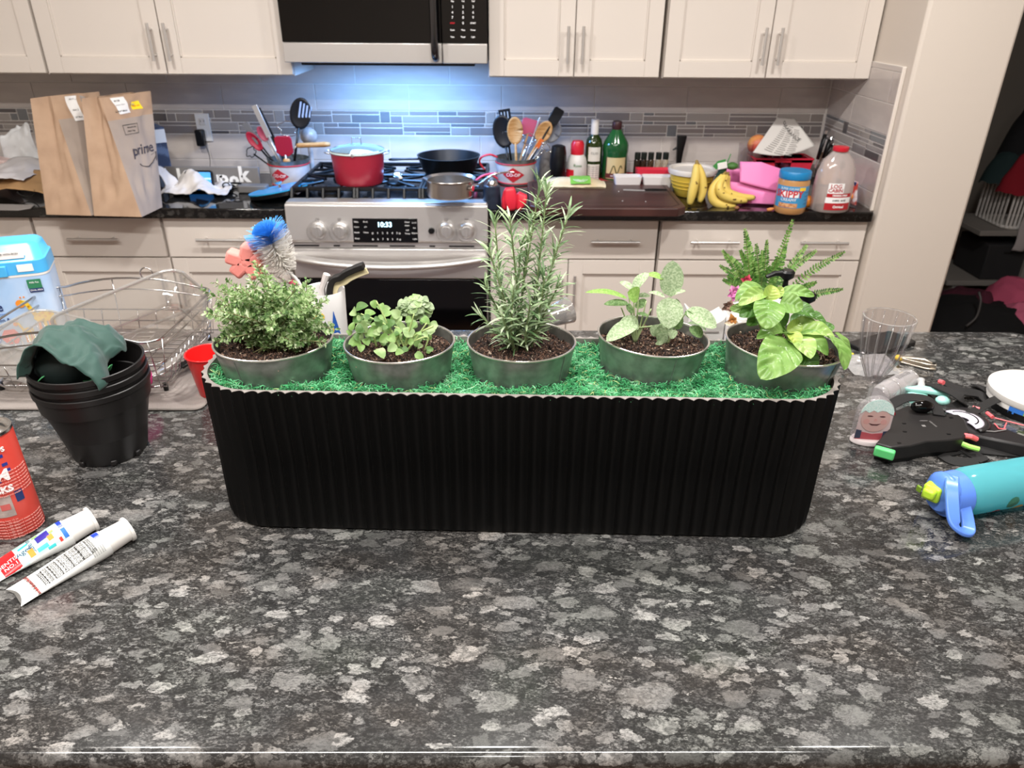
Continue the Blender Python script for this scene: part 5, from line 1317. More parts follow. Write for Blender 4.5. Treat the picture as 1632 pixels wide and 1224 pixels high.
# --- soap bottles with black pumps
def soap(px, pytop, y, label, R_=.026, hb=.13):
    h = Q(px, pytop, y).z - IZ; x = Q(px, pytop, y).x
    t = thing('soap_bottle', label, 'soap bottle', (x, y, IZ), math.radians(8), group='soap bottles with black pumps')
    hb = h - .055
    q = B(); q.lathe([(0, .001), (R_ - .003, 0), (R_, .004), (R_, hb - .02), (R_ * .6, hb - .003), (R_ * .5, hb), (0, hb)], 28); put('bottle', q, mat('soap_body', '#e9e6e1', .2), t)
    q = B(); q.lathe([(R_ * .56, hb), (R_ * .56, hb + .014), (.006, hb + .018), (.0045, hb + .034), (.0045, h - .016)], 20); put('collar', q, M_black, t)
    q = B(); q.lathe([(.006, h - .020), (.013, h - .014), (.014, h - .004), (.010, h), (0, h)], 20); q.tube([(0, 0, h - .007), (-.026, 0, h - .006), (-.042, 0, h - .013)], [.006, .0055, .0035], 10); put('pump_head', q, M_black, t)
soap(1256, 430, 1.36, 'soap bottle with the taller black pump, among the fern fronds')
soap(1290, 466, 1.28, 'soap bottle with the lower black pump, just behind the basil leaves', .028)

# ------------------------------------------------------------------ to the planter's other end
tag(put('phone', B().prism(rrect(.075, .15, .010, 4), 0, .010), mat('phone_case', '#131314', .4), None, bevel=.002, loc=P(1405, 551) + V((0, 0, .0005))), 'black phone lying face down behind the champagne flute', 'phone').rotation_euler = (0, 0, math.radians(-62))
# flute
fx = P(1376, 666)
M_gl = clear_mat('flute_plastic', '#f8f7f8', .05, .03)
fl = thing('champagne_flute', 'clear ribbed plastic champagne flute standing beside the planter', 'champagne glass', (fx.x, fx.y, IZ))
RF = sz(36, fx) ; HF = Q(1421, 505, fx.y).z - IZ
rib = lambda a, z: 1 + (.05 * math.cos(a * 12) if z > .07 else 0)
q = B(); q.lathe([(.006, .072), (.013, .080), (.021, .100), (RF * .78, .130), (RF * .92, HF * .82), (RF, HF), (RF * .96, HF), (RF * .88, HF * .82), (RF * .73, .130), (.018, .101), (.009, .083), (0, .079)], 72, fn=rib); put('bowl', q, M_gl, fl)
for k in range(12):
    a_ = 2 * PI * (k + .5) / 12; q = B(); q.tube([(r_ * .97 * math.cos(a_), r_ * .97 * math.sin(a_), z_) for r_, z_ in ((RF, HF - .004), (RF * .92, HF * .82), (RF * .78, .130), (.021, .100), (.011, .080))], .0007, 5); put('rib', q, MATS['clear_edge'] if 'clear_edge' in MATS else M_gl, fl, 'all')
q = B(); q.lathe([(RF * 1.0, HF - .001), (RF * 1.03, HF), (RF, HF + .0015)], 48); put('lip', q, MATS['clear_edge'], fl)
q = B(); q.lathe([(.008, .073), (.0042, .066), (.0036, .04), (.0045, .012), (.010, .006)], 20); put('stem', q, MATS['clear_edge'], fl)
q = B(); q.lathe([(.010, .006), (.028, .003), (.030, .0), (0, .0)], 32); put('foot', q, M_gl, fl)
# photo dome
pdm = P(1382, 704)
t = thing('photo_ornament', 'rounded clear ornament with a smiling baby photo and mint glitter top', 'ornament', (pdm.x, pdm.y, IZ), math.radians(-6))
wd = sz(54, pdm); hd_ = Q(1382, 632, pdm.y).z - IZ
arch = lambda w, h, n=14: [(w / 2 * math.cos(a) * (1 if math.sin(a) >= 0 else .95), (h - w / 2) + w / 2 * math.sin(a)) for a in [PI * i / n for i in range(n + 1)]] + [(-w / 2 * 1.02, .010), (w / 2 * 1.02, .010)]
q = B(); q.M = T(0, .008, 0) @ UPR; q.prism(arch(wd, hd_), 0, .016); put('acrylic_block', q, clear_mat('acrylic', '#f7f5f7', .10, .03, haze=.10), t, bevel=.003)
q = B(); q.lathe([(0, 0), (wd * .50, 0), (wd * .51, .004), (wd * .47, .009), (0, .010)], 40, sy=.6); put('base', q, mat('base_white', '#e9dede', .3), t, bevel=.001)
AP = T(0, -.0085, 0) @ UPR
flatpoly(t, [(x * .92, z) for x, z in arch(wd, hd_ * .985)], AP, mat('photo_backing', '#c9b3b3', .5), 'photo')
flatpoly(t, [(-wd * .45, .010), (wd * .45, .010), (wd * .45, .026), (0, .022), (-wd * .45, .027)], AP @ T(0, 0, .0005), mat('photo_red', '#b5545c', .5), 'photo_shirt')
for s_ in (-1, 1): flatpoly(t, [(s_ * wd * .46, .012), (s_ * wd * .46, .030), (s_ * wd * .30, .028), (s_ * wd * .30, .012)][::s_], AP @ T(0, 0, .0007), mat('photo_navy', '#3c4257', .5), 'photo_shirt')
zf0 = hd_ * .56
flatpoly(t, [(wd * .40 * math.cos(a), zf0 + wd * .42 * math.sin(a)) for a in [2 * PI * i / 28 for i in range(28)]], AP @ T(0, 0, .0009), mat('photo_skin', '#c9a39d', .5), 'photo_face')
M_ph = mat('photo_dark', '#5b3a3c', .5)
for s_ in (-1, 1):
    flatpoly(t, [(s_ * wd * .17 + wd * .08 * math.cos(a), zf0 + wd * .10 + wd * .022 * math.sin(a)) for a in [2 * PI * i / 12 for i in range(12)]], AP @ T(0, 0, .0013), M_ph, 'photo_eye')
    flatpoly(t, ngon(12, wd * .09, (s_ * wd * .24, zf0 - wd * .08)), AP @ T(0, 0, .0011), mat('photo_blush', '#cb9892', .5), 'photo_cheek')
flatpoly(t, [(-wd * .17, zf0 - wd * .13), (-wd * .08, zf0 - wd * .20), (wd * .08, zf0 - wd * .20), (wd * .17, zf0 - wd * .13), (wd * .06, zf0 - wd * .155), (-wd * .06, zf0 - wd * .155)], AP @ T(0, 0, .0014), M_ph, 'photo_mouth')
flatpoly(t, ngon(10, wd * .05, (0, zf0 - wd * .02)), AP @ T(0, 0, .0013), mat('photo_blush', 0), 'photo_nose')
q = B(); rnd = random.Random(8); n = 24
out = [(wd * .46 * math.cos(a), hd_ - wd * .49 + wd * .48 * math.sin(a)) for a in [PI * (i / 12) for i in range(13)]] + [(-wd * .46 + wd * .92 * i / 8, hd_ - wd * .36 - rnd.uniform(0, .006)) for i in range(1, 8)]
flatpoly(t, out, AP @ T(0, 0, .0016), mat('mint_glitter', '#bfe3dc', .35, var=(700, '#e9f6f2'), bump=(900, .8, .001)), 'glitter_top')
# clear dotted bag, baby bottle, teat, pacifier
q = B(); o_ = P(1392, 590)
q.grid(crumple(lambda u, v: (lerp(-.055, .055, u), lerp(-.05, .055, v), .006 + .008 * math.sin(u * 3.1) * math.sin(v * 3.1)), .004, 26, 6), 20, 16)
bg = tag(put('plastic_bag', q, clear_mat('bag_film', '#f2f0f2', .16, .12, haze=.22), None, 'all', loc=(o_.x - .01, o_.y, IZ + .004)), 'clear plastic bag with coloured dots under the champagne flute', 'bag')
for x, y, m in ((-.03, .03, M_yel), (-.045, .02, mat('teal_print', 0)), (-.02, .01, M_wprint), (-.03, -.005, M_wprint), (-.005, .035, M_wprint), (-.048, .035, mat('teal_print', 0))):
    q = B(); q.ball((x, y, .021), (.0042, .0042, .0012), 8); put('dot', q, m, bg, 'all')
a, b = P(1398, 632, IZ + .021), P(1452, 603, IZ + .021)
d = (b - a).normalized(); M = d.to_track_quat('Z', 'Y').to_matrix().to_4x4(); M.translation = a
t = thing('baby_bottle', 'clear baby bottle with measuring marks lying behind the photo ornament', 'baby bottle', M=M)
Lb2 = (b - a).length
q = B(); q.lathe([(0, .001), (.018, 0), (.021, .004), (.021, Lb2 * .35), (.0195, Lb2 * .42), (.021, Lb2 * .5), (.021, Lb2 * .9), (.017, Lb2), (.0165, Lb2), (.0195, Lb2 * .9), (.019, .006), (0, .005)], 32); put('body', q, clear_mat('bottle_clear', '#efeaec', .18, .05, haze=.20), t)
for f in (.05, .36, .9): q = B(); q.tube([(.0212 * math.cos(a), .0212 * math.sin(a), Lb2 * f + .003) for a in [2 * PI * i / 28 for i in range(28)]], .0012, 6, closed=True); put('ridge', q, MATS['clear_edge'], t, 'all')
for k in range(7): put('measure_mark', B().box((0, .0213, Lb2 * (.52 + .05 * k)), (.010, .0006, .0008)), M_print, t)
q = B(); a, b = P(1467, 630, IZ + .012), P(1481, 604, IZ + .022)
t = thing('bottle_teat', 'aqua baby bottle collar with clear silicone teat', 'bottle teat', (a.x, a.y, IZ))
q = B(); q.M = T(-.008, .0, .012) @ R(20, 'X'); q.lathe([(.018, -.010), (.020, -.008), (.019, .006), (.012, .010), (0, .010)], 28); put('collar', q, mat('aqua_plastic', '#a8e6dc', .3), t)
q = B(); q.tube(bez([(.0, .004, .018), (.008, .02, .026), (.012, .034, .030)], 5), [.012, .011, .009, .008, .007, .0065, .006, .006, .007, .008, .006], 14); put('teat', q, clear_mat('silicone_clear', '#f0eeee', .15, .1, haze=.35), t)
t = thing('pacifier', 'pale aqua pacifier clip lying on the black straps', 'pacifier', P(1476, 642) )
q = B(); q.prism([(-.045, .012), (-.01, .022), (.03, .004), (.038, -.008), (.030, -.016), (-.01, .0), (-.03, .004)], .020, .030); put('shield', q, mat('aqua_plastic', 0), t, bevel=.003)
q = B(); q.ball((.012, -.03, .022), (.014, .012, .009), 12); put('button', q, mat('aqua_plastic', 0), t, 'all')
# nail clipper like metal tool with yellow tip
a = P(1462, 584)
t = thing('nail_clipper', 'beige metal nail clipper with a yellow tip on the granite', 'clipper', (a.x, a.y, IZ), math.radians(-32))
q = B(); q.prism([(-.034, -.006), (.020, -.012), (.036, -.006), (.036, .006), (.020, .012), (-.034, .006)], .001, .005).prism([(-.034, -.005), (.016, -.010), (.034, -.004), (.034, .004), (.016, .010), (-.034, .005)], .010, .014); q.box((.030, 0, .008), (.010, .010, .012)); put('jaws', q, mat('beige_metal', (.62, .56, .47), .3, .9), t, bevel=.001)
q = B(); q.tube([(-.036, 0, .014), (.01, 0, .020), (.026, 0, .015)], [.005, .005, .003], 8, flat=.4); put('lever', q, mat('beige_metal', 0), t)
q = B(); q.ball((-.040, 0, .010), (.009, .008, .007), 10); put('tip', q, M_yel, t, 'all', label='yellow rubber tip')
# white jar with black band
jc = P(1650, 649)
t = thing('balm_jar', 'white screw-lid jar with black band and green blue label', 'jar', (jc.x, jc.y, IZ))
RJ = Q(1650, 640, jc.y).x - Q(1578, 640, jc.y).x; HJ = Q(1645, 622, jc.y).z - IZ + .002
q = B(); q.lathe([(0, .001), (RJ - .004, 0), (RJ, .004), (RJ, HJ * .62), (0, HJ * .62)], 56); put('body', q, mat('jar_white', '#d9d5cf', .35), t)
q = B(); q.lathe([(RJ + .0008, .001), (RJ + .0008, HJ * .36)], 56); put('band', q, M_black, t)
q = B(); q.lathe([(RJ + .001, HJ * .62), (RJ + .002, HJ * .66), (RJ + .002, HJ * .94), (RJ - .003, HJ), (0, HJ)], 56); put('lid', q, mat('jar_white', 0), t)
q = B(); cyl_patch(q, RJ + .0008, 205, 300, HJ * .26, HJ * .60, 14); put('label_patch', q, M_blp, t, 'all')
q = B(); cyl_patch(q, RJ + .0012, 222, 250, HJ * .36, HJ * .60, 10); q.k = 1; cyl_patch(q, RJ + .0012, 230, 300, HJ * .27, HJ * .40, 10); put('label_leaf', q, [mat('leaf_print', '#86b441', .5), mat('leaf_print_dark', '#3f7a3c', .5)], t, 'all')
# harness: black moulded plate with green end cap and webbing
M_hp = mat('harness_black', '#1d1b1b', .42, bump=(500, .3, .0005)); M_web = mat('webbing', '#1b1a1a', .8, bump=(800, .6, .001))
hz_ = IZ + .034
hc0 = P(1470, 685, hz_)
hs = thing('harness_plate', 'black moulded harness plate with a bright green end cap and webbing', 'harness', (hc0.x, hc0.y, IZ))
def hx_(lst, z=hz_): return [(lambda p: (p.x - hc0.x, p.y - hc0.y))(P(x, y, z)) for x, y in lst]
out = hx_([(1396, 706), (1421, 713), (1452, 710), (1478, 703), (1512, 701), (1536, 698), (1545, 686), (1538, 668), (1528, 660), (1480, 657), (1465, 650), (1447, 645), (1424, 655), (1416, 668), (1418, 682), (1408, 692)])[::1]
ccw = sum((out[i][0] * out[(i + 1) % len(out)][1] - out[(i + 1) % len(out)][0] * out[i][1]) for i in range(len(out)))
if ccw < 0: out = out[::-1]
put('plate', B().prism(out, .006, .034), M_hp, hs, bevel=.003)
put('lower_shell', B().prism([(x * .96, y * .96) for x, y in out], .0008, .008), M_black, hs)
e0, e1 = hx_([(1396, 706), (1424, 714)]); 
q = B(); ribbon(q, [(e0[0] - .002, e0[1] - .004, .022), (e1[0] + .002, e1[1] - .006, .022)], .012, .018); put('end_cap', q, mat('neon_green', '#62d07c', .35), hs, bevel=.003)
for x, y in ((1433, 706), (1441, 675), (1442, 688), (1505, 663), (1516, 666), (1512, 692)):
    p = hx_([(x, y)])[0]; put('slot', B().box((p[0], p[1], .0345), (.006, .003, .001)), M_black, hs)
p = hx_([(1487, 676)])[0]; lettering('HARNESS', .005, T(p[0], p[1], .0346) @ R(96, 'Z'), mat('grey_print', '#7a7776', .6), hs)
for i in range(2):
    p = hx_([(1472, 671 + i * 8)])[0]; put('emblem', B().box((p[0], p[1], .0345), (.014 if i == 0 else .006, .0012 if i == 0 else .006, .0006)), mat('grey_print', 0), hs)
SP = lambda x, y, z: P(x, y, IZ + z) - V((hc0.x, hc0.y, IZ))
for k, (pth, w_) in enumerate((([SP(1405, 655, .03), SP(1440, 635, .045), SP(1475, 636, .050), SP(1492, 650, .04), SP(1497, 662, .036)], .020), ([SP(1478, 612, .02), SP(1500, 618, .035), SP(1530, 632, .040), SP(1532, 645, .022), SP(1502, 658, .010)], .024), ([SP(1500, 606, .015), SP(1530, 622, .018), SP(1560, 628, .010), SP(1575, 640, .006)], .022), ([SP(1500, 718, .006), SP(1540, 712, .006), SP(1590, 716, .006), SP(1640, 720, .005)], .030), ([SP(1520, 705, .010), SP(1548, 722, .004), SP(1570, 735, .003)], .022), ([SP(1545, 660, .03), SP(1580, 640, .03), SP(1600, 632, .016)], .016), ([SP(1555, 613, .004), SP(1575, 622, .016), SP(1600, 640, .004)], .020), ([SP(1500, 725, .003), SP(1520, 735, .003), SP(1560, 738, .003)], .020))):
    q = B(); ribbon(q, bez(pth, 6), w_, .0022, up=(0, -.3, 1)); put('strap', q, M_web, hs)
q = B(); q.ball(SP(1417, 662, .03), (.012, .009, .012), 12); put('button', q, mat('dark_red', '#7d1220', .25), hs, 'all', label='dark red round button')
q = B(); q.tube([SP(1411 + 9 * math.cos(a), 682 + 10 * math.sin(a), .012) for a in [2 * PI * i / 16 for i in range(16)]], .0016, 6, closed=True); put('ring', q, M_nickel, hs, 'all')
for pth, m in (([(1530, 706, .020), (1545, 712, .018), (1560, 716, .016)], mat('lime_plastic', '#a6e26a', .4)), ([(1537, 694, .030), (1548, 696, .032), (1556, 700, .026)], mat('salmon_plastic', '#ef6a6f', .4)), ([(1497, 608, .026), (1504, 610, .028)], mat('salmon_plastic', 0))):
    q = B(); q.tube([SP(*p) for p in pth], .0048, 8); put('buckle_tab', q, m, hs)
q = B(); q.ball(SP(1470, 648, .045), (.022, .012, .012), 12); put('buckle', q, M_blackgl, hs, 'all')
# black toy with white crescent
tp_ = P(1545, 668, IZ + .03)
ty2 = thing('toy_launcher', 'black plastic toy with white crescent pad and pink trim, next to the jar', 'toy', (tp_.x, tp_.y, IZ))
TP = lambda x, y, z=.03: (P(x, y, IZ + z) - V((tp_.x, tp_.y, IZ)))
out = [TP(x, y)[:2] for x, y in ((1500, 690), (1560, 692), (1585, 697), (1640, 708), (1700, 710), (1690, 696), (1632, 690), (1600, 678), (1576, 668), (1560, 648), (1530, 644), (1505, 655))]
if sum((out[i][0] * out[(i + 1) % len(out)][1] - out[(i + 1) % len(out)][0] * out[i][1]) for i in range(len(out))) < 0: out = out[::-1]
put('shell', B().prism(out, .001, .026), mat('toy_black', '#232122', .35), ty2, bevel=.004)
for r0, r1, m, z in ((.010, .034, mat('pad_white', '#ded9e6', .35), .029), (.034, .044, mat('toy_black', 0), .028)):
    q = B(); c_ = TP(1535, 668, .03)
    q.grid(lambda u, v: (c_[0] + lerp(r0, r1, v) * 1.0 * math.cos(math.radians(lerp(-80, 120, u))), c_[1] + lerp(r0, r1, v) * math.sin(math.radians(lerp(-80, 120, u))), z + .002 * math.sin(PI * v)), 24, 4); put('crescent_pad', q, m, ty2, 'all', solid=.003)
q = B(); c_ = TP(1535, 668, .03); q.tube([(c_[0] + .024 * math.cos(math.radians(a)), c_[1] + .024 * math.sin(math.radians(a)), .0325) for a in range(-70, 111, 12)], .0014, 6); put('groove', q, M_black, ty2, 'all')
for pth in ([(1550, 649, .03), (1561, 652, .03)], [(1573, 658, .03), (1582, 665, .03)], [(1585, 675, .028), (1592, 683, .028), (1603, 684, .028)], [(1604, 674, .028), (1600, 684, .028)], [(1585, 666, .028), (1632, 678, .028)], [(1560, 686, .028), (1585, 688, .028), (1603, 685, .028)]):
    q = B(); q.tube([TP(*p) for p in pth], .0035 if len(pth) == 2 and pth[0][0] in (1550, 1573) else .0012, 8); put('trim_line', q, mat('salmon_plastic', 0) if pth[0][0] != 1560 else mat('grey_print', 0), ty2)
# water bottle lying down
RB = .0375
a, b = P(1497, 790, IZ + RB), P(1640, 765, IZ + RB)
d = (b - a).normalized(); d.z = 0; d.normalize()
M = MX((V((0, 0, 1)).cross(d) * -1, V((0, 0, 1)), d)).transposed().to_4x4()
x_ = V((0, 0, 1)).cross(d); M = MX((x_, d.cross(x_), d)).transposed().to_4x4(); M.translation = V((a.x, a.y, IZ + RB))
wbt = thing('water_bottle', 'turquoise see-through water bottle with blue loop lid lying on its side', 'water bottle', M=M)
M_teal = clear_mat('teal_clear', '#8fe0e8', .08, .10, haze=.50, hazecol='#68c4ce')
q = B(); q.lathe([(RB * .80, .030), (RB * .90, .038), (RB, .055), (RB, .13), (RB * .985, .14), (RB, .15), (RB, .235), (RB * .9, .243), (0, .243)], 48); put('body', q, M_teal, wbt)
M_bl = mat('lid_blue', '#5a86e0', .32)
q = B(); q.lathe([(0, -.006), (RB * .62, -.006), (RB * .70, -.002), (RB * .78, .004), (RB * .92, .006), (RB * .95, .034), (RB * .80, .036)], 48); put('lid', q, M_bl, wbt, bevel=.001)
# loop handle hangs toward the camera (local frame: y up, x across)
cdir = -1 if (M.to_3x3() @ V((1, 0, 0))).y > 0 else 1
X = lambda s: cdir * s
q = B(); hp = bez([(X(.0), .034, .012), (X(.022), .026, -.006), (X(.050), -.004, -.018), (X(.060), -.018, -.012), (X(.060), -.024, .004), (X(.048), -.018, .014), (X(.020), .010, .020), (X(.0), .030, .020)], 6)
ribbon(q, hp, .019, .007, up=(0, 1, 0)); put('loop_handle', q, M_bl, wbt, bevel=.002)
q = B(); q.ball((X(.0), .012, .006), (.030, .026, .016), 20); put('lid_crown', q, M_bl, wbt, 'all')
q = B(); q.M = T(X(-.004), .006, -.010) @ R(-25 * cdir, 'Y'); q.box((0, 0, 0), (.026, .026, .020)).box((0, .004, -.014), (.018, .016, .016)); put('spout', q, mat('spout_green', '#b5dd3a', .35), wbt, bevel=.004, label='lime green flip spout')
put('spout_opening', B().box((X(-.012), .010, -.030), (.008, .010, .004)), mat('spout_dark', '#6f8f28', .5), wbt, bevel=.001)
for z, y_, w_ in ((.105, -.005, .012), (.125, -.024, .011), (.085, -.028, .010)):
    an = math.atan2(y_, X(.03)); q = B(); q.grid(lambda u, v: ((RB + .0004) * math.cos(an + w_ / RB * v * math.cos(2 * PI * u)), (RB + .0004) * math.sin(an + w_ / RB * v * math.cos(2 * PI * u)), z + w_ * .9 * v * math.sin(2 * PI * u)), 10, 2)
    put('sticker', q, mat('sticker_' + str(int(z * 1000)), {105: '#3f7f6a', 125: '#c9a24a', 85: '#b5404a'}[int(round(z * 1000))], .4), wbt, 'all')
# bar stool under the overhang
st_ = P(1600, 1216, .66)
t = thing('bar_stool', 'dark wooden bar stool tucked under the island edge', 'stool', (st_.x, st_.y - .03, 0))
M_wd = mat('stool_wood', '#5b3822', .4, var=(6, '#7a5030', .4, .6, (1, 12, 1)))
for k in range(4): put('seat_slat', B().box((-.12 + .08 * k, 0, .655), (.074, .32, .022)), M_wd, t, bevel=.004)
for x, y in ((-.14, -.14), (.14, -.14), (-.14, .14), (.14, .14)): q = B(); q.tube([(x * 1.15, y * 1.15, .001), (x, y, .645)], .016, 4); put('leg', q, M_wd, t)
for a_, b_ in (((-.15, -.15), (.15, -.15)), ((-.15, .15), (.15, .15)), ((-.15, -.15), (-.15, .15)), ((.15, -.15), (.15, .15))): q = B(); q.tube([(*a_, .25), (*b_, .25)], .010, 6); put('stretcher', q, M_wd, t)

# ================================================================== things on the back worktop
KZ = 0.9146
def K(px, py): return P(px, py, KZ)
def at_y(px, y, z=KZ):           # ground point with given depth under picture column px (column read near y=300)
    return V((Q(px, 300, y).x, y, z))
def hgt(px, py, y): return Q(px, py, y).z - KZ
# --- wall socket, charger, cable
yw = YW - 0.013
a, b = Q(308, 181, yw), Q(341, 225, yw)
t = thing('wall_outlet', 'white double wall outlet plate beside the paper bags', 'outlet', ((a.x + b.x) / 2, yw, (a.z + b.z) / 2))
w_, h_ = b.x - a.x - .008, a.z - b.z
put('plate', B().box((0, 0, 0), (w_, .006, h_)), M_white, t, bevel=.002)
for z in (h_ * .22, -h_ * .22): put('socket_face', B().box((0, -.004, z), (w_ * .45, .003, h_ * .26)), mat('socket_white', '#dcd8d4', .4), t, bevel=.002)
for x in (-.007, .007): put('slot', B().box((x, -.0058, h_ * .24), (.002, .001, .009)), M_black, t)
a, b = Q(313, 205, yw), Q(332, 231, yw)
t = thing('charger', 'black plug-in charger in the wall outlet', 'charger', ((a.x + b.x) / 2, yw - .022, (a.z + b.z) / 2))
put('block', B().box((0, 0, 0), (b.x - a.x - .004, .036, a.z - b.z)), M_black, t, bevel=.006)
q = B(); cb = Q(328, 231, yw - .03); q.tube(bez([(cb.x - t.location.x, -.008, cb.z - t.location.z - .002), Q(334, 250, yw - .06) - t.location, Q(335, 270, 3.20) - t.location], 6), .0016, 6); put('cable', q, M_black, t, 'all')
# --- grey book-stand box with white letters, and tablet
yk = P(340, 299, KZ).y
a, b = Q(262, 268, yk), Q(417, 300, yk)
t = thing('script_panel', 'flat grey panel with white script letters leaning under the outlet', 'sign panel', ((a.x + b.x) / 2, yk, KZ))
M_gp = mat('panel_grey', '#7f7c7b', .5)
put('panel', B().box((0, 0, hgt(340, 266, yk) / 2 + .0005), (b.x - a.x, .016, hgt(340, 266, yk))), M_gp, t, bevel=.002)
for s, px, py, sz_ in (('I', 285, 279, .062), ('r', 349, 283, .055), ('o', 356, 284, .070), ('o', 373, 286, .070), ('k', 388, 279, .085)):
    p = Q(px, py, yk - .009); lettering(s, sz_, T(p.x - t.location.x, -.0085, p.z - KZ) @ UPR, M_wprint, t, bold=.0035)
ytb = P(320, 305, KZ).y
a, b = Q(293, 272, ytb), Q(343, 301, ytb)
t = thing('smart_display', 'small tablet display with a blue lake picture, behind the dish towel', 'tablet', ((a.x + b.x) / 2, ytb, KZ))
W_ = b.x - a.x; H_ = a.z - KZ
put('case', (lambda q: (setattr(q, 'M', T(0, .006, H_ / 2) @ R(-8, 'X') @ UPR), q.prism(rrect(W_, H_, .014, 5), 0, .012), q)[-1])(B()), M_black, t, bevel=.001)
SM = T(0, .006, H_ / 2) @ R(-8, 'X') @ UPR @ T(0, 0, .0125)
def scr(pts, m, dz=0): 
    q = B(); q.M = SM @ T(0, 0, dz); q.prism(pts, 0, .0003); return put('screen_picture', q, m, t)
em = lambda n, c, s: mat(n, c, .3, emis=(lin(c), s))
w2, h2 = W_ * .43, H_ * .42
scr(rrect(w2 * 2, h2 * 2, .004, 3), em('screen_sky', '#4f9be0', .7)); scr([(-w2, -h2), (w2, -h2), (w2, -.006), (-w2, -.006)], em('screen_lake', '#2f78c8', .6), .0004)
scr([(-w2, -.006), (-.01, -.006), (-.022, .018), (-w2 * .7, .030), (-w2, .026)], em('screen_hill', '#16355f', .3), .0005); scr([(-w2 * .5, -.018), (.028, -.007), (.016, .004), (-.004, .010), (-w2 * .6, .004)], em('screen_isle', '#0f2440', .3), .0008)
scr([(w2 * .2, .008), (w2, .006), (w2, .013), (w2 * .2, .012)], em('screen_glow', '#b5d8f5', .8), .0006)
# cable pile
t = thing('cable_coil', 'coil of black cables behind the dish towel', 'cable', at_y(368, P(368, 306, KZ).y))
rnd = random.Random(4)
for k in range(5):
    q = B(); r_ = rnd.uniform(.012, .022); o_ = V((rnd.uniform(-.02, .03), rnd.uniform(-.015, .015), .010 + .006 * k)); tl = rnd.uniform(-.5, 1.0)
    q.tube([o_ + V((r_ * math.cos(a), r_ * .5 * math.sin(a) * math.cos(tl), max(-.008, r_ * math.sin(a) * math.sin(tl)))) for a in [2 * PI * i / 20 for i in range(20)]], .0028, 6, closed=True); put('loop', q, M_black, t, 'all')
a = K(402, 306)
t = thing('grey_case', 'grey flat device case lying in front of the script panel', 'case', (Q(404, 300, P(402, 306, KZ).y).x, P(402, 306, KZ).y, KZ)); q = B(); q.M = T(0, 0, .0) ; q.loft([[(x, y, z) for x, y in rrect(.12, .05, .012, 4)] for z in (0.0005, .030)]); q2 = B(); put('shell', q, mat('case_grey', '#6f6d6c', .45), t, bevel=.004)
# --- paper bags
M_kraft = mat('kraft_paper', '#b0937a', .75, bump=(30, .25, .004), var=(14, '#a58870')); M_kprint = mat('kraft_printed', '#a39488', .7, bump=(25, .25, .004), var=(10, '#9a8c82'))
M_kin = mat('kraft_inside', '#8f7458', .8)
def bag(label, pxs, seed, word):
    """bottom corners A B C (side gusset A-B, printed panel B-C), top corners likewise"""
    A, Bb, Cc = K(*pxs[0]), K(*pxs[1]), K(*pxs[2]); D = A + Cc - Bb
    A2, B2, C2, D2 = (Q(x, y, d) for x, y, d in pxs[3:])
    t = thing('paper_bag', label, 'paper bag', A, group='brown paper grocery bags')
    L = V(A)
    def wall(p00, p10, p01, p11, nm, m, fold=0.0, dirn=V((0, 0, 0)), mats=None, split=None):
        q = B(); nu, nv = 14, 22
        def fn(u, v):
            p = lerp(lerp(p00, p10, u), lerp(p01, p11, u), v) - L
            g_ = (1 - abs(2 * u - 1)) * fold * v
            p = p + dirn * g_
            p += (p10 - p00).cross(V((0, 0, 1))).normalized() * (.008 * (1 - abs(NZ.noise(V((u * 3 + seed, v * 5, seed)))) * 3.2) + .004 * NZ.noise(V((u * 9, v * 14 + seed, 2)))) * min(1, v * 8, (1 - u) * 8, u * 8)
            return p
        if split:
            for f0, f1, mm, n2 in split: 
                qq = B(); qq.grid(lambda u, v: fn(u, lerp(f0, f1, v)), nu, 12); put(n2, qq, mm, t, 'all')
        else: put(nm, q.grid(fn, nu, nv), m, t, 'all')
        return fn
    inw = ((Cc - Bb) * .5).normalized()
    wall(A, Bb, A2, B2, 'gusset', M_kraft, .045, inw)
    fr = wall(Bb, Cc, B2, C2, 'front_panel', M_kprint, 0, split=[(0, .80, M_kprint, 'printed_panel'), (.80, 1, M_kraft, 'top_band')])
    wall(Cc, D, C2, D2, 'gusset', M_kraft, .045, inw * -1)
    wall(D, A, D2, A2, 'back_panel', M_kraft)
    put('base', B().add([A - L + V((0, 0, .001)), Bb - L + V((0, 0, .001)), Cc - L + V((0, 0, .001)), D - L + V((0, 0, .001))], [(0, 1, 2, 3)]), M_kraft, t)
    def on(u, v): return fr(u, v)
    def sticker(u0, u1, v0, v1, m, name, k=.0015, sk=0.0):
        n_ = (V(on(.6, .5)) - V(on(.4, .5))).cross(V(on(.5, .6)) - V(on(.5, .4))).normalized()
        q = B(); q.grid(lambda u, v: V(on(lerp(u0, u1, u) + sk * v, lerp(v0, v1, v))) + n_ * k, 6, 6); return put(name, q, m, t, 'all')
    def word_on(s, u0, u1, vc, size, m, nm='lettering', tilt=0):
        me = text_mesh(s, 1.0, depth=0.0, bold=.012); xs = [v.co.x for v in me.vertices]; wx_ = max(xs) - min(xs)
        n_ = (V(on(.6, .5)) - V(on(.4, .5))).cross(V(on(.5, .6)) - V(on(.5, .4))).normalized()
        for v in me.vertices:
            u = lerp(u0, u1, (v.co.x - min(xs)) / wx_); vv = vc + v.co.y * size + tilt * (u - u0)
            v.co = V(on(u, vv)) + n_ * .002
        me.materials.clear(); me.materials.append(m); o = bpy.data.objects.new(nm, me); C.objects.link(o); o.parent = t
    return t, sticker, word_on, on
M_slab = mat('label_paper', '#e8e6e4', .6); M_ylab = mat('label_yellow', '#f5d628', .5); M_ink = mat('ink_grey', '#3b3742', .7)
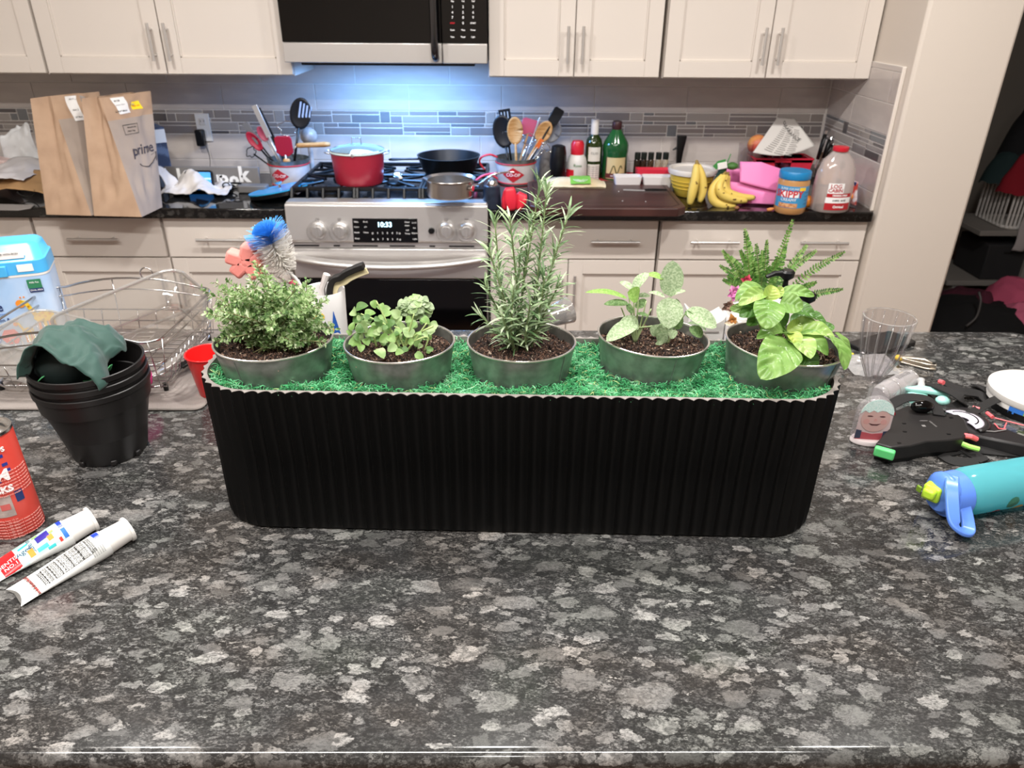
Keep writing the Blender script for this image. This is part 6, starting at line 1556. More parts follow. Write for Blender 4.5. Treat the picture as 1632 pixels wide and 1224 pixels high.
t, stk, wrd, on = bag('brown paper bag with the word on its printed side, the one nearer the range', [(150, 344), (226, 346), (259, 330), (130, 157, 2.90), (158, 156, 2.93), (240, 145, 3.10), (208, 147, 3.14)], 3.0, 'prime')
stk(.26, .52, .84, .985, M_slab, 'shipping_label', sk=-.10); stk(.58, .76, .86, .93, M_ylab, 'yellow_sticker', sk=-.03)
wrd('LRP Mesa', .20, .44, .865, .022, M_print); wrd('8/28', .22, .32, .955, .022, M_print); wrd('order of four', .22, .40, .92, .012, M_print); wrd('Keep cold', .59, .72, .89, .018, M_rdp)
wrd('prime', .32, .90, .52, .125, M_ink)
# smile arrow
def curve_on(on, t, pts, w, m):
    n_ = (V(on(.6, .5)) - V(on(.4, .5))).cross(V(on(.5, .6)) - V(on(.5, .4))).normalized(); q = B()
    pp = [V(on(u, v)) + n_ * .0022 for u, v in pts]; q.tube(pp, [w * (.35 + .65 * math.sin(PI * min(1, i / (len(pp) - 1) + .0))) for i in range(len(pp))], 6, flat=.3); put('arrow_print', q, m, t, 'all')
curve_on(on, t, [(lerp(.40, .92, i / 12), .41 - .055 * math.sin(PI * i / 12) + .03 * (i / 12)) for i in range(13)], .0045, M_ink)
curve_on(on, t, [(.82, .455), (.95, .475), (.93, .40)], .003, M_ink)
def frame_on(on, t, u0, u1, v0, v1, m):
    n_ = (V(on(.6, .5)) - V(on(.4, .5))).cross(V(on(.5, .6)) - V(on(.5, .4))).normalized(); q = B()
    q.tube([V(on(u, v)) + n_ * .002 for u, v in ((u0, v0), (u1, v0), (u1, v1), (u0, v1))], .0010, 4, closed=True); put('frame_print', q, m, t)
frame_on(on, t, .26, .56, .665, .745, M_print); wrd('Recycle this', .36, .53, .72, .022, M_print); wrd('paper bag', .36, .50, .69, .022, M_print)
t2b, stk, wrd, on = bag('brown paper bag with a long white label, the one farther from the range', [(74, 342), (146, 344), (196, 326), (48, 157, 2.90), (80, 153, 2.94), (158, 146, 3.12), (126, 148, 3.16)], 8.0, '')
stk(.30, .52, .77, .985, M_slab, 'shipping_label', sk=-.06); wrd('LRP Mesa', .32, .48, .80, .02, M_print); wrd('04.2', .34, .46, .86, .02, M_print); wrd('MESA RT 12', .33, .46, .955, .02, M_print)
frame_on(on, t2b, .48, .78, .655, .735, M_print); wrd('Recycle', .56, .74, .71, .02, M_print); wrd('bag', .56, .66, .68, .02, M_print)
for i, (px, py, y, r_) in enumerate(((190, 158, 3.00, .045), (118, 158, 3.02, .048))):
    q = B(); p = Q(px, py, y); q.grid(crumple(lambda u, v: (r_ * 1.6 * (u - .5) * 2 * .7, r_ * (v - .5) * 1.2, -.012 + .025 * math.sin(u * PI) * math.sin(v * PI)), .012, 30, i * 3.3), 22, 14)
    tag(put('produce_bag', q, clear_mat('film', '#e5e5e8', .35, .15, haze=.15), None, 'all', loc=p + V((0, .02, -.012))), ('clear plastic film sticking out of the nearer-range paper bag', 'clear plastic film sticking out of the farther paper bag')[i], 'plastic bag')
# --- wrapping papers and mailers at the far end
def sheet(name, label, cat, c, fn, m, amp, scale, seed, nu=30, nv=20, solid=.0012):
    q = B(); q.grid(crumple(fn, amp, scale, seed), nu, nv); o = put(name, q, m, None, 'all', loc=c, solid=solid); return tag(o, label, cat)
c = at_y(48, 3.24)
sheet('plastic_sack', 'crumpled white plastic sack against the tiles behind the paper bag', 'plastic bag', c, lambda u, v: (lerp(-.085, .10, u) * (1 - .25 * v), .03 * math.sin(u * PI * 1.0) - .07 * (1 - v) * math.sin(u * PI), .004 + .235 * v * (.72 + .28 * math.sin(u * 2.2))), mat('sack_white', '#d9dadb', .35), .020, 17, 1)
c = at_y(22, 3.06)
sheet('bubble_mailer', 'white bubble mailer lying over the brown package', 'mailer', c, lambda u, v: (lerp(-.16, .11, u), lerp(-.10, .14, v), .05 + .055 * math.sin(u * 2.6) * (v * .7 + .3)), mat('mailer_white', '#d6d2d2', .5), .010, 14, 5)
c = at_y(28, 2.99)
q = B(); q.grid(crumple(lambda u, v: (lerp(-.13, .16, u), lerp(-.075, .10, v), .012 + .040 * math.sin(PI * u * .95) * (.6 + .4 * v) + .02 * v), .006, 12, 3), 26, 16)
pk = tag(put('kraft_mailer', q, mat('kraft_mailer', '#b08a5e', .7), None, 'all', loc=c, solid=.002), 'brown padded paper mailer with a curved arrow print, beside the paper bag', 'mailer')
q = B(); q.tube([(.075 + .035 * math.cos(a), -.072, .032 + .022 * math.sin(a)) for a in [math.radians(d) for d in range(190, 372, 20)]], .0022, 6); put('arrow_print', q, M_print, pk, 'all')
c = at_y(3, 3.2)
put_ = tag(put('pink_package', B().box((0, 0, .055), (.11, .06, .10), R(12, 'Y').to_3x3()), mat('package_pink', '#cdb5b0', .5), None, bevel=.006, loc=c + V((0, 0, .003))), 'pale pink parcel at the end of the worktop by the white sack', 'parcel')
c = K(14, 332)
tag(put('grey_envelope', B().prism([(-.10, -.03), (.055, -.035), (.085, -.005), (.075, .04), (-.10, .05)], .0, .004), mat('envelope_grey', '#8d8885', .6), None, bevel=.001, loc=c + V((0, 0, .0002))), 'grey flat envelope at the worktop edge beside the paper bag', 'envelope')
ybx = 3.20
a = at_y(262, ybx)
t = thing('cereal_box', 'blue and white carton standing behind the printed paper bag', 'box', a, math.radians(38))
hb = hgt(258, 200, ybx)
put('carton', B().box((0, 0, hb / 2 + .0005), (.055, .15, hb)), mat('carton_blue', '#5d6f8f', .5, var=(18, '#2f3d5a', .45, .55)), t, bevel=.001)
put('carton_band', B().box((0, 0, hb * .86), (.0565, .1515, hb * .22)), mat('carton_white', '#d8dde4', .5), t); put('flap', B().box((-.01, 0, hb + .012), (.003, .14, .03), R(20, 'Y').to_3x3()), M_kraft, t)
# --- dish towel
c = at_y(312, 3.03)
M_tw = mat('towel_cotton', '#ded9d5', .9, bump=(500, .5, .001), var=(9, '#cfc9c6'))
def twl(u, v):
    x = lerp(-.125, .125, u); y = lerp(-.085, .10, v)
    return (x + .02 * math.sin(v * 4), y, .010 + .055 * math.exp(-((x + .045) / .055) ** 2 - ((y - .03) / .07) ** 2) + .030 * math.exp(-((x - .02) / .06) ** 2 - ((y) / .06) ** 2) * (1 - .3 * u) + .010 * math.sin(u * 11 + v * 5))
tw = sheet('dish_towel', 'crumpled cream cotton dish towel in front of the tablet', 'towel', c, twl, M_tw, .012, 17, 2, 56, 36, .003)
q = B(); q.grid(crumple(lambda u, v: (-.115 + .018 * math.sin(v * 5) + .030 * u, -.05 + .05 * u, .012 + .11 * v - .03 * u * v), .012, 26, 7), 16, 24); put('raised_fold', q, M_tw, tw, 'all', solid=.003)
# --- utensil crock with red diamond (left of the range)
def tin_crock(px, pyb, pyt, rpx, label, handle, cat='crock'):
    f = K(px, pyb); R_ = sz(rpx, f); c = V((f.x, f.y + R_ * .9, KZ)); h = hgt(px, pyt, c.y)
    t = thing('utensil_tin', label, cat, c)
    q = B(); q.lathe([(0, .001), (R_ * .86, 0), (R_ * .88, .004), (R_ * .98, h * .82)], 40); put('painted_wall', q, mat('tin_white', '#d9d3d2', .35, var=(25, '#c9c3c4')), t)
    q = B(); q.lathe([(R_ * .97, h * .82), (R_, h), (R_ * 1.02, h + .001), (R_ * .98, h + .001), (R_ * .95, h * .8), (R_ * .85, .006), (0, .005)], 40); put('bare_metal_band', q, M_galv, t)
    for z, r_ in ((.006, .89), (h * .82, .985)): q = B(); q.tube([(R_ * r_ * math.cos(a), R_ * r_ * math.sin(a), z) for a in [2 * PI * i / 36 for i in range(36)]], .0028, 6, closed=True); put('red_line', q, mat('diamond_red', '#c02a34', .4), t, 'all')
    return t, c, R_, h
def diamond(t, R_, h, ac, half, zc, hh):
    def fn(u, v):
        s_ = u * 2 - 1; w_ = (v * 2 - 1) * (1 - abs(s_)); z = zc + w_ * hh; a = math.radians(ac + s_ * half)
        r_ = R_ * (.88 + (.98 - .88) * (z / (h * .82))) + .0012; return (r_ * math.cos(a), r_ * math.sin(a), z)
    put('diamond_print', B().grid(fn, 16, 6), mat('diamond_red', 0), t, 'all')
    lettering('CO-OP', R_ * .22, MX.Rotation(math.radians(ac + 90), 4, 'Z') @ T(0, 0, zc), M_wprint, t, bend=R_ * (.88 + .10 * zc / (h * .82)) + .0018)
t1, c1, R1_, h1 = tin_crock(457, 300, 252, 33, 'tin utensil bucket with a red diamond, standing by the blue lid', False)
diamond(t1, R1_, h1, 252, 30, h1 * .45, h1 * .27)
t3, c3, R3_, h3 = tin_crock(822, 296, 250, 33, 'tin utensil jug with a red diamond and red loop handle, by the cutting board', True)
diamond(t3, R3_, h3, 262, 34, h3 * .42, h3 * .30)
q = B(); q.tube(bez([(-R3_ * .9, 0, h3 * .98), (-R3_ * 1.25, -.01, h3 * 1.10), (-R3_ * 1.65, -.01, h3 * 1.0), (-R3_ * 1.75, -.01, h3 * .78), (-R3_ * 1.45, -.01, h3 * .45), (-R3_ * .85, -.01, h3 * .12)], 6), .0075, 10, flat=.6); put('loop_handle', q, mat('handle_red', '#d5303f', .35), t3, 'all')
M_wood = mat('spoon_wood', '#c79a66', .55, var=(30, '#b5854f', .4, .6, (1, 1, 6))); M_sil = mat('red_silicone', '#a81d3a', .45); M_dsil = mat('pink_silicone', '#b8506a', .45)
def head_at(px, py, y): return Q(px, py, y)
def utensil(name, label, base, tip, kind, m_h, m_t, w=.03, L=.06, rh=.0042, cat='utensil', grp='utensils standing in the tin crocks', yaw=0):
    """handle from base to just under tip; head drawn at the tip, facing the camera"""
    w *= 1.28; L *= 1.2; rh *= 1.35
    base, tip = V(base), V(tip); d = (tip - base).normalized(); side = d.cross(V((math.sin(yaw), -math.cos(yaw), 0))).normalized(); nr = side.cross(d)
    t = thing(name, label, cat, base, group=grp); b0 = V((0, 0, 0)); e = tip - base - d * L
    q = B(); q.tube([b0, e * .5, e + d * .006], [rh, rh, rh * .8], 8, flat=.7); put('handle', q, m_h, t, 'all')
    Mx = MX((side, d, nr)).transposed().to_4x4(); Mx.translation = e; q = B(); q.M = Mx; c_ = L / 2
    if kind == 'spoon':
        q.grid(lambda u, v: (lambda a, r: (w / 2 * r * math.cos(a), c_ + L / 2 * r * math.sin(a), -.010 * (1 - r * r)))(2 * PI * u, v), 20, 5); put('bowl', q, m_t, t, 'all', solid=.0022)
    elif kind == 'spatula':
        q.prism([(-w / 2, L * .18), (-w * .22, 0), (w * .22, 0), (w / 2, L * .18), (w / 2, L * .85), (w * .42, L), (-w * .35, L), (-w / 2, L * .9)], -.0035, .0035); put('blade', q, m_t, t, bevel=.002)
    elif kind == 'slotted':
        pts = lambda r: [(w / 2 * r * math.cos(a), c_ + L / 2 * r * math.sin(a)) for a in [2 * PI * i / 24 for i in range(24)]]
        q.grid(lambda u, v: (lambda a, r: (w / 2 * r * math.cos(a), c_ + L / 2 * r * math.sin(a), -.008 * (1 - r * r)))(2 * PI * u, v), 24, 5); put('bowl', q, m_t, t, 'all', solid=.0022)
        for k in range(4): q = B(); q.M = Mx; x = (-.05 + k * .16) * w; q.box((x, c_ + L * .12, -.0035), (w * .07, L * (.50 - .06 * k), .0075)); put('slot', q, mat('tile_seen', '#a9b9d6', .3), t)
    elif kind == 'whisk':
        for k in range(6):
            a0 = PI * k / 6; q = B(); q.M = Mx; q.tube([(w / 2 * math.sin(PI * s / 14) ** .8 * math.cos(a0) * (1 if True else 0) * (1 if s < 15 else 1), L * (s / 14 if s <= 14 else 0), w / 2 * math.sin(PI * s / 14) ** .8 * math.sin(a0)) for s in range(15)], .0009, 5); q.tube([(-w / 2 * math.sin(PI * s / 14) ** .8 * math.cos(a0), L * s / 14, -w / 2 * math.sin(PI * s / 14) ** .8 * math.sin(a0)) for s in range(15)], .0009, 5); put('wire', q, m_t, t, 'all')
    elif kind == 'masher':
        q.tube([(w / 2 * math.cos(a) * (1 + .25 * math.sin(5 * a)), c_ + L / 2 * math.sin(a), 0) for a in [2 * PI * i / 40 for i in range(40)]], .0020, 6, closed=True); put('head', q, m_t, t, 'all')
    elif kind == 'flat':
        q.prism([(-w / 2 * .6, 0), (w / 2 * .6, 0), (w / 2, L * .3), (w / 2, L), (-w / 2, L)], -.002, .002); put('blade', q, m_t, t, bevel=.001)
        for k in range(3): q = B(); q.M = Mx; q.box(((k - 1) * w * .26, L * .6, .0015), (w * .08, L * .45, .003)); put('slot', q, M_grout, t)
    elif kind == 'turner_bar': q.box((0, L / 2, 0), (w, L, .006)); put('bar', q, m_t, t, bevel=.001)
    return t
cb1 = V((c1.x, c1.y, KZ + .02))
y1 = c1.y
U = lambda dx, dy: cb1 + V((dx, dy, 0))
utensil('slotted_spoon', 'tall black slotted spoon, highest in the tin bucket by the blue lid', U(.005, 0), Q(482, 156, y1), 'slotted', M_black, mat('nylon_black', '#15171b', .35), .068, .105, .006)
utensil('spatula', 'dark red silicone spatula facing the room in the tin bucket', U(.0, -.02), Q(450, 217, y1 - .04), 'spatula', M_nickel, M_sil, .055, .068, .005)
utensil('serving_tongs', 'long steel tongs pointing up and away in the tin bucket', U(-.01, .01), Q(405, 168, y1), 'turner_bar', M_nickel, M_steel, .018, .11, .006)
utensil('tongs_leg', 'black-lined steel tongs leg beside the tall tongs', U(.005, .015), Q(412, 172, y1 + .015), 'turner_bar', M_black, M_black, .012, .13, .005)
utensil('silicone_spoon', 'dark red silicone spoon leaning outward over the tin bucket', U(-.02, 0), Q(393, 211, y1), 'spoon', M_black, M_sil, .034, .075, .005)
utensil('butter_knife', 'grey plastic knife blade leaning out of the tin bucket', U(-.02, .01), Q(389, 196, y1 + .01), 'turner_bar', M_black, mat('grey_nylon', '#6f7075', .4), .020, .08, .004)
utensil('whisk', 'steel balloon whisk in the tin bucket', U(.0, .01), Q(458, 193, y1 + .02), 'masher', M_nickel, M_chrome, .060, .05, .004)
utensil('pasta_fork', 'black pronged pasta fork hanging outward from the tin bucket', U(-.01, 0), Q(394, 238, y1 - .01), 'masher', M_black, M_black, .034, .03, .004)
utensil('measuring_scoop', 'pink silicone scoop handle behind the tongs', U(-.01, .02), Q(411, 202, y1 + .02), 'spoon', M_nickel, M_dsil, .028, .055, .004)
t = thing('rolling_handle', 'light wooden handle lying across the tin bucket toward the red pot', 'utensil', Q(473, 232, y1 - .02), group='utensils standing in the tin crocks')
a, b = V((0, 0, 0)), Q(526, 230, y1 - .02) - t.location
q = B(); q.tube([lerp(a, b, f) for f in (0, .08, .3, .6, .85, 1)], [.008, .0105, .010, .0105, .011, .008], 14); put('grip', q, M_wood, t, 'all')
q = B(); q.tube([a, V((-.03, .01, -.03)), V((-.02, .02, -.07))], .003, 6); put('shank', q, M_nickel, t, 'all')
t = thing('corkscrew_handle', 'short round wooden knob at the front of the tin bucket rim', 'utensil', Q(456, 257, y1 - .065), group='utensils standing in the tin crocks')
q = B(); q.tube([(-.010, 0, 0), (-.006, 0, 0), (.008, 0, 0), (.016, 0, 0)], [.008, .0115, .0115, .008], 14); put('knob', q, M_wood, t, 'all'); q = B(); q.tube([(0, 0, -.008), (.002, .006, -.018)], .0025, 6); put('pin', q, M_nickel, t)
q = B(); q.ball((0, 0, 0), (.038, .03, .038), 20, lambda d: 1 + .04 * NZ.noise(d * 3)); 
t = thing('stone_ball', 'grey stone ball on a stand behind the tin bucket', 'ornament', (Q(492, 217, y1 + .10).x, y1 + .10, KZ))
zz_ = hgt(492, 217, y1 + .10)
q = B(); q.ball((0, 0, zz_), .036, 20); put('ball', q, mat('marble_grey', '#b3aca8', .3, var=(20, '#8b8583')), t, 'all'); q = B(); q.lathe([(0, .001), (.028, 0), (.024, .01), (.010, .03), (.010, zz_ - .03), (.018, zz_ - .02), (0, zz_ - .02)], 20); put('stand', q, mat('marble_grey', 0), t)
cb3 = V((c3.x, c3.y, KZ + .02)); y3 = c3.y; U3 = lambda dx, dy: cb3 + V((dx, dy, 0))
utensil('wooden_spoon', 'pale wooden spoon with a deep oval bowl in the tin jug', U3(.005, -.01), Q(820, 186, y3 - .01), 'spoon', M_wood, M_wood, .052, .095, .006)
utensil('wooden_spoon', 'second wooden spoon with a round bowl leaning toward the oil bottles', U3(.01, .0), Q(876, 194, y3), 'spoon', M_wood, M_wood, .050, .08, .006)
utensil('black_turner', 'dark rounded slotted turner, leftmost tool in the tin jug', U3(-.02, .0), Q(797, 183, y3 + .01), 'spoon', M_black, mat('nylon_black', 0), .068, .115, .006)
utensil('black_ladle', 'small black slotted spoon behind the rounded turner', U3(-.01, .02), Q(803, 174, y3 + .03), 'flat', M_black, mat('nylon_black', 0), .040, .05, .005)
utensil('black_spatula', 'black square-ended spatula reaching highest over the tin jug', U3(.02, .0), Q(893, 173, y3 + .01), 'spatula', M_black, mat('nylon_black', 0), .036, .062, .005)
utensil('spatula', 'dusty pink flat spatula turned sideways in the tin jug', U3(.0, .01), Q(848, 190, y3 + .02), 'spatula', M_wood, M_dsil, .060, .058, .005)
utensil('nylon_spoon', 'grey nylon spoon leaning behind the second wooden spoon', U3(.02, .01), Q(892, 198, y3 + .03), 'spoon', M_nickel, mat('grey_nylon', 0), .050, .075, .005)
utensil('masher', 'steel potato masher at the front of the tin jug', U3(-.002, -.02), Q(846, 213, y3 - .03), 'masher', M_chrome, M_chrome, .038, .04, .004)
utensil('orange_brush', 'slim orange basting spatula in the tin jug', U3(.01, -.01), Q(864, 222, y3 - .02), 'turner_bar', M_nickel, mat('orange_silicone', '#d96a2a', .45), .014, .035, .0035)
utensil('small_whisk', 'open steel whisk head low at the jug rim', U3(.01, -.02), Q(874, 232, y3 - .03), 'masher', M_chrome, M_chrome, .036, .022, .003)
utensil('long_fork', 'long thin steel fork standing tall in the tin jug', U3(.01, .0), Q(861, 187, y3 + .0), 'turner_bar', M_nickel, M_nickel, .006, .05, .003)
# --- blue pan lid
c = K(447, 318)
t = thing('blue_lid', 'flat turquoise pan lid with steel knob, tilted at the range edge', 'lid', M=T(c.x, c.y + .035, KZ + .030) @ R(-10, 'Y') @ R(-4, 'X'))
RLd = sz(52, c)
q = B(); q.lathe([(0, .004), (RLd * .5, .003), (RLd * .93, .0), (RLd, .004), (RLd, .008), (RLd * .93, .006), (RLd * .5, .009), (0, .010)], 56); put('disc', q, mat('lid_turquoise', '#2f9fd6', .22), t)
q = B(); q.lathe([(RLd * .9, -.012), (RLd * .97, -.012), (RLd * .99, .002), (RLd * .9, .002)], 48); put('gasket', q, M_black, t)
q = B(); q.lathe([(.006, .008), (.004, .022), (.012, .026), (.014, .032), (.010, .036), (0, .037)], 20, c=(-.005, 0, 0)); put('knob', q, M_chrome, t)
# --- red stock pot with glass lid
zg = .978; yp = P(570, 299, zg).y + .095
l_, r_ = Q(529, 260, yp), Q(613, 260, yp)
Rp = (r_.x - l_.x) / 2; hp_ = Q(570, 240, yp).z - zg
pot = thing('stock_pot', 'raspberry red stock pot on the rear burner', 'pot', ((l_.x + r_.x) / 2, yp, zg))
M_rp = mat('pot_red', '#a3283b', .32)
q = B(); q.lathe([(0, .001), (Rp * .86, 0), (Rp * .90, .006), (Rp * .96, hp_ * .6), (Rp, hp_), (Rp * .98, hp_ + .001), (Rp * .94, hp_ * .6), (Rp * .86, .008), (0, .007)], 48); put('body', q, M_rp, pot)
q = B(); q.tube([(Rp * 1.005 * math.cos(a), Rp * 1.005 * math.sin(a), hp_) for a in [2 * PI * i / 48 for i in range(48)]], .0035, 8, closed=True); put('rim', q, mat('rim_cream', '#cfe6e6', .3), pot, 'all')
for sx_ in (-1, 1): q = B(); q.tube(bez([(sx_ * Rp * .97, -.03, hp_ - .008), (sx_ * Rp * 1.18, -.025, hp_ - .004), (sx_ * Rp * 1.18, .025, hp_ - .004), (sx_ * Rp * .97, .03, hp_ - .008)], 5), .0028, 6); put('wire_handle', q, M_chrome, pot, 'all')
ld = thing('glass_pot_cover', 'clear glass lid with a steel loop on the red stock pot', 'lid', (pot.location.x, yp, zg + hp_ + .004))
q = B(); q.lathe([(Rp * 1.0, 0), (Rp * .8, .009), (Rp * .4, .018), (0, .021)], 40); put('dome', q, clear_mat('lid_glass', '#d5f0f0', .25, .04, haze=.25, hazecol='#c8f0ee'), ld, 'all')
q = B(); q.tube([(Rp * math.cos(a), Rp * math.sin(a), .001) for a in [2 * PI * i / 48 for i in range(48)]], .0022, 6, closed=True); put('steel_rim', q, M_chrome, ld, 'all')
q = B(); q.tube([(-.018, 0, .019), (-.017, 0, .043), (.017, 0, .043), (.018, 0, .019)], .003, 8); put('loop', q, M_chrome, ld)
q = B(); q.ball((0, -Rp * 1.02, -.006), .006, 10); put('rivet', q, M_chrome, ld, 'all')
# --- black skillet + steel saucepan
ysk = 3.20
c = V((Q(716, 280, ysk).x, ysk, zg)); Rs = sz(49, c)
t = thing('cast_iron_skillet', 'black cast iron skillet behind the steel saucepan', 'skillet', c)
q = B(); q.lathe([(0, .001), (Rs * .84, 0), (Rs, .060), (Rs * 1.02, .063), (Rs * .97, .063), (Rs * .82, .006), (0, .006)], 44); put('pan', q, M_iron, t)
q = B(); q.tube(bez([(-Rs * .9, -.02, .050), (-Rs * 1.3, -.03, .050), (-Rs * 1.9, -.02, .046)], 5), [.010, .009, .008, .008, .009, .009, .009, .010, .011, .012, .010], 8, flat=.5); put('handle', q, M_iron, t, 'all')
c = P(722, 321, zg); Rs = sz(40, c); ysp = c.y + Rs; c = V((Q(718, 300, ysp).x, ysp, zg)); hs_ = Q(718, 284, ysp).z - zg
t = thing('saucepan', 'brushed steel saucepan with a pouring lip on the front burner', 'saucepan', c)
q = B(); q.lathe([(0, .001), (Rs * .90, 0), (Rs * .95, .005), (Rs * .96, hs_ - .006), (Rs * 1.04, hs_), (Rs * 1.03, hs_ + .0015), (Rs * .93, hs_ - .006), (Rs * .91, .008), (0, .006)], 48, fn=lambda a, z: 1 + (.10 * max(0, 1 - abs(((a - PI) + PI) % (2 * PI) - PI) / .25) if z > hs_ - .004 else 0)); put('body', q, mat('pan_steel', (.50, .47, .44), .26, .95), t)
q = B(); hp = bez([(Rs * .95, -.012, hs_ * .62), (Rs * 1.25, -.02, hs_ * .80), (Rs * 1.7, -.02, hs_ * 1.25), (Rs * 2.2, -.01, hs_ * 1.38), (Rs * 2.6, .0, hs_ * 1.36)], 6); q.tube(hp, [.0048] * len(hp), 10, flat=.7); put('long_handle', q, M_chrome, t, 'all')
q = B(); q.cyl((Rs * .80, -Rs * .55, hs_ * .62), (Rs * .95, -Rs * .62, hs_ * .62), .011, n=16); put('rivet_cap', q, M_chrome, t, bevel=.001)
t = thing('pink_pan_handle', 'pink silicone sleeve on the skillet handle behind the saucepan', 'handle cover', Q(755, 290, 3.05)); o_ = t.location
q = B(); pp = [Q(755, 291, 3.05) - o_, Q(770, 280, 3.05) - o_, Q(792, 276, 3.07) - o_]; q.tube(bez(pp, 5), .008, 10, flat=.6); put('sleeve', q, mat('sleeve_pink', '#df5370', .45), t, 'all')
q = B(); q.tube([Q(757, 296, 3.05) - o_, Q(760, 315, 3.0) - o_], [.010, .006], 10); put('tail', q, mat('sleeve_pink', 0), t)
# salt shaker and spoon on the hob
a = V((Q(638, 302, 3.05).x, 3.05, .982))
t = thing('steel_spoon', 'small steel spoon with a white handle resting on the grates', 'spoon', a)
q = B(); q.M = R(20, 'X'); q.grid(lambda u, v: (.019 * v * math.cos(2 * PI * u) - .010, .019 * v * math.sin(2 * PI * u) + .01, -.003 + .006 * v * v), 18, 4); put('bowl', q, M_chrome, t, 'all', solid=.001)
q = B(); q.tube([(.0, -.005, .004), (.012, -.055, .006)], [.005, .008], 8, flat=.5); put('handle', q, M_white, t)
# black pepper mill / cylinder beside the range
c = K(784, 334); c.y += .03
t = thing('salt_mill', 'dark cylindrical mill with a chrome cap beside the range', 'mill', c)
hm = hgt(784, 287, c.y); q = B(); q.lathe([(0, .001), (.034, 0), (.036, .004), (.030, hm * .8), (.024, hm * .82), (0, hm * .82)], 28); put('body', q, mat('mill_dark', '#2b3444', .3), t); q = B(); q.lathe([(.022, hm * .82), (.022, hm * .9), (.014, hm), (0, hm)], 24); put('cap', q, M_chrome, t)
# red silicone mitt/holder
c = K(813, 336); c.y += .02
t = thing('silicone_holder', 'folded red silicone pinch mitt beside the cutting board', 'mitt', c)
hm = hgt(813, 299, c.y)
for k, (o_, r_, sc_) in enumerate((((-.016, 0, 0), 8, 1.0), ((.006, -.012, 0), -6, 1.05), ((.026, .0, 0), 20, .8))):
    q = B(); q.M = T(*o_) @ R(r_, 'Y') @ R(35 - 30 * k, 'Z')
    q.loft([[(x * k1, y * k2, z) for x, y in rrect(.046, .024, .010, 4)] for z, k1, k2 in ((.001, .55, .6), (.010, .8, .9), (hm * .5 * sc_, 1.1, .9), (hm * .85 * sc_, .95, .6), (hm * sc_, .7, .25))]); put('lobe', q, mat('mitt_red', '#dc2b40' if True else 0, .38), t, 'all')
# --- cutting board, tortillas, knife
a, b, c_, d_ = K(868, 346), K(1090, 342), K(1062, 300), K(862, 300)
x0, x1_ = K(845, 345).x, K(1092, 343).x; y0, y1_ = K(960, 346).y, K(960, 300).y
t = thing('cutting_board', 'thick dark walnut cutting board with clipped corners', 'cutting board', ((x0 + x1_) / 2, (y0 + y1_) / 2 + .004, KZ))
w_, d2 = x1_ - x0, y1_ - y0; cc_ = .035
M_wal = mat('walnut', '#4a2d29', .38, var=(5, '#3a221f', .4, .6, (1, 14, 1)), bump=(9, .3, .001, (1, 16, 1)))
out = [(-w_ / 2 + cc_, -d2 / 2), (w_ / 2 - cc_, -d2 / 2), (w_ / 2, -d2 / 2 + cc_), (w_ / 2, d2 / 2 - cc_), (w_ / 2 - cc_, d2 / 2), (-w_ / 2 + cc_, d2 / 2), (-w_ / 2, d2 / 2 - cc_), (-w_ / 2, -d2 / 2 + cc_)]
BT = .032
put('slab', B().prism(out, .0005, BT), M_wal, t, bevel=.004)
q = B(); q.tube([(x * .93, y * .88, BT + .0002) for x, y in out], .003, 6, closed=True, flat=.2); put('juice_groove', q, mat('walnut_dark', '#2c1916', .5), t)
BZ = KZ + BT
c = P(912, 298, BZ)
t = thing('tortilla_pack', 'clear bag of pale tortillas with a green square label', 'food pack', (c.x, c.y + .02, BZ))
w_ = sz(104, c); q = B(); q.grid(crumple(lambda u, v: (lerp(-w_ / 2, w_ / 2, u), lerp(-.05, .055, v), .004 + .030 * math.sin(PI * min(.97, max(.03, u))) ** .4 * math.sin(PI * v) ** .5), .003, 18, 2), 30, 14); q.add([(-w_ / 2, -.05, .001), (w_ / 2, -.05, .001), (w_ / 2, .055, .001), (-w_ / 2, .055, .001)], [(0, 1, 2, 3)]); put('bag', q, mat('bag_cream', '#e0d4b8', .3, var=(16, '#cbb995')), t, 'all')
q = B(); q.grid(crumple(lambda u, v: (lerp(-.010, .072, u) + .0, lerp(-.052, .02, v), .006 + .032 * math.sin(PI * max(.05, (lerp(-.052, .02, v) + .05) / .105)) ** .5), .002, 18, 2), 12, 10); put('green_label', q, mat('label_green', '#79b84e', .45), t, 'all')
q = B()
for r_ in (.012, .020, .028): q.tube([(.031 + r_ * math.cos(a), -.030 + r_ * .6 * math.sin(a), .034 + .25 * r_ * math.sin(a)) for a in [PI + PI * i / 12 for i in range(13)]], .0010, 4)
put('label_rings', q, M_wprint, t, 'all')
a, b = P(1002, 302, BZ + .008), P(1060, 300, BZ + .008)
t = thing('paring_knife', 'small knife with a black handle on the cutting board', 'knife', (a.x, a.y, BZ + .001)); L_ = (b - a)
q = B(); ribbon(q, [V((-.02, .012, .003)), V((L_.x * .38, .002, .003)), V((L_.x * .44, 0, .004))], .016, .0015); put('blade', q, M_steel, t); q = B(); q.tube([V((L_.x * .42, 0, .006)), V((L_.x * .7, -.004, .008)), V((L_.x, -.010, .008))], [.007, .008, .006], 10, flat=.6); put('handle', q, M_black, t)
rnd = random.Random(2)
for i, (px, py) in enumerate(((992, 321), (1029, 322), (986, 306))):
    q = B(); q.ball((0, 0, .002), (.0022, .002, .0016), 8); tag(put('crumb', q, M_white, None, 'all', loc=P(px, py, BZ)), ('white crumb in the middle of the cutting board', 'larger white crumb near the knife end of the board', 'small crumb beside the knife blade')[i], 'crumb', 'crumbs on the cutting board')
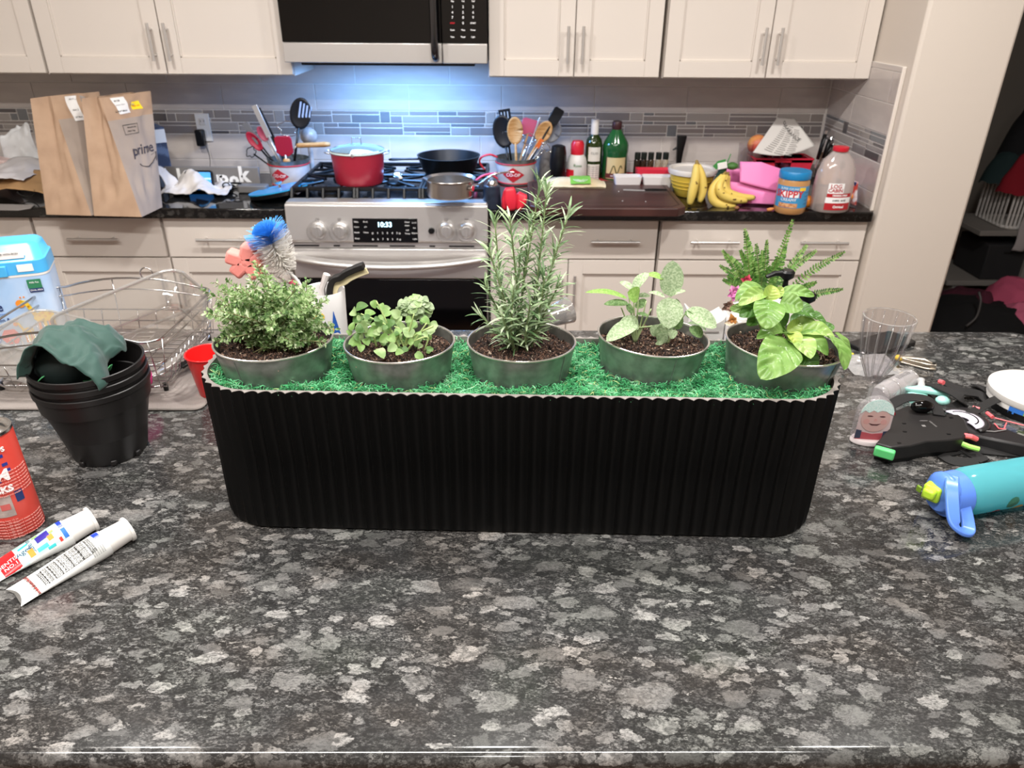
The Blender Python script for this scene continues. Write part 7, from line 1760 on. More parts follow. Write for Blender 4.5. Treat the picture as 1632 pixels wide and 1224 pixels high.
# --- bottles
yo = 3.33
def bottle(name, label, px, pyt, y, prof, m, n=32, cat='bottle', sy=1, zb=KZ, grp=None, sx=1):
    h = Q(px, pyt, y).z - zb; x = Q(px, pyt, y).x
    t = thing(name, label, cat, (x, y, zb), group=grp); k = h
    q = B(); q.lathe([(r_, z * k) for r_, z in prof], n, sy=sy, sx=sx); put('glass', q, m, t, 'all' if False else True)
    return t, h
c = at_y(888, 3.27)
hgr = hgt(886, 231, 3.27)
t = thing('pepper_grinder', 'tall black grinder with a steel foot beside the tin jug', 'grinder', c)
q = B(); q.lathe([(.030, hgr * .18), (.037, hgr * .5), (.034, hgr * .80), (.029, hgr * .97), (.018, hgr), (0, hgr)], 32); put('body', q, M_black, t)
q = B(); q.lathe([(0, .001), (.027, 0), (.028, .004), (.030, hgr * .18), (0, hgr * .18)], 32); put('foot', q, M_steel, t)
c = at_y(870, 3.36); hp2 = hgt(870, 240, 3.36)
t = thing('grey_canister', 'grey ribbed canister tucked behind the tin jug', 'canister', c); q = B(); q.lathe([(0, .001), (.034, 0), (.036, .003), (.030, hp2), (0, hp2)], 28); put('body', q, mat('canister_grey', '#8f8b8a', .4), t)
t, h = bottle('creamer_bottle', 'white bottle with a round red cap beside the oil bottles', 921, 223, 3.30, [(0, .0), (.043, .0), (.046, .03), (.044, .45), (.038, .58), (.029, .66), (0, .66)], mat('creamer_white', '#dedad6', .35, var=(14, '#c4c9c4')))
q = B(); q.lathe([(.028, h * .64), (.029, h * .68), (.029, h * .90), (.022, h * .98), (0, h)], 28); put('cap', q, mat('cap_red', '#cf2334', .3), t)
q = B(); cyl_patch(q, .0466, 185, 250, h * .12, h * .32, 8); put('red_print', q, mat('cap_red', 0), t, 'all'); lettering('Rose', .018, T(0, 0, h * .42), mat('leaf_print_dark', '#3f7a3c', .5), t, bend=.0450)
t, h = bottle('olive_oil_bottle', 'slim dark green wine-shaped oil bottle with white cap and two white labels', 949, 189, yo, [(0, .0), (.035, .0), (.0375, .02), (.0375, .58), (.032, .67), (.015, .76), (.0145, .80), (0, .80)], mat('dark_green_glass', '#23330f', .08, spec=.8))
q = B(); q.lathe([(.0155, h * .74), (.0168, h * .76), (.0168, h * .99), (0, h)], 24); put('cap', q, M_white, t)
for z0, z1 in ((.33, .56), (.02, .28)): q = B(); cyl_patch(q, .0381, 228, 312, h * z0, h * z1, 12); put('label', q, mat('label_ivory', '#dcdad2', .6), t, 'all')
for i in range(6): lettering('extra virgin olive oil', .007, T(0, 0, h * (.24 - i * .035)), mat('grey_print', 0), t, bend=.0385)
lettering('OLIO', .014, T(0, 0, h * .46), mat('grey_print', 0), t, bend=.0385)
t, h = bottle('olive_oil_jug', 'big green plastic oil jug with brown cap and a tan and brown label', 984, 193, yo, [(0, .0), (.050, .0), (.055, .03), (.053, .45), (.055, .50), (.055, .60), (.050, .66), (.024, .83), (.019, .87), (0, .87)], mat('green_pet', '#17502a', .12, spec=.8, var=(10, '#205f2f')), sx=1.02)
q = B(); q.lathe([(.019, h * .86), (.0215, h * .88), (.0215, h * .985), (.019, h), (0, h)], 24); put('cap', q, mat('cap_brown', '#3d1f22', .4), t)
q = B(); cyl_patch(q, .0562, 222, 318, h * .06, h * .42, 14); put('label', q, mat('label_tan', '#cdbb8c', .5), t, 'all'); q = B(); cyl_patch(q, .0567, 222, 318, h * .07, h * .15, 14); put('label_band', q, mat('label_maroon', '#5a2a26', .5), t, 'all')
for a0, a1 in ((222, 226), (314, 318)): q = B(); cyl_patch(q, .0566, a0, a1, h * .06, h * .42, 3); put('label_edge', q, mat('label_maroon', 0), t, 'all')
lettering('OLIVE OIL', .010, T(0, 0, h * .11), M_wprint, t, bend=.0572)
q = B(); q.tube([(.0570 * math.cos(math.radians(a)), .0570 * math.sin(math.radians(a)), h * (.22 + .07 * math.sin(a * .2))) for a in range(245, 300, 4)], .0022, 5); put('branch_print', q, mat('olive_print', '#4a4a20', .5), t, 'all')
# spice jars
M_sg = mat('spice_glass', '#6b5a4c', .15)
for i, (px, lab, cp) in enumerate(((1012, 'first dark-capped spice jar, next to the big green jug', '#2c1d14'), (1022, 'second spice jar holding near-black pods', '#3b2419'), (1033, 'third spice jar with brown powder', '#55402c'), (1045, 'fourth spice jar with pale seeds', '#a59a86'), (1056, 'last spice jar with light flakes, by the black tongs head', '#b3a793'))):
    t = thing('spice_jar', lab, 'jar', at_y(px, 3.31, KZ + .014), group='spice jars in the red tray'); h = hgt(px, 243, 3.31) - .014
    q = B(); q.lathe([(0, .001), (.0135, 0), (.0145, .003), (.0145, h * .68), (.010, h * .76), (0, h * .76)], 20); put('glass', q, mat('spice_' + str(i), cp, .15, var=(90, '#8a7a68' if i > 2 else '#1c130e')), t)
    q = B(); q.lathe([(.0125, h * .74), (.013, h * .76), (.013, h), (0, h)], 20); put('cap', q, mat('cap_black', '#1d2420', .35), t)
a = at_y(1062, 3.24); t = thing('glass_shaker', 'small clear glass jar tipped beside the spice jars', 'jar', M=T(a.x, a.y, KZ + .060) @ R(25, 'Y')); q = B(); q.lathe([(0, -.03), (.014, -.03), (.015, .02), (.010, .028), (0, .028)], 20); put('glass', q, clear_mat('smoky_clear', 0), t)
# red tray & white trays
c = at_y(1030, 3.26)
x0 = Q(905, 277, 3.22).x; x1_ = Q(1068, 277, 3.22).x
t = thing('red_tray', 'long shallow red tray under the spice jars and oil bottles', 'tray', ((x0 + x1_) / 2, 3.30, KZ))
w_ = x1_ - x0; hh_ = .012
put('tray_base', B().box((0, 0, .004), (w_, .18, .006)), mat('tray_red', '#b8263a', .4), t, bevel=.002)
for y_ in (-.09, .09): put('tray_side', B().box((0, y_, .010), (w_, .004, .019)), mat('tray_red', 0), t, bevel=.001)
for x_ in (-w_ / 2, w_ / 2): put('tray_end', B().box((x_, 0, .010), (.004, .18, .019)), mat('tray_red', 0), t, bevel=.001)
a, b = Q(1012, 270, 3.20), Q(1067, 270, 3.20)
t = thing('red_caddy', 'small bright red open box in front of the spice jars', 'box', ((a.x + b.x) / 2, 3.175, KZ + .0)); w_ = b.x - a.x; zc = hgt(1040, 269, 3.17)
q = B(); q.loft([[(x * k, y * k, z) for x, y in rrect(w_, .060, .006, 3)] for z, k in ((.001, .9), (zc, 1.0))] + [[(x * .94, y * .9, zc) for x, y in rrect(w_, .060, .006, 3)], [(x * .85, y * .8, zc - .02) for x, y in rrect(w_, .060, .006, 3)]]); put('box', q, mat('caddy_red', '#cc2a40', .4), t)
for i, (p0, p1, lab) in enumerate(((978, 1022, 'white rectangular dish, the one nearer the big green jug'), (1023, 1071, 'white rectangular dish, the one nearer the yellow bowl'))):
    a, b = Q(p0, 283, 3.11), Q(p1, 283, 3.11); w_ = b.x - a.x
    t = thing('white_dish', lab, 'dish', ((a.x + b.x) / 2, 3.110, KZ), group='white rectangular dishes behind the cutting board'); z1 = hgt(1000, 282, 3.08)
    q = B(); q.loft([[(x * k, y * k, z) for x, y in rrect(w_, .060, .008, 3)] for z, k in ((.001, .80), (.006, .82), (z1, 1.0))] + [[(x * .95, y * .92, z1) for x, y in rrect(w_, .060, .008, 3)], [(x * .80, y * .76, .012) for x, y in rrect(w_, .060, .008, 3)]]); put('dish', q, mat('dish_white', '#e3dfe0', .2), t, bevel=.001)
# black wall-side tongs head (bottle opener)
c = at_y(1077, 3.38); h = hgt(1077, 216, 3.38)
t = thing('black_opener', 'black flared plastic tool standing upright against the tiles', 'utensil', c)
q = B(); q.loft([[(x * k + o_, y, z) for x, y in rrect(.038, .02, .004, 3)] for z, k, o_ in ((.001, .5, 0), (h * .35, .55, 0), (h * .62, .75, 0), (h * .98, 1.1, .003), (h, 1.0, .003))]); put('body', q, M_black, t); q = B(); q.tube([(-.012, 0, h * .72), (-.032, 0, h * .66)], [.006, .003], 8); put('spur', q, M_black, t)
# --- yellow bowl and lid
c = K(1103, 315); c.y += .045; h = hgt(1103, 271, c.y); Rb = sz(36, c)
t = thing('yellow_bowl', 'yellow mixing bowl behind the standing bananas', 'bowl', c)
q = B(); q.lathe([(0, .001), (Rb * .60, 0), (Rb * .66, .004), (Rb * .93, h * .7), (Rb * .98, h), (Rb * .95, h), (Rb * .88, h * .7), (Rb * .6, .007), (0, .006)], 40); put('bowl', q, mat('bowl_yellow', '#e2c04a', .3), t)
q = B()
for z in (.35, .5, .65): q.tube([(Rb * (.66 + .27 * z / .7) * 1.01 * math.cos(a), Rb * (.66 + .27 * z / .7) * 1.01 * math.sin(a), h * z) for a in [2 * PI * i / 40 for i in range(40)]], .0014, 5, closed=True)
put('ridges', q, mat('bowl_yellow', 0), t, 'all')
t = thing('bowl_lid', 'cloudy white plastic lid sitting on the yellow bowl', 'lid', (c.x, c.y, KZ + h))
q = B(); q.lathe([(Rb * .97, -.010), (Rb * 1.03, -.010), (Rb * 1.06, .004), (Rb * 1.03, .010), (Rb * .9, .008), (Rb * .85, .002), (0, .002)], 44); put('disc', q, mat('lid_cloudy', '#d8d2cb', .3), t)
# --- bananas
M_ban = mat('banana_skin', '#dcc163', .42, var=(26, '#c2a048', .58, .80)); M_bspot = mat('banana_spot', '#5a3a18', .6); M_bstem = mat('banana_stem', '#8c7438', .6)
def banana(label, pts, r_, bunch, grp, spots=3):
    b0 = pts[0]; t = thing('banana', label, 'banana', b0, group=grp)
    pth = bez([V(p) - V(b0) for p in pts], 6); n = len(pth)
    q = B(); q.tube(pth, [r_ * min(1, .35 + .65 * math.sin(PI * min(1, max(.0, (i / (n - 1)) * .94 + .04))) ** .5) for i in range(n)], 7); put('skin', q, M_ban, t, 'all')
    q = B(); q.tube([pth[0], pth[0] * .3 + (pth[0] - pth[2]) * .9], [r_ * .4, r_ * .25], 6); put('stem', q, M_bstem, t); q = B(); q.ball(pth[-1], r_ * .34, 8); put('tip', q, mat('banana_tip', '#2c2014', .7), t, 'all')
    rnd = random.Random(int(b0[0] * 1000)); q = B()
    for k in range(spots):
        p = pth[rnd.randrange(4, n - 4)]; q.ball(p + V((rnd.uniform(-.3, .5) * r_, -r_ * .88, rnd.uniform(-.2, .4) * r_)), (.0035 * rnd.uniform(.6, 1.5), .0016, .0028), 8)
    put('spots', q, M_bspot, t, 'all', kind='stuff')
yb0 = K(1100, 331).y + .02
banana('banana standing upright at the bowl, its stem up, the paler front one', [Q(1110, 262, yb0 + .02), Q(1108, 285, yb0 + .008), Q(1103, 308, yb0), Q(1099, 326, yb0 - .002)], .0185, 0, 'two bananas leaning on the yellow bowl', 2)
banana('banana standing upright at the bowl, behind the paler one', [Q(1113, 263, yb0 + .025), Q(1119, 283, yb0 + .018), Q(1120, 305, yb0 + .012), Q(1115, 322, yb0 + .01)], .0165, 0, 'two bananas leaning on the yellow bowl', 1)
sx_, sy2 = 1157, 278; yb1 = K(1160, 330).y + .035
banana('lowest banana of the bunch, curving under the others', [Q(1152, 280, yb1), Q(1137, 300, yb1 - .01), Q(1137, 318, yb1 - .02), Q(1152, 327, yb1 - .03), Q(1172, 327, yb1 - .03)], .0195, 1, 'bunch of bananas by the pink silicone bag', 3)
banana('top banana of the bunch, reaching farthest toward the pink bag', [Q(1158, 280, yb1 + .005), Q(1152, 293, yb1 - .01), Q(1160, 307, yb1 - .02), Q(1180, 314, yb1 - .022), Q(1202, 315, yb1 - .02)], .0175, 1, 'bunch of bananas by the pink silicone bag', 5)
banana('middle banana of the bunch, with brown freckles', [Q(1155, 280, yb1 + .0), Q(1146, 297, yb1 - .025), Q(1152, 311, yb1 - .035), Q(1170, 318, yb1 - .038), Q(1190, 320, yb1 - .035)], .0175, 1, 'bunch of bananas by the pink silicone bag', 5)
banana('rear banana of the bunch, mostly hidden', [Q(1160, 280, yb1 + .02), Q(1158, 300, yb1 + .015), Q(1168, 318, yb1 + .0), Q(1178, 322, yb1 - .01)], .0165, 1, 'bunch of bananas by the pink silicone bag', 1)
# green produce tag + avocado-ish pack
c = Q(1155, 262, yb1 + .03)
t = thing('produce_tag', 'green produce band with a white price tag above the bananas', 'produce', c)
q = B(); q.ball((.030, .0, -.006), (.024, .020, .014), 14); put('green_pod', q, mat('pod_green', '#3f6b30', .5), t, 'all')
q = B(); q.M = R(-12, 'Y'); q.box((-.012, -.012, 0), (.036, .004, .024)); put('price_tag', q, M_slab, t, bevel=.001); q = B(); ribbon(q, [(-.040, -.008, -.012), (-.025, -.010, .006), (.0, -.010, .012)], .020, .002, up=(0, 1, 0)); put('band', q, mat('band_green', '#3f8a45', .5), t); q = B(); q.tube([(.006, 0, 0), (.014, .0, .024), (.018, 0, .04)], [.003, .002, .002], 6); put('stalk', q, mat('band_green', 0), t); q = B(); q.tube([(-.002, .004, -.01), (-.01, .01, -.06)], [.015, .02], 8); put('dark_neck', q, mat('neck_green', '#1c3a25', .4), t)
# --- pink silicone bag
c = K(1215, 327); c.y += .055
M_pk = mat('silicone_pink', '#e884bd', .45)
h = hgt(1215, 256, c.y); W_ = sz(130, c)
pkb = thing('silicone_bag', 'large folded pink silicone tote slumped in front of the red basket', 'bag', c)
q = B(); q.grid(lambda u, v: (lambda x, z: (x, -.05 - .018 * math.sin(PI * u) + .05 * v + .010 * math.sin(u * 5 + v * 4), z))(lerp(-W_ / 2, W_ / 2, u) * (.62 + .38 * min(1, v * 1.5)) , h * (.04 + .50 * v * (1 - .12 * math.sin(u * 4)))), 24, 14); put('front_wall', q, M_pk, pkb, 'all', solid=.004)
q = B(); q.grid(lambda u, v: (lerp(-W_ * .30, W_ * .38, u), -.058 + .035 * v + .018 * (1 - math.sin(PI * u)), h * (.44 + .10 * (1 - u) * 1.0 + (.52 - .12 * abs(u - .35) * 2) * v - .20 * u * (1 - v) * .5 - .10 * u)), 20, 10); put('fold_over', q, M_pk, pkb, 'all', solid=.005)
q = B(); q.grid(lambda u, v: (lerp(-W_ * .5, W_ * .5, u), .035, h * (.02 + .74 * v)), 14, 8); put('back_wall', q, M_pk, pkb, 'all', solid=.004)
for sx3 in (-1, 1): q = B(); q.grid(lambda u, v: (sx3 * W_ * .49 * (.7 + .3 * v), lerp(-.05, .035, u), h * (.03 + .58 * v)), 8, 8); put('side_wall', q, M_pk, pkb, 'all', solid=.004)
# --- basket with newspaper
yb2 = 3.27
a, b = Q(1203, 253, yb2), Q(1296, 255, yb2)
t = thing('red_basket', 'red plastic basket holding onions under the newspaper', 'basket', ((a.x + b.x) / 2, yb2 + .05, KZ)); W_ = b.x - a.x; h = a.z - KZ
M_bk = mat('basket_red', '#c8283f', .38)
for s3, yy_ in ((1, -.055), (1, .055)):
    q = B(); q.loft([[(-W_ * .40, yy_ - .002, .002), (W_ * .40, yy_ - .002, .002), (W_ * .40, yy_ + .002, .002), (-W_ * .40, yy_ + .002, .002)], [(-W_ * .455, yy_ - .002, h * .55), (W_ * .455, yy_ - .002, h * .55), (W_ * .455, yy_ + .002, h * .55), (-W_ * .455, yy_ + .002, h * .55)]]); put('wall', q, M_bk, t)
    for xx0, xx1 in ((-.5, -.16), (.13, .5)): 
        q = B(); q.loft([[(W_ * xx0 * .92, yy_ - .002, h * .55), (W_ * xx1 * .92, yy_ - .002, h * .55), (W_ * xx1 * .92, yy_ + .002, h * .55), (W_ * xx0 * .92, yy_ + .002, h * .55)], [(W_ * xx0, yy_ - .002, h), (W_ * xx1, yy_ - .002, h), (W_ * xx1, yy_ + .002, h), (W_ * xx0, yy_ + .002, h)]]); put('wall', q, M_bk, t)
    q = B(); q.box((0, yy_, h * .93), (W_ * .96, .004, h * .14)); put('wall', q, M_bk, t)
q = B(); q.tube([(x, y, h) for x, y in rrect(W_, .118, .006, 3)], .004, 6, closed=True); put('rim', q, M_bk, t)
for sx3 in (-1, 1): put('end_wall', B().box((sx3 * W_ * .45, 0, h / 2), (.004, .11, h * .98), R(4 * sx3, 'Y').to_3x3()), M_bk, t)
put('floor_panel', B().box((0, 0, .004), (W_ * .8, .11, .004)), M_bk, t)
for i, (x, y, z, r_) in enumerate(((-.035, -.015, h * .72, .026), (.018, -.020, h * .74, .027), (.060, .01, h * .70, .025), (-.01, .02, h * .80, .027))):
    o = thing('red_onion', ('red onion in the basket at the slot end', 'red onion in the middle of the basket', 'red onion at the far end of the basket', 'red onion at the back of the basket')[i], 'onion', (t.location.x + x, t.location.y + y, KZ + z), group='onions in the red basket'); q = B(); q.lathe([(0, -r_), (r_ * .6, -r_ * .8), (r_, 0), (r_ * .6, r_ * .75), (.004, r_), (0, r_ * 1.2)], 18); put('bulb', q, mat('onion_skin', '#6a2a3f', .3), o, 'all')
c = V((Q(1238, 215, yb2 + .03).x, yb2 + .02, 0))
def news(u, v):
    # fan-shaped sheet, draping: top strip to wide curved lower edge
    P00, P10, P01, P11 = Q(1200, 243, 3.22), Q(1299, 232, 3.27), Q(1239, 187, 3.36), Q(1266, 189, 3.36)
    p = lerp(lerp(P00, P10, u), lerp(P01, P11, u), v); return p + V((0, -.02 * math.sin(PI * u) * (1 - v), -.022 * math.sin(PI * u) * (1 - v) ** 1.5))
q = B(); q.grid(news, 24, 16); nwp = thing('newspaper', 'folded newspaper page draped over the red basket', 'newspaper', (0, 0, 0)); put('page', q, mat('newsprint', '#dcd8d3', .8), nwp, 'all', solid=.001)
nn_ = (V(news(.6, .5)) - V(news(.4, .5))).cross(V(news(.5, .6)) - V(news(.5, .4))).normalized()
if nn_.y > 0: nn_ = -nn_
def news_text(s, size, u0, v0, du, dv, m):
    me = text_mesh(s, 1.0, align='LEFT', depth=0, bold=.01)
    for v in me.vertices:
        v.co = V(news(min(.99, max(.01, u0 + (v.co.x * du[0] + v.co.y * dv[0]) * size)), min(.99, max(.01, v0 + (v.co.x * du[1] + v.co.y * dv[1]) * size)))) + nn_ * .0014
    me.materials.clear(); me.materials.append(m); o = bpy.data.objects.new('lettering', me); C.objects.link(o); o.parent = nwp
news_text('CLEARANCE', .20, .40, .90, (.36, -.55), (.55, .36), M_print)
M_nk = mat('news_ink', '#8a8581', .8)
def news_strip(u0, v0, u1, v1, w):
    q = B(); q.grid(lambda a, b: V(news(lerp(u0, u1, a) + w * .3 * (b - .5), lerp(v0, v1, a) + w * (b - .5))) + nn_ * .0016, 10, 1); put('text_line', q, M_nk, nwp, 'all')
rnd = random.Random(6)
for i in range(15):
    v_ = .80 - .048 * i
    u_ = .42 - .020 * i
    for k in range(3):
        a_ = u_ + k * .175; b_ = a_ + .15 * rnd.uniform(.75, 1)
        if b_ < .9: news_strip(a_, v_ - .06 * k, b_, v_ - .06 * k - .05, .016)
# glass jar with peaches/apples
c = at_y(1196, 3.345); h = hgt(1199, 240, 3.345)
t = thing('glass_jar', 'clear glass jar standing between bananas and basket', 'jar', c); Rj = .036
q = B(); q.lathe([(0, .001), (Rj * .9, 0), (Rj, .005), (Rj, h * .9), (Rj * .95, h)], 28); put('glass', q, clear_mat('jar_pink_clear', '#f0d9d8', .2, .05, haze=.25, hazecol='#d8a9a4'), t)
o = thing('peach', 'large yellow-red peach on top of the glass jar', 'peach', (c.x, c.y - .004, KZ + h + .026)); q = B(); q.ball((0, 0, 0), (.043, .040, .042), 24); put('fruit', q, mat('peach_skin', '#e2a05a', .4, var=(11, '#c9574a', .4, .6)), o, 'all'); q = B(); q.tube([(0, 0, .033), (.002, 0, .040)], .002, 6); put('stem', q, M_bstem, o)
# clear cup beside jar
c = at_y(1180, 3.33); h = hgt(1180, 228, 3.33); t = thing('clear_cup', 'tall clear plastic cup behind the green produce tag', 'cup', c); q = B(); q.lathe([(0, .001), (.026, 0), (.033, h), (.0322, h), (.0255, .003), (0, .003)], 24); put('wall', q, clear_mat('flute_plastic', 0), t)
# --- knife block
ykb = 3.30
c = at_y(1318, ykb)
t = thing('knife_block', 'pale wooden knife block in the tiled corner', 'knife block', c, math.radians(-12))
hk = hgt(1310, 248, ykb); q = B(); q.loft([[(-.045, -.06, .001), (.045, -.06, .001), (.045, .05, .001), (-.045, .05, .001)], [(-.045, -.075, hk * .75), (.045, -.075, hk * .75), (.045, .045, hk * 1.05), (-.045, .045, hk * 1.05)]]); put('block', q, mat('block_wood', '#c49a6c', .5, var=(6, '#b5885a', .4, .6, (8, 1, 1))), t, bevel=.003)
for i, (b_, e_, lab) in enumerate((((1303, 254), (1317, 208), 'tallest black knife handle with a steel butt'), ((1312, 252), (1324, 218), 'black knife handle just beside the tallest'), ((1314, 250), (1327, 228), 'short black knife handle lowest of the leaning three'), ((1353, 262), (1366, 234), 'black knife handle set apart toward the side wall'), ((1306, 246), (1312, 222), 'slim black knife handle behind the tallest'))):
    A, E = Q(*b_, ykb - .05 + .01 * i), Q(*e_, ykb - .04 + .01 * i)
    o = thing('knife', lab, 'knife', A, group='knives in the wooden block'); d = E - A
    q = B(); q.tube([V((0, 0, 0)), d * .5, d * .9], [.011, .013, .012], 10, flat=.6); put('handle', q, M_black, o, 'all'); q = B(); q.tube([d * .88, d * 1.0], [.013, .012], 12, flat=.6); put('butt', q, M_chrome, o); q = B(); q.tube([V((0, 0, 0)), -d.normalized() * .035], .007, 6, flat=.2); put('blade', q, M_steel, o)
# --- peanut butter
c = K(1262, 341); c.y += .036; h = hgt(1264, 271, c.y); Rj = sz(24, c)
t = thing('peanut_butter_jar', 'peanut butter jar with blue lid and blue label', 'jar', c)
M_pb = mat('peanut_butter', '#b98a58', .25)
q = B(); q.lathe([(0, .001), (Rj * .88, 0), (Rj * .97, .006), (Rj, h * .14), (Rj, h * .76), (Rj * .92, h * .83), (0, h * .83)], 36); put('jar', q, M_pb, t)
q = B(); q.lathe([(Rj * .98, h * .82), (Rj, h * .84), (Rj, h * .97), (Rj * .95, h), (0, h)], 48, fn=lambda a, z: 1 + .008 * math.cos(a * 24)); put('lid', q, mat('lid_sky', '#1f7fb8', .35), t)
q = B(); cyl_patch(q, Rj + .0006, 180, 360, h * .17, h * .68, 24); put('label', q, mat('label_sky', '#3f93c6', .4), t, 'all')
q = B(); cyl_patch(q, Rj + .0010, 205, 275, h * .42, h * .56, 12); put('label_white', q, M_wprint, t, 'all'); q = B(); cyl_patch(q, Rj + .0010, 205, 275, h * .18, h * .28, 12); put('label_peanuts', q, mat('label_nuts', '#b06a3c', .5, var=(120, '#e0b080')), t, 'all'); q = B(); cyl_patch(q, Rj + .0012, 275, 300, h * .58, h * .66, 6); put('label_badge', q, M_yel, t, 'all')
lettering('SKIPPY', Rj * .62, MX.Rotation(math.radians(-30), 4, 'Z') @ T(0, 0, h * .49), mat('skippy_red', '#c92a33', .4), t, bend=Rj + .0014, bold=.0008)
lettering('CREAMY', Rj * .26, MX.Rotation(math.radians(-30), 4, 'Z') @ T(0, 0, h * .36), M_wprint, t, bend=Rj + .0014); lettering('SUPER CHUNK', Rj * .18, MX.Rotation(math.radians(-30), 4, 'Z') @ T(0, 0, h * .62), M_wprint, t, bend=Rj + .0014)
for k in range(4): q = B(); cyl_patch(q, Rj + .0009, 300, 345, h * (.26 + .09 * k), h * (.268 + .09 * k), 8); put('label_line', q, M_navy, t, 'all')
# orange, nuts
for i, (nm, lab, px, py, r_, m) in enumerate((('orange', 'orange tucked between the peanut butter and the syrup bottle', 1287, 333, .024, mat('orange_peel', '#e08a2e', .45, bump=(200, .3, .001))),)):
    c = K(px, py); q = B(); q.ball((0, 0, r_), r_, 20); o = thing(nm, lab, 'orange', (c.x, c.y + .02, KZ)); put('fruit', q, m, o, 'all'); q = B(); q.ball((0, -.004, r_ * 1.98), .003, 8); put('stem_scar', q, M_bstem, o, 'all')
c = K(1174, 334); q = B(); q.ball((0, 0, .007), (.009, .007, .007), 12); tag(put('nut', q, mat('nut_brown', '#8d5f40', .6), None, 'all', loc=c), 'brown nut at the foot of the banana bunch', 'nut')
c = K(1228, 337); q = B(); q.tube([(-.014, 0, .006), (0, 0, .008), (.014, .004, .010)], [.006, .007, .004], 8); tag(put('nut', q, mat('nut_orange', '#c9814a', .6), None, 'all', loc=c), 'orange-brown nut piece in front of the pink tote', 'nut')
# --- syrup jug
c = K(1326, 338); c.y += .035; h = hgt(1329, 233, c.y); Rj = sz(31, c)
t = thing('syrup_bottle', 'clear syrup jug with red cap, nearly empty', 'bottle', c)
q = B(); q.lathe([(0, .001), (Rj * .92, 0), (Rj * .98, .005), (Rj, h * .35), (Rj * .93, h * .62), (Rj * .72, h * .80), (Rj * .36, h * .92), (Rj * .32, h * .95)], 40, sy=.72); put('body', q, clear_mat('syrup_clear', '#f2e6e2', .12, .06, haze=.34, hazecol='#efe6e2'), t)
q = B(); q.lathe([(0, .003), (Rj * .90, .002), (Rj * .95, .006), (Rj * .96, h * .045), (0, h * .045)], 36, sy=.72); put('syrup', q, mat('syrup_brown', '#2c1810', .1), t)
q = B(); q.lathe([(Rj * .36, h * .93), (Rj * .38, h * .94), (Rj * .37, h * .995), (0, h)], 28); put('cap', q, mat('cap_red', 0), t)
q = B(); cyl_patch(q, 1, 228, 308, 0, 1, 14)
def syr_patch(a0, a1, z0, z1, m, nm, k=0.0):
    q = B(); q.grid(lambda u, v: ((Rj * 1.005 + .0008 + k) * math.cos(math.radians(lerp(a0, a1, u))), (Rj * 1.005 + .0008 + k) * .72 * math.sin(math.radians(lerp(a0, a1, u))), h * lerp(z0, z1, v)), 14, 2); return put(nm, q, m, t, 'all')
syr_patch(238, 316, .05, .16, mat('label_crimson', '#b3262e', .4), 'label'); syr_patch(238, 316, .16, .25, M_wprint, 'label', .0002); syr_patch(240, 316, .25, .31, mat('label_crimson', 0), 'label', .0003); syr_patch(240, 285, .31, .47, M_wprint, 'label_cabin')
def syr_text(s, size, z, ang, m):
    me = text_mesh(s, size, depth=0, bold=.0005)
    for v in me.vertices:
        a = v.co.x / Rj + math.radians(ang); r_ = Rj * 1.005 + .0014; v.co = V((r_ * math.cos(a), r_ * .72 * math.sin(a), h * z + v.co.y))
    me.materials.clear(); me.materials.append(m); o = bpy.data.objects.new('lettering', me); C.objects.link(o); o.parent = t
syr_text('LOG', .020, .42, 262, mat('label_crimson', 0)); syr_text('CABIN', .018, .355, 262, mat('label_crimson', 0)); syr_text('ORIGINAL SYRUP', .0075, .28, 278, M_wprint); syr_text('Original', .013, .10, 278, M_wprint); syr_text('0 HFCS   24 OZ', .0075, .20, 278, M_print)
q = B(); hp = [(Rj * .45, -.02, h * .76), (Rj * .78, -.02, h * .66), (Rj * .80, -.02, h * .5), (Rj * .60, -.022, h * .42)]; q.tube(bez(hp, 5), .0045, 8); put('finger_grip', q, clear_mat('clear_edge', 0), t, 'all')
t = thing('syrup_spoon', 'black spoon shape seen through the syrup jug, with a navy tip', 'spoon', (c.x + Rj * .55, c.y + .055, KZ + .002)); q = B(); q.ball((.002, 0, h * .66), (.010, .006, .020), 12); put('bowl', q, M_black, t, 'all'); q = B(); q.tube([(0, 0, 0), (.0, 0, h * .56)], .003, 6); put('handle', q, M_wood, t, 'all'); q = B(); q.box((-.002, -.002, h * .40), (.020, .006, .022)); put('tip', q, M_navy, t, bevel=.003)
# candy bag by side wall
c = K(1362, 331); c.y += .04
t = thing('snack_bag', 'small blue, orange and white snack bag against the side wall', 'snack bag', c, math.radians(-70)); hh_ = hgt(1362, 290, c.y)
q = B(); q.grid(crumple(lambda u, v: (lerp(-.03, .03, u) * (1 - .5 * v), -.012 * math.sin(PI * u) * math.sin(PI * (v * .9 + .05)), .002 + hh_ * v), .004, 30, 2), 12, 14); put('wrapper', q, mat('wrap_red', '#c4483c', .3, var=(22, '#e8e4ea', .45, .55)), t, 'all', solid=.004)
q = B(); q.box((0, -.004, hh_ * .9), (.022, .008, .020)); put('knot', q, M_navy, t, bevel=.003); q = B(); q.ball((.004, -.014, hh_ * .4), (.014, .006, .013), 12); put('orange_print', q, M_or, t, 'all')

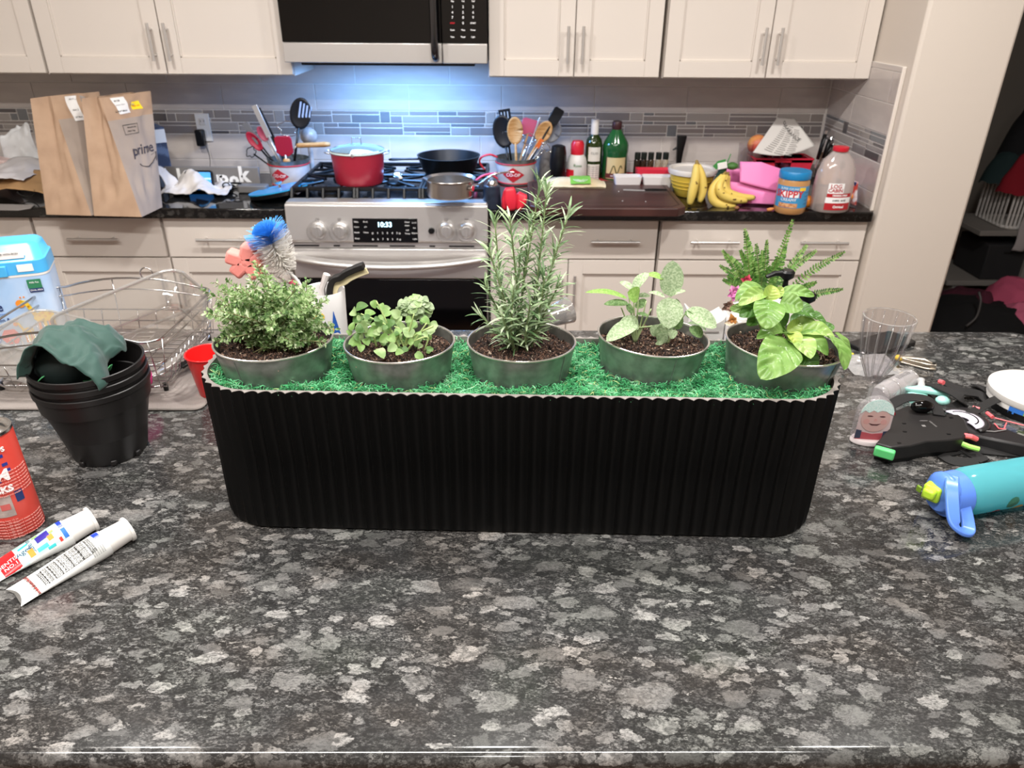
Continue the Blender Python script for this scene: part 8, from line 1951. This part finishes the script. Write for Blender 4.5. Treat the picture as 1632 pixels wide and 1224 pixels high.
# ================================================================== closet beyond the wall end
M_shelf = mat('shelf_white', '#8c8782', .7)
ycl = 4.35
def CQ(px, py, y=ycl): return Q(px, py, y)
a, b = CQ(1560, 352), CQ(1632, 372)
t = thing('closet_shelf', 'white closet shelf unit in the dark room beyond the wall', 'shelf', (a.x, ycl, 0))
zs = a.z
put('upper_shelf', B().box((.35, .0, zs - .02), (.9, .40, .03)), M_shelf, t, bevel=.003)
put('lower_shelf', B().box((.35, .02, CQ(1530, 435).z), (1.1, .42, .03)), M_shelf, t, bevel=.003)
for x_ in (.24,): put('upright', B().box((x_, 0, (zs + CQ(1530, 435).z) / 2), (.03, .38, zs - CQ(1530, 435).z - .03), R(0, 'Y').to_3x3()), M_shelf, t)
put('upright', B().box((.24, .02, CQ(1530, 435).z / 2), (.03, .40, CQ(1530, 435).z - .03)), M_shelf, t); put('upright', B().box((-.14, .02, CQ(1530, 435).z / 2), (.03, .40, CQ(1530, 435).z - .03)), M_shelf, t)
a = CQ(1580, 350, ycl - .12)
lb = thing('laundry_basket', 'white slotted laundry basket heaped with clothes on the closet shelf', 'laundry basket', (a.x + .31, ycl - .02, zs - .004))
hB = (CQ(1580, 288, ycl - .15).z - zs) * .9
W_ = .54; D_ = .30; q = B()
for z in (.006, hB * .98): q = B(); q.tube([(x, y, z) for x, y in rrect(W_ * (.9 if z < .1 else 1), D_ * (.9 if z < .1 else 1), .05, 4)], .010, 6, closed=True); put('band', q, M_white, lb, 'all')
for i in range(22):
    x = lerp(-W_ * .45, W_ * .45, i / 21); q = B(); q.box((x, -D_ / 2 * .96, hB / 2), (.011, .004, hB * .94)); put('slat', q, M_white, lb)
for i in range(8):
    y = lerp(-D_ * .40, D_ * .42, i / 7); q = B(); q.box((-W_ * .485, y, hB / 2), (.004, .014, hB * .94)); put('slat', q, M_white, lb)
put('base', B().box((0, 0, .004), (W_ * .9, D_ * .9, .005)), M_white, lb)
def heap(name, label, c, sx, sy, szz, m, seed, cat='clothes', amp=.03, sc=9):
    q = B(); q.grid(crumple(lambda u, v: (sx * math.cos(2 * PI * u) * (1 - v) ** .7, sy * math.sin(2 * PI * u) * (1 - v) ** .7, szz * (1 - (1 - v) ** 1.6)), amp, sc, seed), 36, 14)
    return tag(put(name, q, m, None, 'all', loc=c), label, cat, 'loose clothes in the closet')
mk = lambda n, c: mat('cloth_' + n, c, .9, bump=(120, .4, .003))
heap('crimson_shirt', 'crimson shirt hanging over the laundry basket', (Q(1626, 290, ycl - .12).x, ycl - .14, Q(1626, 308, ycl - .14).z), .12, .08, .20, mk('crimson', '#8a1424'), 3)
heap('dark_garment', 'black jacket piled highest on the laundry basket', (Q(1640, 290, ycl).x, ycl + .02, zs + hB * 1.0), .24, .16, .52, mk('black', '#15161a'), 5)
heap('teal_garment', 'dark teal cloth piled at the basket corner', (Q(1596, 290, ycl).x, ycl - .02, zs + hB * .92), .13, .12, .17, mk('teal', '#1f3335'), 8)
heap('camo_garment', 'grey patterned cloth on the basket rim', (Q(1606, 290, ycl).x, ycl - .08, zs + hB * .90), .15, .08, .11, mat('cloth_camo', '#4a4a48', .9, var=(30, '#1c1d1e', .45, .55)), 11)
q = B(); q.grid(crumple(lambda u, v: (lerp(-.05, .03, u) - .03 * v, -.012 * math.sin(PI * u) - .18, hB * .95 - v * .36), .012, 12, 4), 10, 20); tag(put('white_sleeve', q, mk('white', '#b0a8a8'), None, 'all', loc=(lb.location.x - .12, lb.location.y - .01, zs), solid=.006), 'white sleeve hanging down in front of the laundry basket', 'clothes', 'loose clothes in the closet')
a = CQ(1565, 388, ycl - .05)
t = thing('storage_bin', 'dark grey fabric bin on the lower closet shelf', 'bin', (CQ(1582, 410, ycl - .05).x, ycl - .02, CQ(1530, 435).z + .0155)); hB2 = zs - .04 - t.location.z
put('bin_body', B().box((0, 0, hB2 * .40), (.24, .30, hB2 * .78)), mat('bin_grey', '#2b2a2c', .8), t, bevel=.006); put('bin_handle', B().box((.0, -.152, hB2 * .62), (.05, .004, .014)), M_print, t, bevel=.002)
a = CQ(1625, 420, ycl - .05)
t = thing('storage_bin', 'second dark fabric bin on the lower shelf, beyond the upright', 'bin', (lb.location.x + .24, ycl - .02, CQ(1530, 435).z + .0155)); put('bin_body', B().box((0, 0, hB2 * .40), (.26, .30, hB2 * .78)), mat('bin_black', '#1a191b', .8), t, bevel=.006); put('bin_handle', B().box((.0, -.152, hB2 * .62), (.05, .004, .014)), M_print, t, bevel=.002)
fl0 = lambda px, py, y: (Q(px, py, y).x, y, .001)
heap('pink_jacket', 'pink jacket with white trim on the heap of laundry', (Q(1612, 475, 3.75).x, 3.75, Q(1612, 505, 3.75).z), .15, .20, .20, mk('pink', '#b8506e'), 2)
heap('pink_trousers', 'pink trousers slipping down the front of the laundry heap', (Q(1618, 510, 3.60).x, 3.60, Q(1618, 525, 3.60).z), .10, .14, .12, mk('rose', '#c0607c'), 6)
heap('plum_cloth', 'plum coloured cloth in the middle of the laundry heap', (Q(1555, 480, 3.85).x, 3.85, Q(1555, 492, 3.85).z), .22, .20, .10, mk('plum', '#4c1a2c'), 9)
heap('laundry_heap', 'black clothes heaped on the closet floor', (Q(1575, 500, 3.7).x + .1, 3.72, .002), .50, .42, Q(1575, 490, 3.7).z + .02, mk('coal', '#0e0e10'), 12, amp=.05, sc=5)
q = B(); q.tube(bez([Q(1540, 520, 3.5), Q(1556, 505, 3.5), Q(1563, 480, 3.52), Q(1560, 465, 3.55)], 6), .006, 6); tag(put('hanger', q, mat('hanger_grey', '#4a4848', .4), None, 'all'), 'grey cord loop lying on the black laundry heap', 'cord')
